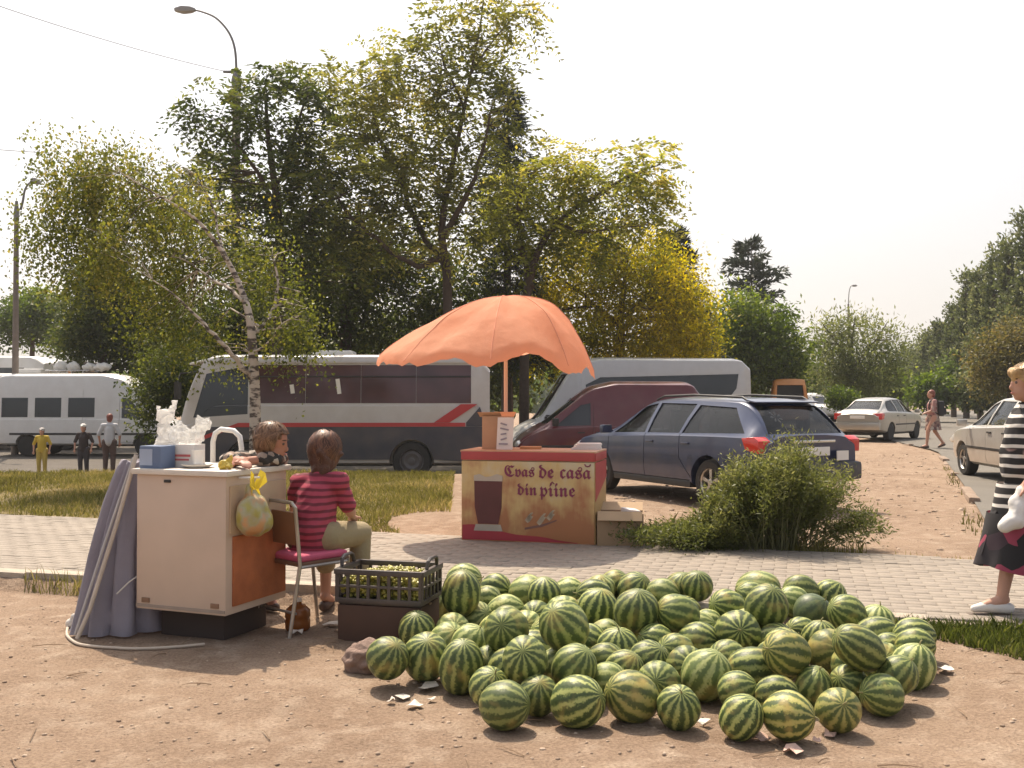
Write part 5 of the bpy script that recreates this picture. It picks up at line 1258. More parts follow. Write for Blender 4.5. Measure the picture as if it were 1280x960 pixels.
def pattern_mat(name, cols, scale, rough=.85):
    m = bpy.data.materials.new(name); m.use_nodes = True; nt = m.node_tree; b = nt.nodes['Principled BSDF']
    tc = nn(nt, 'ShaderNodeTexCoord'); vo = nn(nt, 'ShaderNodeTexVoronoi'); vo.inputs['Scale'].default_value = scale; nt.links.new(tc.outputs['Object'], vo.inputs['Vector'])
    cr = nn(nt, 'ShaderNodeValToRGB'); cr.color_ramp.interpolation = 'CONSTANT'; sp = nn(nt, 'ShaderNodeSeparateColor'); nt.links.new(vo.outputs['Color'], sp.inputs[0])
    e = cr.color_ramp.elements; e[0].color = (*cols[0], 1); e[1].color = (*cols[-1], 1); e[1].position = .84
    for i, c in enumerate(cols[1:-1]): q = e.new(.42 + .42 * i / max(1, len(cols) - 2)); q.color = (*c, 1)
    nt.links.new(sp.outputs[0], cr.inputs[0]); nt.links.new(cr.outputs[0], b.inputs['Base Color']); b.inputs['Roughness'].default_value = rough
    return m
def stripe_mat(name, c0, c1, freq, duty=.5, soft=.08, wob=.02, axis=2):
    m = bpy.data.materials.new(name); m.use_nodes = True; nt = m.node_tree; b = nt.nodes['Principled BSDF']
    tc = nn(nt, 'ShaderNodeTexCoord'); sx = nn(nt, 'ShaderNodeSeparateXYZ'); nt.links.new(tc.outputs['Object'], sx.inputs[0])
    no = nn(nt, 'ShaderNodeTexNoise'); no.inputs['Scale'].default_value = 5; nt.links.new(tc.outputs['Object'], no.inputs['Vector'])
    a = nn(nt, 'ShaderNodeMath', operation='MULTIPLY_ADD'); nt.links.new(no.outputs['Fac'], a.inputs[0]); a.inputs[1].default_value = wob; nt.links.new(sx.outputs[axis], a.inputs[2])
    q = nn(nt, 'ShaderNodeMath', operation='MULTIPLY'); nt.links.new(a.outputs[0], q.inputs[0]); q.inputs[1].default_value = freq
    fr = nn(nt, 'ShaderNodeMath', operation='FRACT'); nt.links.new(q.outputs[0], fr.inputs[0])
    cr = nn(nt, 'ShaderNodeValToRGB'); e = cr.color_ramp.elements; e[0].position = 0; e[0].color = (*c0, 1); e[1].position = duty + soft; e[1].color = (*c1, 1)
    k = e.new(duty); k.color = (*c0, 1); k = e.new(.97); k.color = (*c1, 1); k = e.new(1.0); k.color = (*c0, 1)
    nt.links.new(fr.outputs[0], cr.inputs[0]); nt.links.new(cr.outputs[0], b.inputs['Base Color']); b.inputs['Roughness'].default_value = .9
    return m

# seated woman in the maroon striped top, back to us
loc = Vector((ch.location.x, ch.location.y, FZ)); prz = rad(74)
w1 = thing('person', 'person in maroon striped top with brown hair sitting on the brown backed chair', 'person', (loc.x + .03, loc.y + .04, FZ), prz)
J = dict(pelvis=(.0, 0, .62), chest=(.07, 0, .87), neck=(.13, 0, 1.03), head=(.19, .0, 1.165), hrot=(0, .25, .15), shL=(.10, .155, .965), shR=(.10, -.155, .965), elL=(.16, .22, .76), elR=(.18, -.20, .76), haL=(.30, .10, .96), haR=(.38, -.12, .70),
         hdL=(-.35, -.5, .9), hipL=(.03, .09, .60), hipR=(.03, -.09, .60), knL=(.45, .12, .58), knR=(.43, -.16, .58), anL=(.44, .12, .1), anR=(.36, -.18, .1), toeL=(.58, .13, .04), toeR=(.50, -.2, .04))
remeshed(figure(J), 'body', skin_m, w1, .0085, 3)
eyes(w1, J, 1)
remeshed(clothes(J, [('pelvis', .145, 'chest', .138), ('chest', .135, (.12, 0, 1.01), .075), ('shL', .075, 'shR', .075), ('shL', .066, (.14, .20, .82), .058), ('shR', .066, (.15, -.19, .82), .058), ('pelvis', .15, (.02, 0, .56), .16)]), 'striped_top', stripe_mat('maroon_stripes', (.40, .06, .10), (.15, .025, .04), 21, .5, .15, .03), w1, .010, 4, lambda c: .022 * vnoise(c[:, 1] * .6 + c[:, 0], c[:, 2], 11, 3) + .012 * vnoise(c[:, 1] + c[:, 2] * .8, c[:, 2] - c[:, 0], 26, 5))
remeshed(clothes(J, [('hipL', .115, 'knL', .085), ('hipR', .115, 'knR', .085), ('hipL', .12, 'hipR', .12), ('knL', .08, (.44, .12, .34), .075), ('knR', .08, (.40, -.17, .34), .075)]), 'trousers', mat('khaki_cloth', (.30, .24, .14), .9, var=.15, bump=.2), w1, .011, 4)
for s in 'LR': remeshed(MB().cap(Vector(J['an' + s]) + Vector((-.03, 0, -.06)), .04, Vector(J['toe' + s]) + Vector((0, 0, -.005)), .033), 'shoe', mat('dark_shoe', (.09, .06, .05), .6), w1, .01, 2)
hm = mat('brown_hair', (.10, .042, .024), .6, var=.35, vs_=30, bump=.5, bs=120)
H = Vector(J['head']); R = Euler(J['hrot']).to_matrix()
hb = MB().ball(H + R @ Vector((-.022, 0, .035)), (.105, .094, .105), 16, 10, J['hrot']).ball(H + R @ Vector((-.05, 0, -.05)), (.085, .096, .095), 14, 9).ball(H + R @ Vector((-.065, 0, -.13)), (.055, .075, .07)).ball(H + R @ Vector((-.115, 0, -.02)), (.045, .05, .05)).ball(H + R @ Vector((.0, .078, -.03)), (.05, .03, .06)).ball(H + R @ Vector((-.03, -.092, -.02)), (.03, .03, .05)).ball(H + R @ Vector((-.03, -.12, -.01)), (.014, .03, .012))
remeshed(hb, 'hair', hm, w1, .009, 2, hair_fn(.005, 85))
strands(w1, H, R, 1.0, tint_mat('brown_strands', (.05, .02, .012), (.24, .10, .05), .45, 60, .2, 0), 5200, (.116, .106, .120), .85, 3, low=2.5)

# seller leaning over the counter, face towards the seated woman
sl = Vector((-1.95, 7.16, 0))
w2 = thing('person', 'person in dark flowered clothing leaning on the counter, turned to the seated companion', 'person', (sl.x, sl.y, FZ), rad(-50))
inv = (Matrix.Translation(w2.location) @ Matrix.Rotation(rad(-50), 4, 'Z')).inverted()
def wl2(x, y, z): return inv @ Vector((x, y, z))
az = topz + .045
e1 = wl2(-1.90, 6.66, az); e2 = wl2(-1.60, 6.72, az); h1 = wl2(-1.76, 6.46, az); h2 = wl2(-1.74, 6.56, az)
nk = wl2(-1.715, 6.86, 1.035)
J2 = dict(pelvis=tuple(wl2(-1.95, 7.16, .50)), chest=tuple(wl2(-1.84, 6.99, .90)), neck=tuple(nk), head=tuple(inv @ W(341, 553, 6.75)), hrot=(0, .25, .85), shL=tuple(wl2(-1.64, 6.97, 1.0)), shR=tuple(wl2(-1.87, 6.79, 1.0)),
          elL=tuple(e2), elR=tuple(e1), haL=tuple(h2), haR=tuple(h1), hipL=(0, .09, .60), hipR=(0, -.09, .60), knL=(.02, .22, .50), knR=(.02, -.22, .50), anL=(-.04, .22, .10), anR=(-.04, -.22, .10), toeL=(.08, .24, .04), toeR=(.08, -.24, .04))
if (w2.matrix_basis @ Vector((0, 0, 0))) is None: pass
remeshed(figure(J2), 'body', mat('tanned_skin', (.40, .18, .12), .55, var=.1), w2, .0085, 3)
eyes(w2, J2, 1)
floral = pattern_mat('flower_cloth', [(.035, .03, .028), (.10, .06, .045), (.30, .22, .17), (.48, .42, .36)], 26)
remeshed(clothes(J2, [('pelvis', .145, 'chest', .14), ('chest', .135, tuple(nk + Vector((-.02, 0, -.02))), .075), ('shL', .075, 'shR', .075), ('shL', .066, 'elL', .056), ('shR', .066, 'elR', .056), ('elR', .054, tuple(e1.lerp(h1, .5)), .046), ('elL', .054, tuple(e2.lerp(h2, .5)), .046)]), 'flowered_shirt', floral, w2, .010, 3, lambda c: .02 * vnoise(c[:, 1] + c[:, 0], c[:, 2], 13, 3) + .012 * vnoise(c[:, 1] + c[:, 2], c[:, 2] - c[:, 0], 26, 5))
remeshed(clothes(J2, [('hipL', .11, 'knL', .085), ('hipR', .11, 'knR', .085), ('hipL', .12, 'hipR', .12), ('knL', .08, 'anL', .06), ('knR', .08, 'anR', .06)]), 'trousers', mat('dark_cloth', (.05, .045, .05), .9), w2, .012, 4)
for s in 'LR': remeshed(MB().cap(Vector(J2['an' + s]) + Vector((-.03, 0, -.06)), .04, Vector(J2['toe' + s]) + Vector((0, 0, -.005)), .033), 'shoe', mat('dark_shoe', (.09, .06, .05), .6), w2, .01, 2)
H = Vector(J2['head']); R = Euler(J2['hrot']).to_matrix()
remeshed(MB().ball(H + R @ Vector((-.018, 0, .042)), (.102, .086, .092), 16, 10, J2['hrot']).ball(H + R @ Vector((-.055, 0, -.02)), (.062, .075, .08)), 'hair', mat('light_brown_hair', (.17, .085, .045), .5, var=.35, vs_=40, bump=.5, bs=120), w2, .009, 2, hair_fn(.004, 95))
strands(w2, H, R, 1.0, tint_mat('light_strands', (.10, .045, .025), (.30, .17, .09), .4, 60, .2, 0), 4200, (.108, .092, .102), .5, 4, low=1.95)

# woman walking at the right edge in a striped dress
wy = 6.72; wx = (1293 - 640) * wy / F
w3 = thing('person', 'blonde person in black and white striped dress walking with a white bag', 'person', (wx, wy, .0), rad(176))
J3 = dict(pelvis=(0, 0, .88), chest=(.02, 0, 1.20), neck=(.02, 0, 1.38), head=(.05, 0, 1.53), hrot=(0, .05, 0), shL=(.01, .17, 1.32), shR=(.01, -.17, 1.32), elL=(.03, .22, 1.03), elR=(-.06, -.23, 1.04), haL=(.15, .20, .86), haR=(.05, -.25, .84),
          hipL=(.0, .09, .86), hipR=(0, -.09, .86), knL=(.19, .10, .49), knR=(-.06, -.1, .48), anL=(.27, .11, .09), anR=(-.33, -.1, .16), toeL=(.43, .12, .035), toeR=(-.20, -.1, .04), curl=1.3)
remeshed(figure(J3, 1.0), 'body', skin_m, w3, .0085, 3)
eyes(w3, J3, 1)
stripes = stripe_mat('black_white_stripes', (.022, .02, .022), (.66, .62, .58), 15, .62, .05, .02)
def skirt(J, z0, z1, r0, r1, name, m, root, xo0=0.0, xo1=0.0, ell=.9, n=40, rows=16, fold=.05, wob=0.0):
    V = []
    for i in range(rows):
        t = i / (rows - 1)
        for k in range(n):
            a = 2 * math.pi * k / n; rr = (r0 + (r1 - r0) * t) * (1 + fold * t * math.sin(a * 6 + 2 * t) + .3 * fold * t * math.sin(a * 11))
            V.append((xo0 + (xo1 - xo0) * t + rr * math.cos(a), rr * ell * math.sin(a), z0 + (z1 - z0) * t + wob * t * math.sin(a * 2 + 1)))
    Q = [(i * n + k, i * n + (k + 1) % n, (i + 1) * n + (k + 1) % n, (i + 1) * n + k) for i in range(rows - 1) for k in range(n)]
    return MB().add(V, Q).build(name, m, root, smooth=True, ang=80)
remeshed(clothes(J3, [('pelvis', .18, 'chest', .17), ('chest', .165, (.02, 0, 1.36), .075), ('shL', .078, 'shR', .078), ('shL', .07, (.02, .205, 1.16), .062), ('shR', .07, (-.02, -.21, 1.16), .062), ((.10, 0, 1.18), .105, (.10, 0, .95), .13), ((.06, 0, .9), .14, (.03, 0, .75), .165)]), 'dress_top', stripes, w3, .011, 4, lambda c: .022 * vnoise(c[:, 1] * .7 + c[:, 0], c[:, 2] * .6, 12, 3) + .012 * vnoise(c[:, 1] + c[:, 2] * .5, c[:, 2] - c[:, 0], 24, 5))
skirt(J3, .86, .50, .20, .225, 'skirt', stripes, w3, .04, .09)
hem = pattern_mat('dark_flower_hem', [(.02, .018, .02), (.03, .025, .03), (.30, .05, .09), (.05, .03, .04)], 9)
skirt(J3, .66, .29, .222, .262, 'skirt_hem', hem, w3, .085, .13, wob=.03)
MB().prism([(.22, .66), (.33, .42), (.38, .38), (.33, .55), (.28, .68)], 'y', -.03, .06).build('skirt_flounce', hem, w3, bevel=.01)
nt = stripes.node_tree; bsd = nt.nodes['Principled BSDF']; srcc = bsd.inputs['Base Color'].links[0].from_socket     # printed roses over the stripes
tcn = nn(nt, 'ShaderNodeTexCoord'); von = nn(nt, 'ShaderNodeTexVoronoi'); von.inputs['Scale'].default_value = 4.6; nt.links.new(tcn.outputs['Object'], von.inputs['Vector'])
rm1 = nn(nt, 'ShaderNodeMapRange'); rm1.inputs['From Min'].default_value = .36; rm1.inputs['From Max'].default_value = .30; nt.links.new(von.outputs['Distance'], rm1.inputs['Value'])
sxn = nn(nt, 'ShaderNodeSeparateXYZ'); nt.links.new(tcn.outputs['Object'], sxn.inputs[0])
rm2 = nn(nt, 'ShaderNodeMapRange'); rm2.inputs['From Min'].default_value = 1.10; rm2.inputs['From Max'].default_value = 1.06; nt.links.new(sxn.outputs[2], rm2.inputs['Value'])
rm3 = nn(nt, 'ShaderNodeMapRange'); rm3.inputs['From Min'].default_value = .86; rm3.inputs['From Max'].default_value = .90; nt.links.new(sxn.outputs[2], rm3.inputs['Value'])
mA = nn(nt, 'ShaderNodeMath', operation='MULTIPLY'); nt.links.new(rm1.outputs[0], mA.inputs[0]); nt.links.new(rm2.outputs[0], mA.inputs[1])
mB = nn(nt, 'ShaderNodeMath', operation='MULTIPLY'); nt.links.new(mA.outputs[0], mB.inputs[0]); nt.links.new(rm3.outputs[0], mB.inputs[1])
rc = nn(nt, 'ShaderNodeValToRGB'); rc.color_ramp.elements[0].color = (.35, .07, .10, 1); rc.color_ramp.elements[1].color = (.62, .40, .36, 1); rc.color_ramp.elements[1].position = .32; nt.links.new(von.outputs['Distance'], rc.inputs[0])
mC = nn(nt, 'ShaderNodeMix', data_type='RGBA'); nt.links.new(mB.outputs[0], mC.inputs['Factor']); nt.links.new(srcc, mC.inputs['A']); nt.links.new(rc.outputs[0], mC.inputs['B']); nt.links.new(mC.outputs['Result'], bsd.inputs['Base Color'])
hm3 = mat('blonde_hair', (.46, .30, .14), .5, var=.3, vs_=40, bump=.5, bs=120)
H = Vector(J3['head'])
remeshed(MB().ball(H + Vector((-.015, 0, .05)), (.115, .096, .092), 16, 10).ball(H + Vector((-.05, 0, -.02)), (.075, .09, .09)).ball(H + Vector((.075, 0, .075)), (.045, .065, .035)), 'hair', hm3, w3, .009, 2, hair_fn(.006, 80))
strands(w3, H, Matrix.Identity(3), 1.0, tint_mat('blonde_strands', (.30, .17, .07), (.62, .44, .22), .4, 60, .2, 0), 3600, (.118, .10, .105), .6, 5, low=2.1, hairline=.8)
shoe_m = mat('white_shoe', (.70, .66, .62), .5, var=.08)
for s in 'LR':
    a = Vector(J3['an' + s]); t = Vector(J3['toe' + s]); dz = a.z - .09
    remeshed(MB().cap(a + Vector((-.045, 0, -.052)), .040, a.lerp(t, .55) + Vector((0, 0, -.012)), .042).cap(a.lerp(t, .5) + Vector((0, 0, -.012)), .042, t + Vector((.02, 0, .0)), .026), 'shoe', shoe_m, w3, .009, 2)
    MB().box(a.lerp(t, .45) + Vector((0, 0, -.052 - .02)), (.30, .082, .018), (0, math.atan2(a.z - t.z - .055, .16) if s == 'R' else 0, 0)).build('shoe_sole', mat('sole', (.12, .09, .07), .8), w3, bevel=.006)
hb_ = thing('carrier_bag', 'white rolled bag held by the person in striped dress', 'bag', (0, 0, 0))
hl = Matrix.Translation(w3.location) @ Matrix.Rotation(rad(176), 4, 'Z') @ Vector((.19, .20, .80))
hb_.location = hl
remeshed(MB().cap((.02, 0, .03), .035, (-.03, -.02, -.16), .065).cap((-.03, -.02, -.16), .06, (-.10, -.02, -.20), .05).ball((-.02, 0, -.07), (.05, .045, .08)), 'bag_body', mat('white_bag', (.74, .71, .68), .6, var=.06, bump=.3, bs=20), hb_, .010, 5, lambda c: .003 * np.sin(c[:, 2] * 50 + c[:, 0] * 40))

# pedestrian with a backpack
def walker(label, px, pyfeet, z, k, rz, top_m, leg_m, hair_m, pack=False, cap=None, low=True, dress=None, group=None, sink=0.0, sit=False):
    g = G(px, pyfeet, z); o = thing('person', label, 'person', (g.x, g.y, hz(g.x, g.y) + .03 if z is None else z), rz, group)
    J = dict(pelvis=(0, 0, .90), chest=(.02, 0, 1.22), neck=(.02, 0, 1.40), head=(.05, 0, 1.55), shL=(0, .17, 1.34), shR=(0, -.17, 1.34), elL=(.08, .24, 1.08), elR=(-.06, -.24, 1.08), haL=(.24, .2, 1.02), haR=(.08, -.26, .88),
             hipL=(0, .09, .88), hipR=(0, -.09, .88), knL=(.16, .09, .49), knR=(-.08, -.09, .48), anL=(.20, .09, .08), anR=(-.30, -.09, .14), toeL=(.36, .1, .03), toeR=(-.18, -.1, .035))
    if sit:
        J.update(knL=(.02, .10, .49), knR=(.02, -.10, .49), anL=(-.02, .10, .08), anR=(-.02, -.10, .08), toeL=(.14, .12, .03), toeR=(.14, -.12, .03), elL=(-.02, .28, 1.1), elR=(-.02, -.28, 1.1), haL=(.06, .26, .86), haR=(.06, -.26, .86))
    J = {q: tuple(Vector(p) * k) for q, p in J.items()}
    remeshed(figure(J, k), 'body', skin_m, o, .014, 2)
    K = lambda *a: tuple(Vector(a) * k)
    remeshed(clothes(J, [('pelvis', .15 * k, 'chest', .145 * k), ('chest', .14 * k, K(.02, 0, 1.38), .075 * k), ('shL', .075 * k, 'shR', .075 * k), ('shL', .068 * k, 'elL', .055 * k), ('shR', .068 * k, 'elR', .055 * k)]), 'shirt', top_m, o, .015, 3)
    if dress: skirt(J, .95 * k, .52 * k, .16 * k, .22 * k, 'skirt', dress, o)
    else: remeshed(clothes(J, [('hipL', .11 * k, 'knL', .08 * k), ('hipR', .11 * k, 'knR', .08 * k), ('hipL', .12 * k, 'hipR', .12 * k), ('knL', .078 * k, 'anL', .06 * k), ('knR', .078 * k, 'anR', .06 * k)]), 'trousers', leg_m, o, .015, 3)
    for s in 'LR': remeshed(MB().cap(Vector(J['an' + s]) + Vector((-.03 * k, 0, -.04 * k)), .042 * k, Vector(J['toe' + s]), .034 * k), 'shoe', mat('dark_shoe', (.09, .06, .05), .6), o, .014, 2)
    H = Vector(J['head'])
    remeshed(MB().ball(H + Vector((-.02, 0, .04)) * k, (.106 * k, .09 * k, .095 * k)).ball(H + Vector((-.05, 0, -.03)) * k, (.07 * k, .08 * k, .08 * k)), 'hair', hair_m, o, .014, 2)
    if cap:
        remeshed(MB().ball(H + Vector((-.01, 0, .065)) * k, (.112 * k, .10 * k, .08 * k)).cap(H + Vector((.07, 0, .07)) * k, .03 * k, H + Vector((.15, 0, .06)) * k, .022 * k), 'cap', cap, o, .013, 2)
    if pack:
        b = MB().box(K(-.20, 0, 1.15), K(.18, .30, .42))
        bp = b.build('backpack', mat('black_pack', (.03, .03, .033), .7, var=.3), o, bevel=.05); MB().box(K(-.31, 0, 1.07), K(.07, .22, .2)).build('pocket', mat('black_pack', (.03, .03, .03), .7), bp, bevel=.02)
        for q in (1, -1): MB().tube([K(-.14, q * .1, 1.32), K(-.02, q * .115, 1.43), K(.12, q * .12, 1.33), K(.15, q * .12, 1.15), K(-.1, q * .13, .98)], .018 * k, 6).build('strap', mat('black_pack', (.03, .03, .03), .7), bp)
    return o
dp = pattern_mat('patterned_dress', [(.22, .13, .11), (.36, .27, .21), (.12, .07, .07), (.42, .36, .31)], 14)
walker('person with black backpack and patterned skirt walking past the silver saloon', 1166, 560, 0.0, 1.0, rad(172), pattern_mat('pink_top', [(.36, .19, .17), (.42, .3, .26), (.28, .12, .12), (.45, .38, .34)], 18), None, mat('auburn_hair', (.20, .06, .04), .5, var=.3), pack=True, dress=dp)
zl = hz(-12, 22) + .03
darkh = mat('dark_hair', (.035, .025, .02), .5, var=.3)
walker('child in yellow clothes standing by the yard kerb', 53, 594, zl, .68, rad(-80), mat('yellow_cloth', (.50, .36, .05), .9, var=.15), mat('yellow_cloth2', (.44, .33, .08), .9, var=.15), darkh, cap=mat('grey_cap', (.5, .47, .44), .8), sit=True)
walker('person in dark jacket and white cap standing by the yard kerb', 105, 595, zl, .74, rad(-88), mat('dark_jacket', (.045, .035, .035), .85, var=.2), mat('dark_cloth', (.05, .045, .05), .9), darkh, cap=mat('white_cap', (.72, .70, .66), .7), sit=True)
walker('person in white shirt standing at the white minibus', 137, 592, zl, .88, rad(100), mat('white_shirt', (.55, .55, .56), .85, var=.1), mat('brown_trousers', (.12, .08, .07), .9), mat('auburn_hair', (.2, .06, .04), .5), sit=True)

# ------------------------------------------------------------------ trees
bark = mat('bark', (.085, .06, .045), .95, var=.35, vs_=12, bump=.8, bs=30)
def birch_mat():
    m = bpy.data.materials.new('birch_bark'); m.use_nodes = True; nt = m.node_tree; b = nt.nodes['Principled BSDF']
    tc = nn(nt, 'ShaderNodeTexCoord'); mp = nn(nt, 'ShaderNodeMapping'); mp.inputs['Scale'].default_value = (3.5, 3.5, 9); nt.links.new(tc.outputs['Object'], mp.inputs[0])
    no = nn(nt, 'ShaderNodeTexNoise'); no.inputs['Scale'].default_value = 1.6; no.inputs['Detail'].default_value = 7; nt.links.new(mp.outputs[0], no.inputs['Vector'])
    cr = nn(nt, 'ShaderNodeValToRGB'); e = cr.color_ramp.elements; e[0].position = .44; e[0].color = (.08, .06, .05, 1); e[1].position = .53; e[1].color = (.50, .43, .36, 1)
    nt.links.new(no.outputs['Fac'], cr.inputs[0]); nt.links.new(cr.outputs[0], b.inputs['Base Color']); b.inputs['Roughness'].default_value = .85
    return m
birch_bark = birch_mat()
L_dark = leaf_mat('leaf_dark', (.028, .042, .010), (.058, .080, .017), (.17, .18, .04), .5)
L_locust = leaf_mat('leaf_locust', (.06, .072, .018), (.16, .17, .035), (.40, .36, .09), .6)
L_yellow = leaf_mat('leaf_yellow', (.10, .115, .015), (.25, .235, .028), (.52, .44, .05), .68)
L_birch = leaf_mat('leaf_birch', (.05, .065, .012), (.12, .14, .024), (.28, .25, .055), .5)
L_pine = leaf_mat('needle', (.018, .028, .018), (.035, .05, .030), (.07, .085, .05), .15)
L_poplar = leaf_mat('leaf_poplar', (.035, .05, .018), (.085, .105, .038), (.21, .22, .10), .45)
L_green = leaf_mat('leaf_green', (.035, .06, .010), (.08, .125, .018), (.19, .23, .04), .5)
L_bush = leaf_mat('leaf_bush', (.05, .065, .018), (.12, .14, .04), (.26, .26, .10), .45)

def rand_dirs(g, n):
    v = g.normal(size=(n, 3)); return v / np.linalg.norm(v, axis=1, keepdims=True)
def unit(v): return v / np.maximum(1e-9, np.linalg.norm(v, axis=-1, keepdims=True))
def leaves_at(g, C, D, length, width, nrm_jit=.9):
    """one diamond leaf per row: C base points, D directions"""
    n = len(C); D = unit(D); s = unit(np.cross(D, rand_dirs(g, n)))
    L = length * (.6 + .8 * g.random((n, 1))); Wd = width * (.6 + .8 * g.random((n, 1)))
    a = C; b = C + D * L * .45 + s * Wd * .5; c = C + D * L; d = C + D * L * .45 - s * Wd * .5
    up = np.cross(s, D) * Wd * .12
    return np.stack([a, b + up, c, d + up], 1)
def crown(blobs, Y, g, style, leaf, clr=.35, per=60, droop=.35, shell=.55):
    """style: 'frond' pinnate sprays, 'leafy' loose leaves on twigs, 'needle' tufts, 'weep' hanging strings"""
    quads = []; tints = []; tips = []
    for (px, py, rx, ry, dy, rd, nc) in blobs:
        c = np.array(W(px, py, Y + dy)); s = S(Y + dy); R = np.array([rx / s, rd, ry / s])
        d = rand_dirs(g, nc); rr = (shell + (1 - shell) * g.random(nc)) ** 1.0; rr = np.where(g.random(nc) < .3, g.random(nc) ** .5, rr)
        P = c + d * R * rr[:, None] * (1 + .22 * g.normal(size=(nc, 1)) * .6)
        tips.append(P)
        bt = g.normal(.0, .10)
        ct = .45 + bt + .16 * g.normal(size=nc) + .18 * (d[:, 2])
        if style == 'frond':
            nf = max(1, per // 12); N = nc * nf
            base = np.repeat(P, nf, 0) + g.normal(size=(N, 3)) * clr * .22
            dr = unit(np.repeat(d * .7, nf, 0) + rand_dirs(g, N) * .9 + np.array([0, 0, -.1])); FL = clr * (1.0 + .8 * g.random((N, 1)))
            side = unit(np.cross(dr, np.array([0, 0, 1.0]) + .5 * rand_dirs(g, N)))
            for k in range(6):
                t = (k + 1) / 6.5
                p = base + dr * FL * t + np.array([0, 0, -1.0]) * droop * FL * t * t
                for q in (1, -1):
                    quads.append(leaves_at(g, p, side * q + dr * .45 + np.array([0, 0, -.25]), leaf[0], leaf[1])); tints.append(np.repeat(ct, nf) + .1 * g.normal(size=N))
        elif style == 'leafy':
            N = nc * per; q = g.normal(size=(N, 3)) * clr * .55; C = np.repeat(P, per, 0) + q
            D = unit(q) * .6 + rand_dirs(g, N) + np.array([0, 0, -droop]); quads.append(leaves_at(g, C, D, *leaf)); tints.append(np.repeat(ct, per) + .13 * g.normal(size=N))
        elif style == 'weep':
            ns = max(1, per // 14); N = nc * ns; base = np.repeat(P, ns, 0) + g.normal(size=(N, 3)) * clr * .6; L = clr * (1.2 + 1.4 * g.random((N, 1))); out = rand_dirs(g, N) * np.array([.4, .4, .15])
            for k in range(14):
                t = k / 13.0; p = base + out * L * t + np.array([0, 0, -1.0]) * L * t ** 1.3 + g.normal(size=(N, 3)) * .05
                quads.append(leaves_at(g, p, rand_dirs(g, N) * .8 + np.array([0, 0, -.7]), *leaf)); tints.append(np.repeat(ct, ns) + .13 * g.normal(size=N))
        elif style == 'needle':
            N = nc * per; t = g.random((N, 1)); dirs = unit(d * np.array([1, 1, .25]) + np.array([0, 0, -.15])); dd = np.repeat(dirs, per, 0)
            C = np.repeat(P, per, 0) + dd * clr * (t - .5) * 2 + g.normal(size=(N, 3)) * clr * .12
            D = dd * .5 + rand_dirs(g, N); quads.append(leaves_at(g, C, D, *leaf)); tints.append(np.repeat(ct, per) + .1 * g.normal(size=N))
    Qv = np.concatenate(quads); T = np.clip(np.concatenate(tints), 0, 1)
    V = Qv.reshape(-1, 3); Q = np.arange(len(V)).reshape(-1, 4)
    return V, Q, T, np.concatenate(tips)
def path_w(pts, Y):
    out = []
    for p in pts:
        dy = p[3] if len(p) > 3 else 0
        out.append((W(p[0], p[1], Y + dy), p[2]))
    return out
def smooth_path(pr, n=4):
    P = [p for p, r in pr]; Rr = [r for p, r in pr]; oP = []; oR = []
    for i in range(len(P) - 1):
        a = P[max(0, i - 1)]; b = P[i]; c = P[i + 1]; d = P[min(len(P) - 1, i + 2)]
        for k in range(n):
            t = k / n
            oP.append(.5 * ((2 * b) + (c - a) * t + (2 * a - 5 * b + 4 * c - d) * t * t + (3 * b - a - 3 * c + d) * t ** 3)); oR.append(Rr[i] + (Rr[i + 1] - Rr[i]) * t)
    return oP + [P[-1]], oR + [Rr[-1]]
def tree(name, label, Y, limbs, blobs, lm, style='leafy', leaf=(.09, .05), clr=.4, per=60, droop=.3, seed=1, bm=None, twigs=.5, group=None, shell=.55, base_z=None, dens=1.0):
    """limbs: lists of (px, py, radius[, dY]); the first is the trunk, its first point the foot"""
    g = np.random.default_rng(seed); bm = bm or bark
    p0 = W(limbs[0][0][0], limbs[0][0][1], Y); bz = hz(p0.x, p0.y) if base_z is None else base_z
    root = thing(name, label, 'bush' if 'bush' in name or 'shrub' in name else 'tree', (p0.x, p0.y, bz), 0, group)
    o = Vector((p0.x, p0.y, bz)); nodes = []
    for i, lb in enumerate(limbs):
        pr = path_w(lb, Y)
        if i == 0: pr[0] = (Vector((pr[0][0].x, pr[0][0].y, bz - .05)), pr[0][1])
        P, R = smooth_path(pr); wob = [Vector(g.normal(size=3)) * r * .5 for r in R]
        P = [p + w for p, w in zip(P, wob)] if i else P
        MB().tube([p - o for p in P], R, 9 if i == 0 else 7).build('trunk' if i == 0 else 'limb', bm, root, smooth=True, ang=80)
        nodes += list(zip(P, R))
    blobs = [(*b_[:6], max(3, int(b_[6] * dens))) for b_ in blobs]
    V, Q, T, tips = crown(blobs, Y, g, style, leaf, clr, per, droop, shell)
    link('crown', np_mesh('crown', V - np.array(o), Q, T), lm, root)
    if twigs > 0:
        tw = MB(); NP = np.array([p for p, r in nodes]); used_ = {}
        for t in tips:
            if g.random() > twigs: continue
            d = np.linalg.norm(NP - t, axis=1) + .6 * np.maximum(0, NP[:, 2] - t[2]); k = int(np.argmin(d)); a = nodes[k][0]; L = (Vector(t) - a).length
            if L > (2.0 if style == 'weep' else 4.0): continue
            used_[k] = used_.get(k, 0) + 1
            if used_[k] > 7: continue
            m_ = a.lerp(Vector(t), .5) + Vector(g.normal(size=3)) * L * .08 + Vector((0, 0, .06 * L))
            r0 = min(nodes[k][1] * .6, .012 + .010 * L)
            tw.tube([a - o, m_ - o, Vector(t) - o], [r0, r0 * .6, .004], 4, caps=False)
        if tw.v: stuff(tw.build('twigs', bm, root, smooth=True, ang=0))
    return root

GB = 560   # foot row is taken from the terrain, this is only a starting point
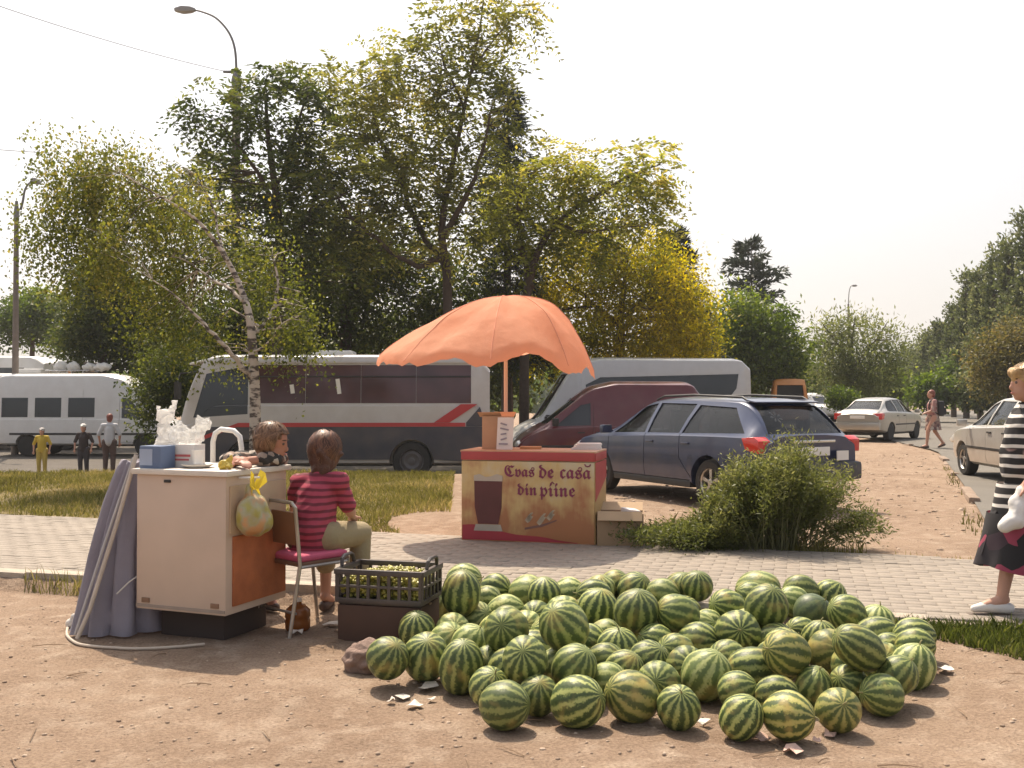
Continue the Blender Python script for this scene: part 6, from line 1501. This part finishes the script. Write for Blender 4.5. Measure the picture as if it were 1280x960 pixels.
# birch leaning left in front of the coach
tree('birch_tree', 'slender pale trunked birch leaning over the grass in front of the coach', 16.2,
     [[(318, GB, .10), (319, 520, .09), (317, 460, .08), (312, 400, .065), (300, 360, .052, .1), (283, 325, .040, .1), (255, 285, .030, 0), (228, 262, .022, -.1), (190, 240, .014, -.2), (150, 215, .008, -.3)],
      [(316, 470, .05), (298, 455, .042, -.2), (278, 430, .034, -.4), (255, 405, .026, -.5), (225, 375, .016, -.6), (190, 350, .008, -.7)],
      [(314, 420, .04), (330, 405, .032, .2), (342, 385, .026, .3), (347, 350, .02, .4), (340, 320, .012, .4)],
      [(305, 375, .034), (285, 360, .028, .3), (262, 348, .02, .5), (230, 325, .013, .7), (205, 320, .008, .8)],
      [(283, 325, .028), (272, 290, .02, .3), (262, 250, .013, .4), (240, 215, .008, .5)],
      [(312, 440, .024), (335, 430, .018, -.2), (352, 405, .013, -.3), (372, 395, .007, -.4)]],
     [(95, 200, 60, 42, .6, 1.0, 60), (150, 235, 75, 50, 1.0, 1.0, 80), (75, 275, 40, 45, .4, .8, 30), (210, 260, 60, 55, 1.3, 1.0, 56), (165, 315, 75, 50, 1.0, 1.0, 66), (110, 250, 50, 45, .8, .9, 36), (245, 320, 60, 45, 1.6, 1.0, 36), (205, 385, 60, 40, 1.2, 1.0, 38), (300, 300, 40, 45, 1.4, .8, 20), (345, 345, 38, 40, 1.2, .8, 18), (370, 395, 35, 22, .0, .6, 28), (60, 300, 26, 26, 0, .5, 12), (330, 310, 26, 26, .9, .5, 10), (280, 415, 60, 26, 1.2, .7, 14), (170, 195, 30, 20, .6, .7, 12), (240, 235, 26, 24, .4, .5, 10), (150, 290, 40, 30, -.6, .5, 14), (110, 320, 40, 24, -.2, .6, 18)],
     L_birch, 'weep', (.062, .042), .33, 58, seed=3, bm=birch_bark, twigs=.75)

# tall locust in the middle with its high leader
tree('locust_tree', 'tall yellow green locust with high open leader above the coach', 29.0,
     [[(560, GB, .17), (560, 430, .15), (558, 340, .13), (552, 290, .11), (560, 230, .085), (575, 160, .06), (588, 90, .04), (600, 30, .03), (606, -20, .01)],
      [(558, 340, .09), (525, 285, .08, .5), (498, 225, .08, .8), (475, 170, .05, 1.0), (455, 110, .02, 1.0)],
      [(552, 300, .10), (580, 250, .08, -.5), (602, 190, .05, -.8), (615, 130, .02, -1)],
      [(556, 320, .10), (520, 330, .08, -.6), (470, 300, .06, -1.2), (430, 260, .04, -1.6), (405, 210, .02, -1.8)],
      [(588, 90, .04), (615, 50, .025, .2), (645, 15, .01, .3)], [(580, 130, .04), (555, 80, .03, .3), (545, 30, .01, .4)]],
     [(470, 110, 75, 45, .8, 1.8, 70), (430, 150, 55, 55, .4, 1.6, 55), (500, 160, 60, 60, .9, 1.8, 62), (550, 30, 32, 35, .3, .9, 24), (600, 20, 45, 35, .2, 1.0, 34), (640, 12, 28, 26, .3, .8, 16), (590, 85, 40, 50, 0, 1.0, 36), (560, 150, 40, 60, .4, 1.2, 40), (475, 220, 80, 45, 0, 1.8, 66), (600, 160, 50, 55, -.6, 1.2, 36), (520, 240, 55, 50, .5, 1.4, 40), (420, 230, 60, 55, -1.5, 1.4, 48), (590, 240, 45, 55, -.4, 1.2, 34), (450, 290, 60, 45, -1, 1.3, 38), (540, 290, 60, 45, .3, 1.2, 30), (510, 80, 40, 30, .8, 1.0, 22), (618, 60, 26, 26, .2, .7, 14)],
     L_locust, 'frond', (.17, .075), .62, 60, .5, seed=4, twigs=.6, dens=.66)
# right-hand locust branch
tree('locust_tree', 'spreading locust with bright outer branch above the silver minibus', 30.5,
     [[(655, GB, .17), (656, 420, .14), (662, 350, .12), (680, 300, .10), (712, 265, .08), (745, 245, .07), (785, 220, .04), (825, 205, .015)],
      [(662, 360, .12), (650, 290, .09, .5), (655, 240, .06, .6), (680, 200, .02, .7)], [(700, 280, .06), (730, 290, .05, -.5), (770, 285, .03, -.8), (810, 280, .01, -1)],
      [(690, 290, .06), (705, 240, .04, .4), (720, 205, .015, .5)]],
     [(700, 205, 40, 26, .5, 1.2, 26), (665, 235, 50, 36, .5, 1.4, 36), (760, 225, 50, 26, 0, 1.2, 30), (812, 212, 34, 24, 0, 1.0, 24), (800, 250, 40, 30, -.4, 1.1, 26), (720, 250, 50, 36, 0, 1.3, 34), (660, 290, 55, 45, .2, 1.4, 40), (735, 290, 50, 36, -.4, 1.2, 34), (640, 260, 36, 40, .6, 1.2, 24), (815, 268, 24, 26, -.6, .8, 12)],
     leaf_mat('leaf_locust_bright', (.09, .11, .02), (.20, .215, .04), (.42, .37, .09), .62), 'frond', (.17, .075), .60, 60, .5, seed=6, twigs=.6, dens=.8)
# spruce behind
def conifer(name, label, Y, px, top, foot, half, n, seed, lm=None, dens=34, taper=1.0, leaf=(.20, .05), droop=.35, start=.12):
    g = np.random.default_rng(seed); t0 = W(px, top, Y); b = W(px, foot, Y); bz = hz(b.x, b.y); H = t0.z - bz
    root = thing(name, label, 'tree', (b.x, b.y, bz)); s = S(Y); Rm = half / s
    MB().tube([(0, 0, -.05), (.0, 0, H * .5), (0, 0, H)], [H * .014 + .05, H * .01, .01], 8).build('trunk', bark, root, smooth=True)
    qs = []; ts = []; mb = MB()
    for k in range(n):
        f = start + (1 - start) * (k + g.random()) / n; z = H * f; R = Rm * ((1 - f) ** taper * 1.05 + .05) * (.65 + .5 * g.random()); a = g.random() * 6.28
        d = np.array([math.cos(a), math.sin(a), .12]); N = int(dens * (.4 + R / Rm)); t = g.random((N, 1)) ** .7
        C = np.array([0, 0, z]) + d * R * t + np.array([0, 0, -1]) * droop * R * t ** 2 + g.normal(size=(N, 3)) * np.array([.12, .12, .08]) * (.5 + R * .35)
        qs.append(leaves_at(g, C, d * .8 + rand_dirs(g, N) * .7 + np.array([0, 0, -.4 * (droop > .3)]), *leaf)); ts.append(np.full(N, .45 + .15 * g.normal()) + .12 * g.normal(size=N))
        e = d * R + np.array([0, 0, -droop * R]); mb.tube([(0, 0, z), tuple(np.array([0, 0, z]) + d * R * .5 + np.array([0, 0, -droop * R * .25])), tuple(np.array([0, 0, z]) + e)], [.03, .02, .006], 4, caps=False)
    Qv = np.concatenate(qs); V = Qv.reshape(-1, 3)
    link('crown', np_mesh('crown', V, np.arange(len(V)).reshape(-1, 4), np.clip(np.concatenate(ts), 0, 1)), lm or L_pine, root)
    stuff(mb.build('limbs', bark, root, smooth=True, ang=0))
    return root
conifer('spruce_tree', 'dark drooping spruce between the two locusts', 33, 634, 98, GB, 70, 130, 7, dens=130, taper=.55, leaf=(.26, .045), droop=.5, start=.25)
conifer('pine_tree', 'single pine rising above the round trees by the road', 62, 940, 300, 520, 62, 60, 8, dens=80, taper=.42, leaf=(.40, .13), droop=.02, start=.42)
conifer('pine_tree', 'dark pine behind the yellow green tree', 42, 845, 288, 520, 62, 120, 9, dens=90, taper=.6, leaf=(.3, .09), droop=.15, start=.3)
# dark trees at the left
tree('ailanthus_tree', 'dark tree with hanging leaf sprays round the tall street lamp', 27.5,
     [[(345, GB, .22), (345, 420, .19), (350, 330, .15), (345, 250, .11), (335, 180, .07), (330, 110, .03)], [(350, 320, .09), (390, 260, .06, .3), (400, 190, .03, .5)], [(345, 260, .07), (310, 200, .05, -.2), (270, 150, .02, -.4)], [(345, 230, .06), (370, 160, .04, .2), (385, 110, .02, .3)]],
     [(265, 130, 38, 26, -.3, .9, 24), (325, 118, 40, 40, .2, 1.0, 30), (300, 155, 40, 28, -.2, 1.0, 22), (365, 130, 42, 45, .2, 1.2, 36), (395, 190, 50, 50, .4, 1.3, 40), (330, 210, 60, 40, 0, 1.4, 44), (255, 235, 45, 40, .2, 1.2, 30), (300, 260, 65, 50, .6, 1.5, 56), (380, 260, 60, 55, 0, 1.5, 56), (345, 320, 75, 50, 0, 1.5, 64), (410, 330, 55, 55, .4, 1.4, 46), (235, 285, 45, 40, .6, 1.2, 28), (370, 100, 20, 22, .2, .6, 10)],
     L_dark, 'frond', (.18, .075), .50, 60, .75, seed=10, twigs=.5, dens=.62)
tree('elm_tree', 'dense dark elm behind the front of the coach', 31.5,
     [[(430, GB, .25), (432, 420, .2), (440, 330, .14), (450, 250, .06)], [(436, 370, .1), (400, 320, .07, -.3), (370, 300, .03, -.4)], [(434, 380, .1), (480, 330, .07, .3), (510, 290, .03, .4)]],
     [(400, 380, 60, 55, 0, 1.6, 54), (470, 360, 55, 60, .3, 1.6, 54), (350, 400, 60, 45, .2, 1.5, 46), (430, 300, 55, 40, 0, 1.4, 36), (300, 380, 55, 50, .5, 1.4, 44), (540, 380, 40, 45, .5, 1.2, 26), (440, 430, 80, 30, 1, 1.3, 40), (250, 420, 60, 40, .8, 1.4, 42), (300, 440, 50, 30, .3, 1.2, 28), (500, 320, 50, 45, .6, 1.3, 30), (580, 350, 45, 45, .6, 1.3, 26), (640, 400, 50, 45, .8, 1.3, 34), (570, 420, 60, 36, .8, 1.3, 36), (380, 340, 50, 40, .8, 1.3, 26)],
     L_dark, 'leafy', (.15, .085), .55, 95, .3, seed=11, twigs=.4, dens=.85)
tree('dark_tree', 'dense dark conical tree between lamp pole and birch', 38,
     [[(128, GB, .2), (128, 430, .15), (130, 350, .06)]],
     [(128, 345, 36, 34, 0, 1.3, 44), (115, 395, 44, 42, 0, 1.6, 66), (150, 400, 50, 45, .3, 1.6, 70), (200, 400, 45, 55, .5, 1.6, 60), (170, 445, 45, 30, 0, 1.4, 44), (215, 455, 45, 40, 0, 1.4, 50), (110, 430, 40, 26, .2, 1.3, 34)],
     L_dark, 'leafy', (.16, .09), .5, 100, .3, seed=12, twigs=.2)
tree('understorey_bush', 'dark undergrowth bush between the minibuses and the coach', 26.5,
     [[(205, GB, .06), (205, 500, .04), (208, 470, .02)]],
     [(210, 480, 42, 36, 0, 1.0, 40), (190, 510, 34, 30, 0, .9, 26), (235, 470, 34, 34, .3, .9, 30)],
     L_dark, 'leafy', (.11, .06), .4, 80, .3, seed=13, twigs=.2, )
tree('yellow_locust_tree', 'low yellow green bushy tree above the silver minibus', 33.5,
     [[(775, GB, .22), (775, 440, .17), (778, 380, .1), (785, 320, .04)], [(775, 410, .1), (730, 370, .06, -.2), (690, 340, .03, -.3)], [(776, 400, .1), (820, 360, .06, .2), (860, 340, .03, .3)]],
     [(720, 340, 55, 45, 0, 1.6, 54), (780, 350, 55, 50, 0, 1.8, 62), (840, 365, 48, 45, .2, 1.6, 54), (865, 400, 30, 36, .3, 1.2, 28), (690, 390, 50, 45, -.2, 1.4, 44), (760, 410, 60, 36, -.4, 1.5, 46), (700, 440, 60, 30, -.4, 1.4, 36), (790, 450, 70, 26, -.3, 1.4, 40), (870, 440, 34, 30, .2, 1.2, 24), (830, 415, 55, 32, -.2, 1.4, 42), (740, 305, 40, 24, .2, 1.2, 24), (800, 310, 36, 22, .3, 1.1, 20)],
     L_yellow, 'leafy', (.14, .065), .55, 95, .4, seed=14, twigs=.4, dens=.85)
tree('round_tree', 'round green tree beyond the rear of the silver minibus', 46,
     [[(925, 530, .2), (925, 450, .15), (928, 400, .06)]],
     [(915, 400, 42, 36, 0, 1.8, 46), (955, 415, 36, 34, .3, 1.7, 42), (900, 440, 36, 32, 0, 1.6, 34), (950, 450, 44, 30, -.3, 1.7, 44), (985, 445, 22, 28, .2, 1.2, 20), (920, 470, 40, 24, -.4, 1.5, 30), (965, 478, 30, 18, 0, 1.2, 20)],
     L_green, 'leafy', (.2, .11), .65, 80, .3, seed=15, twigs=.3)
tree('willow_tree', 'feathery light green tree behind the silver saloon', 52,
     [[(1065, 530, .14), (1065, 470, .1), (1066, 420, .05), (1070, 395, .02)], [(1065, 460, .06), (1040, 420, .04), (1025, 400, .015)], [(1066, 460, .06), (1095, 425, .04), (1110, 402, .015)]],
     [(1065, 440, 48, 32, 0, 2.0, 46), (1040, 465, 40, 24, 0, 1.6, 36), (1090, 468, 40, 22, 0, 1.6, 34), (1035, 420, 26, 22, 0, 1.2, 13), (1095, 415, 26, 22, 0, 1.2, 12), (1066, 408, 22, 18, 0, 1.0, 9), (1060, 485, 55, 14, 0, 1.4, 28), (1110, 440, 22, 22, 0, 1, 12)],
     leaf_mat('leaf_willow', (.06, .08, .025), (.13, .155, .05), (.25, .26, .11), .5), 'leafy', (.24, .07), .65, 60, -.5, seed=16, twigs=.8)
# poplars along the road at the right
def poplar(px, top, foot, half, Y, seed, lab):
    h = foot - top; n = 9; bl = []
    g = random.Random(seed)
    for i in range(n):
        t = (i + .5) / n; w = half * min(1.25, .18 + 1.5 * t) * g.uniform(.75, 1.15)
        bl.append((px + g.uniform(-.15, .15) * half, top + h * t * .95, w, h / n * .9, g.uniform(-.4, .4), w / S(Y), int(5 + 9 * w / half)))
    return tree('poplar_tree', lab, Y, [[(px, foot + 15, .22), (px, (top + foot) / 2, .14), (px, top + 10, .03)]], bl, L_poplar, 'leafy', (.26, .15), .5, 50, -.8, seed, twigs=.15, group='poplars along the road')
for i_, (px_, tp_, hf_, Y_, lab_) in enumerate([(1283, 268, 17, 60, 'tallest poplar, rising above the roadside row'), (1262, 300, 14, 62, 'pointed poplar next to the tallest one'), (1243, 318, 14, 65, 'third tallest poplar of the roadside row'), (1225, 338, 13, 68, 'poplar with forked tip inside the roadside row'), (1208, 350, 13, 72, 'mid height poplar above the light green shrub tree'), (1192, 385, 12, 76, 'low poplar nearer the far bend of the road'), (1176, 405, 11, 82, 'slim poplar beside the lowest one'), (1160, 420, 11, 86, 'lowest poplar at the far end of the row'), (1302, 285, 17, 58, 'broad poplar at the near end of the roadside row')]):
    poplar(px_, tp_, 492, hf_, Y_, 31 + i_, lab_)
tree('roadside_tree', 'brownish green round tree under the poplars', 48, [[(1262, 520, .15), (1262, 470, .1), (1264, 430, .04)]],
     [(1250, 445, 36, 26, 0, 1.4, 36), (1285, 430, 40, 36, 0, 1.6, 44), (1240, 470, 30, 20, 0, 1.2, 24), (1275, 470, 40, 20, 0, 1.3, 30)], leaf_mat('leaf_brown', (.06, .06, .02), (.12, .11, .03), (.2, .16, .06), .45), 'leafy', (.19, .1), .6, 70, .3, 41, twigs=.3)
for i, (px, py, rx, ry, Yb, lm_, lab) in enumerate([(1135, 455, 26, 30, 95, L_dark, 'dark green tree far behind the willow'), (1160, 452, 26, 34, 90, L_poplar, 'grey green tree far behind the pedestrian'), (1205, 470, 30, 24, 72, L_green, 'light green shrub tree below the poplars'), (1000, 470, 22, 22, 75, L_green, 'small green tree above the white off road car'), (1110, 478, 30, 16, 70, L_green, 'low green shrub beyond the silver saloon'), (1225, 484, 22, 18, 58, L_poplar, 'grey leaved shrub at the road bend'), (1165, 487, 20, 14, 60, L_green, 'bright low shrub behind the pedestrian'), (1052, 497, 14, 8, 45, L_green, 'light green weeds beside the silver saloon')]):
    SK = 1 if ry > 10 else .45
    tree('shrub_tree' if ry > 18 else 'shrub', lab, Yb, [[(px, 515, .08), (px, py + ry * .5, .05), (px + 2, py, .02)]], [(px - rx * .3, py, rx * .7, ry, 0, 1.4, 30), (px + rx * .35, py + ry * .15, rx * .65, ry * .8, 0, 1.3, 26), (px, py + ry * .6, rx * .9, ry * .5, 0, 1.2, 22)], lm_, 'leafy', (.26 * SK, .15 * SK), .6 * SK, 60, .2, 50 + i, twigs=.3, group='trees and shrubs down the road')
tree('far_tree', 'hazy round tree behind the left lamp pole', 58, [[(40, 520, .2), (40, 440, .14), (42, 400, .05)]], [(30, 395, 36, 30, 0, 1.8, 44), (58, 385, 24, 24, 0, 1.4, 26), (10, 410, 30, 22, 0, 1.5, 26), (60, 415, 30, 20, 0, 1.4, 24)], L_green, 'leafy', (.22, .13), .65, 70, .3, 61, twigs=.3)
tree('far_tree', 'dark tree filling the gap behind the coach', 44, [[(470, 520, .2), (470, 440, .14), (470, 400, .05)]], [(480, 440, 70, 40, 0, 2, 60), (560, 440, 60, 40, 0, 2, 50), (360, 440, 70, 45, 0, 2, 60), (260, 450, 60, 45, 0, 2, 54), (640, 430, 50, 40, 0, 1.8, 40), (420, 490, 120, 24, 0, 1.6, 60), (600, 480, 70, 26, 0, 1.6, 40)], L_dark, 'leafy', (.26, .15), .8, 60, .3, 62, twigs=.1)

# roadside bush in front of the estate car, with fine wiry stems
def bush():
    g = np.random.default_rng(77); c = G(950, 690) + Vector((.12, .35, 0)); root = thing('roadside_bush', 'big feathery green bush growing beside the paved walk in front of the estate car', 'bush', (c.x, c.y, -.02))
    s = S(c.y); qs = []; ts = []; mb = MB()
    for k in range(460):
        shoot = k >= 415
        tx = np.clip(g.normal(-.04, .50), -1.25, .95); hmax = .90 * math.exp(-((tx - .14) / .80) ** 4) * (1 - .42 * float(sst(-.25, -.75, tx)))
        h = max(.16, hmax * (.5 + .5 * g.random()) * (1 + .22 * float(vnoise(tx * 3 + 4, 0, 1.7, 2)) * 2)) * (1.22 if shoot else 1); ty = g.normal(0, .22)
        b = np.array([tx * .45 + g.normal() * .1, ty * .5, 0]); e = np.array([tx * 1.15, ty, h])
        ctrl = (b + e) / 2 + np.array([-(tx) * .12, 0, h * .18])
        P = [b * (1 - t) ** 2 + 2 * ctrl * t * (1 - t) + e * t * t for t in np.linspace(0, 1, 6)]
        mb.tube([tuple(p) for p in P], [.006, .005, .004, .003, .002, .001], 4, caps=False)
        N = 60 if shoot else 115; t = g.random((N, 1)) ** .6 * .85 + .15
        C = b * (1 - t) ** 2 + 2 * ctrl * t * (1 - t) + e * t * t + g.normal(size=(N, 3)) * .045
        C[:, 2] = np.maximum(C[:, 2], .01)
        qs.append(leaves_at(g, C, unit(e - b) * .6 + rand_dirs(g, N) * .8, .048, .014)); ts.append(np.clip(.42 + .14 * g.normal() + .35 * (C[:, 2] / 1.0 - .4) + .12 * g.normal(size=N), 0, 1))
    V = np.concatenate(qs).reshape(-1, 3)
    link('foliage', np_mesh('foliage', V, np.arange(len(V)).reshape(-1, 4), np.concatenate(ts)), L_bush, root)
    _st = mb.build('stems', mat('green_stem', (.14, .14, .06), .8), root, smooth=True, ang=0); stuff(_st)
bush()

# ------------------------------------------------------------------ lamp posts, wires, far things
conc = mat('pole_concrete', (.20, .165, .14), .9, var=.2, vs_=8, bump=.4, bs=40)
steel = mat('lamp_steel', (.22, .21, .20), .5, .5, var=.15)
def lamp_post(label, px, Y, ytop_shaft, arm, head, rb=.16, rt_=.10, flange=True):
    b = W(px, 560, Y); bz = hz(b.x, b.y); top = W(px, ytop_shaft, Y); s = S(Y)
    o = thing('street_lamp', label, 'street lamp', (b.x, b.y, bz)); H = top.z - bz
    MB().tube([(0, 0, -.1), (0, 0, H * .5), (0, 0, H)], [rb, (rb + rt_) / 2, rt_], 12).build('post', conc, o, smooth=True)
    P = [Vector(((q[0] - px) / s, 0, CAMZ - (q[1] - CY) / s - bz)) for q in arm]
    pp_, rr_ = smooth_path([(p, .045 - .02 * i / len(P)) for i, p in enumerate(P)], 5); MB().tube(pp_, rr_, 8).build('arm', steel, o, smooth=True, ang=80)
    if flange: MB().lathe([(rt_ * 1.25, H - .35), (rt_ * 1.3, H - .1), (rt_ * .7, H + .25), (.05, H + .3)], 12).build('collar', steel, o, smooth=True)
    h = P[-1]; sg = -1 if arm[-1][0] < arm[0][0] else 1
    L = head / s
    hd_ = MB().add([(h.x + sg * L * t, y, h.z + z) for t, w, z0, z1 in ((-.1, .05, -.03, .05), (.15, .12, -.07, .09), (.6, .15, -.09, .1), (1.0, .08, -.04, .05)) for y, z in ((-w, z0), (w, z0), (w, z1), (-w, z1))],
        [(0, 1, 2, 3)] + [(4 * i + k, 4 * i + (k + 1) % 4, 4 * i + 4 + (k + 1) % 4, 4 * i + 4 + k) for i in range(3) for k in range(4)] + [(15, 14, 13, 12)])
    hd_.build('lamp_head', mat('lamp_grey', (.30, .29, .28), .5), o, bevel=.02)
    return o, bz
lp, lz = lamp_post('tall street lamp whose curved arm rises out of the dark trees', 294, 33.0, 95, [(294, 92), (292, 60), (284, 38), (268, 20), (250, 12), (240, 10)], 24, .19, .13)
lamp_post('street lamp at the edge of the yard by the far round tree', 19, 33, 262, [(24, 262), (27, 250), (29, 238), (33, 230), (38, 226)], 10, .12, .07)
lamp_post('thin distant lamp pole above the feathery light green tree', 1061, 95, 380, [(1061, 380), (1062, 365), (1064, 358), (1066, 357)], 6, .16, .09, False)
ins = W(286, 88, 33.0)
MB().box((ins.x - lp.location.x - .05, 0, ins.z - lz), (.35, .08, .07)).build('bracket', steel, lp)
wire_m = mat('wire', (.12, .11, .11), .6)
def wire(label, a, b, sag, r=.012):
    P = [a.lerp(b, t) - Vector((0, 0, sag * 4 * t * (1 - t))) for t in np.linspace(0, 1, 24)]
    return tag(MB().tube(P, r, 5).build('overhead_wire', wire_m), label, 'wire')
wire('overhead wire sagging to the tall lamp post among the trees', W(-260, -90, 21), W(287, 89, 33.0), .25)
wire('lower overhead wire ending at the birch crown by the yard', W(-160, 165, 30), W(60, 190, 33.5), .1)
# far hills
def hill(label, Y, pts, m, seed):
    g = np.random.default_rng(seed); xs = np.linspace(pts[0][0], pts[-1][0], 120); ys = np.interp(xs, [p[0] for p in pts], [p[1] for p in pts]) + 1.2 * vnoise(xs, xs * 0, .05, seed) * 3 + vnoise(xs, xs * 0, .25, seed) * 1.5
    V = []
    for k, (dep, f) in enumerate(((-500, 0), (-250, .55), (0, 1.0), (300, .6), (700, 0))):
        for x, y in zip(xs, ys): z = (CAMZ - (y - CY) * Y / F) ; V.append(((x - 640) * Y / F, Y + dep, -6 + (z + 6) * f))
    n = 120; Q = [(i * n + k, i * n + k + 1, (i + 1) * n + k + 1, (i + 1) * n + k) for i in range(4) for k in range(n - 1)]
    return struct(link('hills', np_mesh('hills', V, Q, None, True), m))
hill('h', 2600, [(-900, 440), (-200, 430), (60, 432), (300, 440), (700, 425), (900, 418), (1000, 413), (1060, 418), (1140, 424), (1250, 436), (1600, 440), (2200, 450)], mat('hill_green', (.09, .10, .055), .95, var=.5, vs_=.006), 3)
# wooded belt far off: a mass nobody can count
def far_wood():
    g = np.random.default_rng(5); n = 9000; x = g.uniform(-420, 420, n); y = g.uniform(150, 420, n)
    keep = np.abs(x / y - .42) > .03; x, y = x[keep], y[keep]; n = len(x)
    C = np.repeat(np.stack([x, y, hgt(x, y, False)], 1), 9, 0); N = len(C); C = C + np.stack([g.normal(0, 2.0, N), g.normal(0, 2.0, N), 1.0 + 5.5 * g.random(N) ** 1.2], 1)
    V = leaves_at(g, C, rand_dirs(g, N), 3.4, 2.2).reshape(-1, 3)
    return stuff(link('far_wood', np_mesh('far_wood', V, np.arange(len(V)).reshape(-1, 4), np.clip(.4 + .2 * g.normal(size=N), 0, 1)), L_green))
far_wood()
# orange cabin and dark shop at the yard
cb = thing('truck_cab', 'orange truck cab standing under the round green tree', 'truck', G(986, 538), rad(-100))
cb.location.z = hz(cb.location.x, cb.location.y)
om = mat('orange_paint', (.55, .20, .03), .4, var=.12, coat=.3, dust=.15)
st = [(-.95, .5, 1.2, 2.0, .70, .6), (-.85, .45, 1.25, 2.3, .8, .66), (.3, .45, 1.25, 2.32, .82, .66), (.6, .45, 1.2, 2.0, .82, .68), (.85, .5, 1.15, 1.3, .78, .7), (.95, .55, 1.0, 1.1, .7, .6)]
bd = boolean(loft_body(st, 0, 60, 5).mesh('b'), MB().prism(poly(-.5, 1.35, .35, 2.05), 'y', -1.2, 1.2).prism([(-.6, 1.35), (.6, 1.35), (.55, 2.05), (-.55, 2.05)], 'x', .2, 1.2).mesh('c'), 'DIFFERENCE', 'body')
link('cab', bd, om, cb); MB().box((-.1, 0, 1.68), (.9, 1.2, .7)).build('cab_glass', glass_dark, cb)
MB().box((-2.4, 0, 1.1), (2.8, 1.7, .9)).build('cargo_bed', mat('bed_green', (.10, .10, .06), .7, dust=.2), cb, bevel=.03)
for wx in (.3, -2.6):
    for q in (1, -1): wheel(cb, wx, q * .72, .42, .24, steel=True, side=q)
kb = thing('kiosk', 'dark kiosk with orange sign strip beyond the yard', 'kiosk', (W(40, 500, 47).x, 47, hz(-22, 47)))
MB().box((0, 1, 1.7), (4.6, 2.5, 3.4)).build('wall', mat('kiosk_wall', (.10, .085, .08), .8, var=.2), kb)
MB().box((0, .9, 3.5), (5.2, 3.2, .2)).build('roof', mat('kiosk_roof', (.16, .13, .12), .8), kb, bevel=.03)
MB().box((.4, -.28, 3.05), (3.6, .08, .55)).build('sign_board', mat('sign_dark', (.09, .05, .04), .6), kb)
for k in range(8): MB().box((-1.1 + .42 * k, -.34, 3.05), (.26, .03, .2 + .06 * math.sin(k * 4))).build('sign_mark', mat('sign_orange', (.5, .2, .06), .6), kb)
for k in range(3): MB().box((-1.5 + 1.5 * k, -.27, 1.6), (1.2, .05, 1.4)).build('window', glass_dark, kb)

# ------------------------------------------------------------------ summer haze
hz_o = MB().box((0, 2100, 118), (9000, 5000, 252)).build('haze', None); hz_m = bpy.data.materials.new('haze_air'); hz_m.use_nodes = True
nt = hz_m.node_tree; nt.nodes.remove(nt.nodes['Principled BSDF']); pv_ = nn(nt, 'ShaderNodeVolumePrincipled'); pv_.inputs['Density'].default_value = 0.00055; pv_.inputs['Color'].default_value = (.93, .94, .96, 1); pv_.inputs['Anisotropy'].default_value = .3
nt.links.new(pv_.outputs[0], nt.nodes['Material Output'].inputs['Volume']); hz_o.data.materials.append(hz_m); stuff(hz_o)
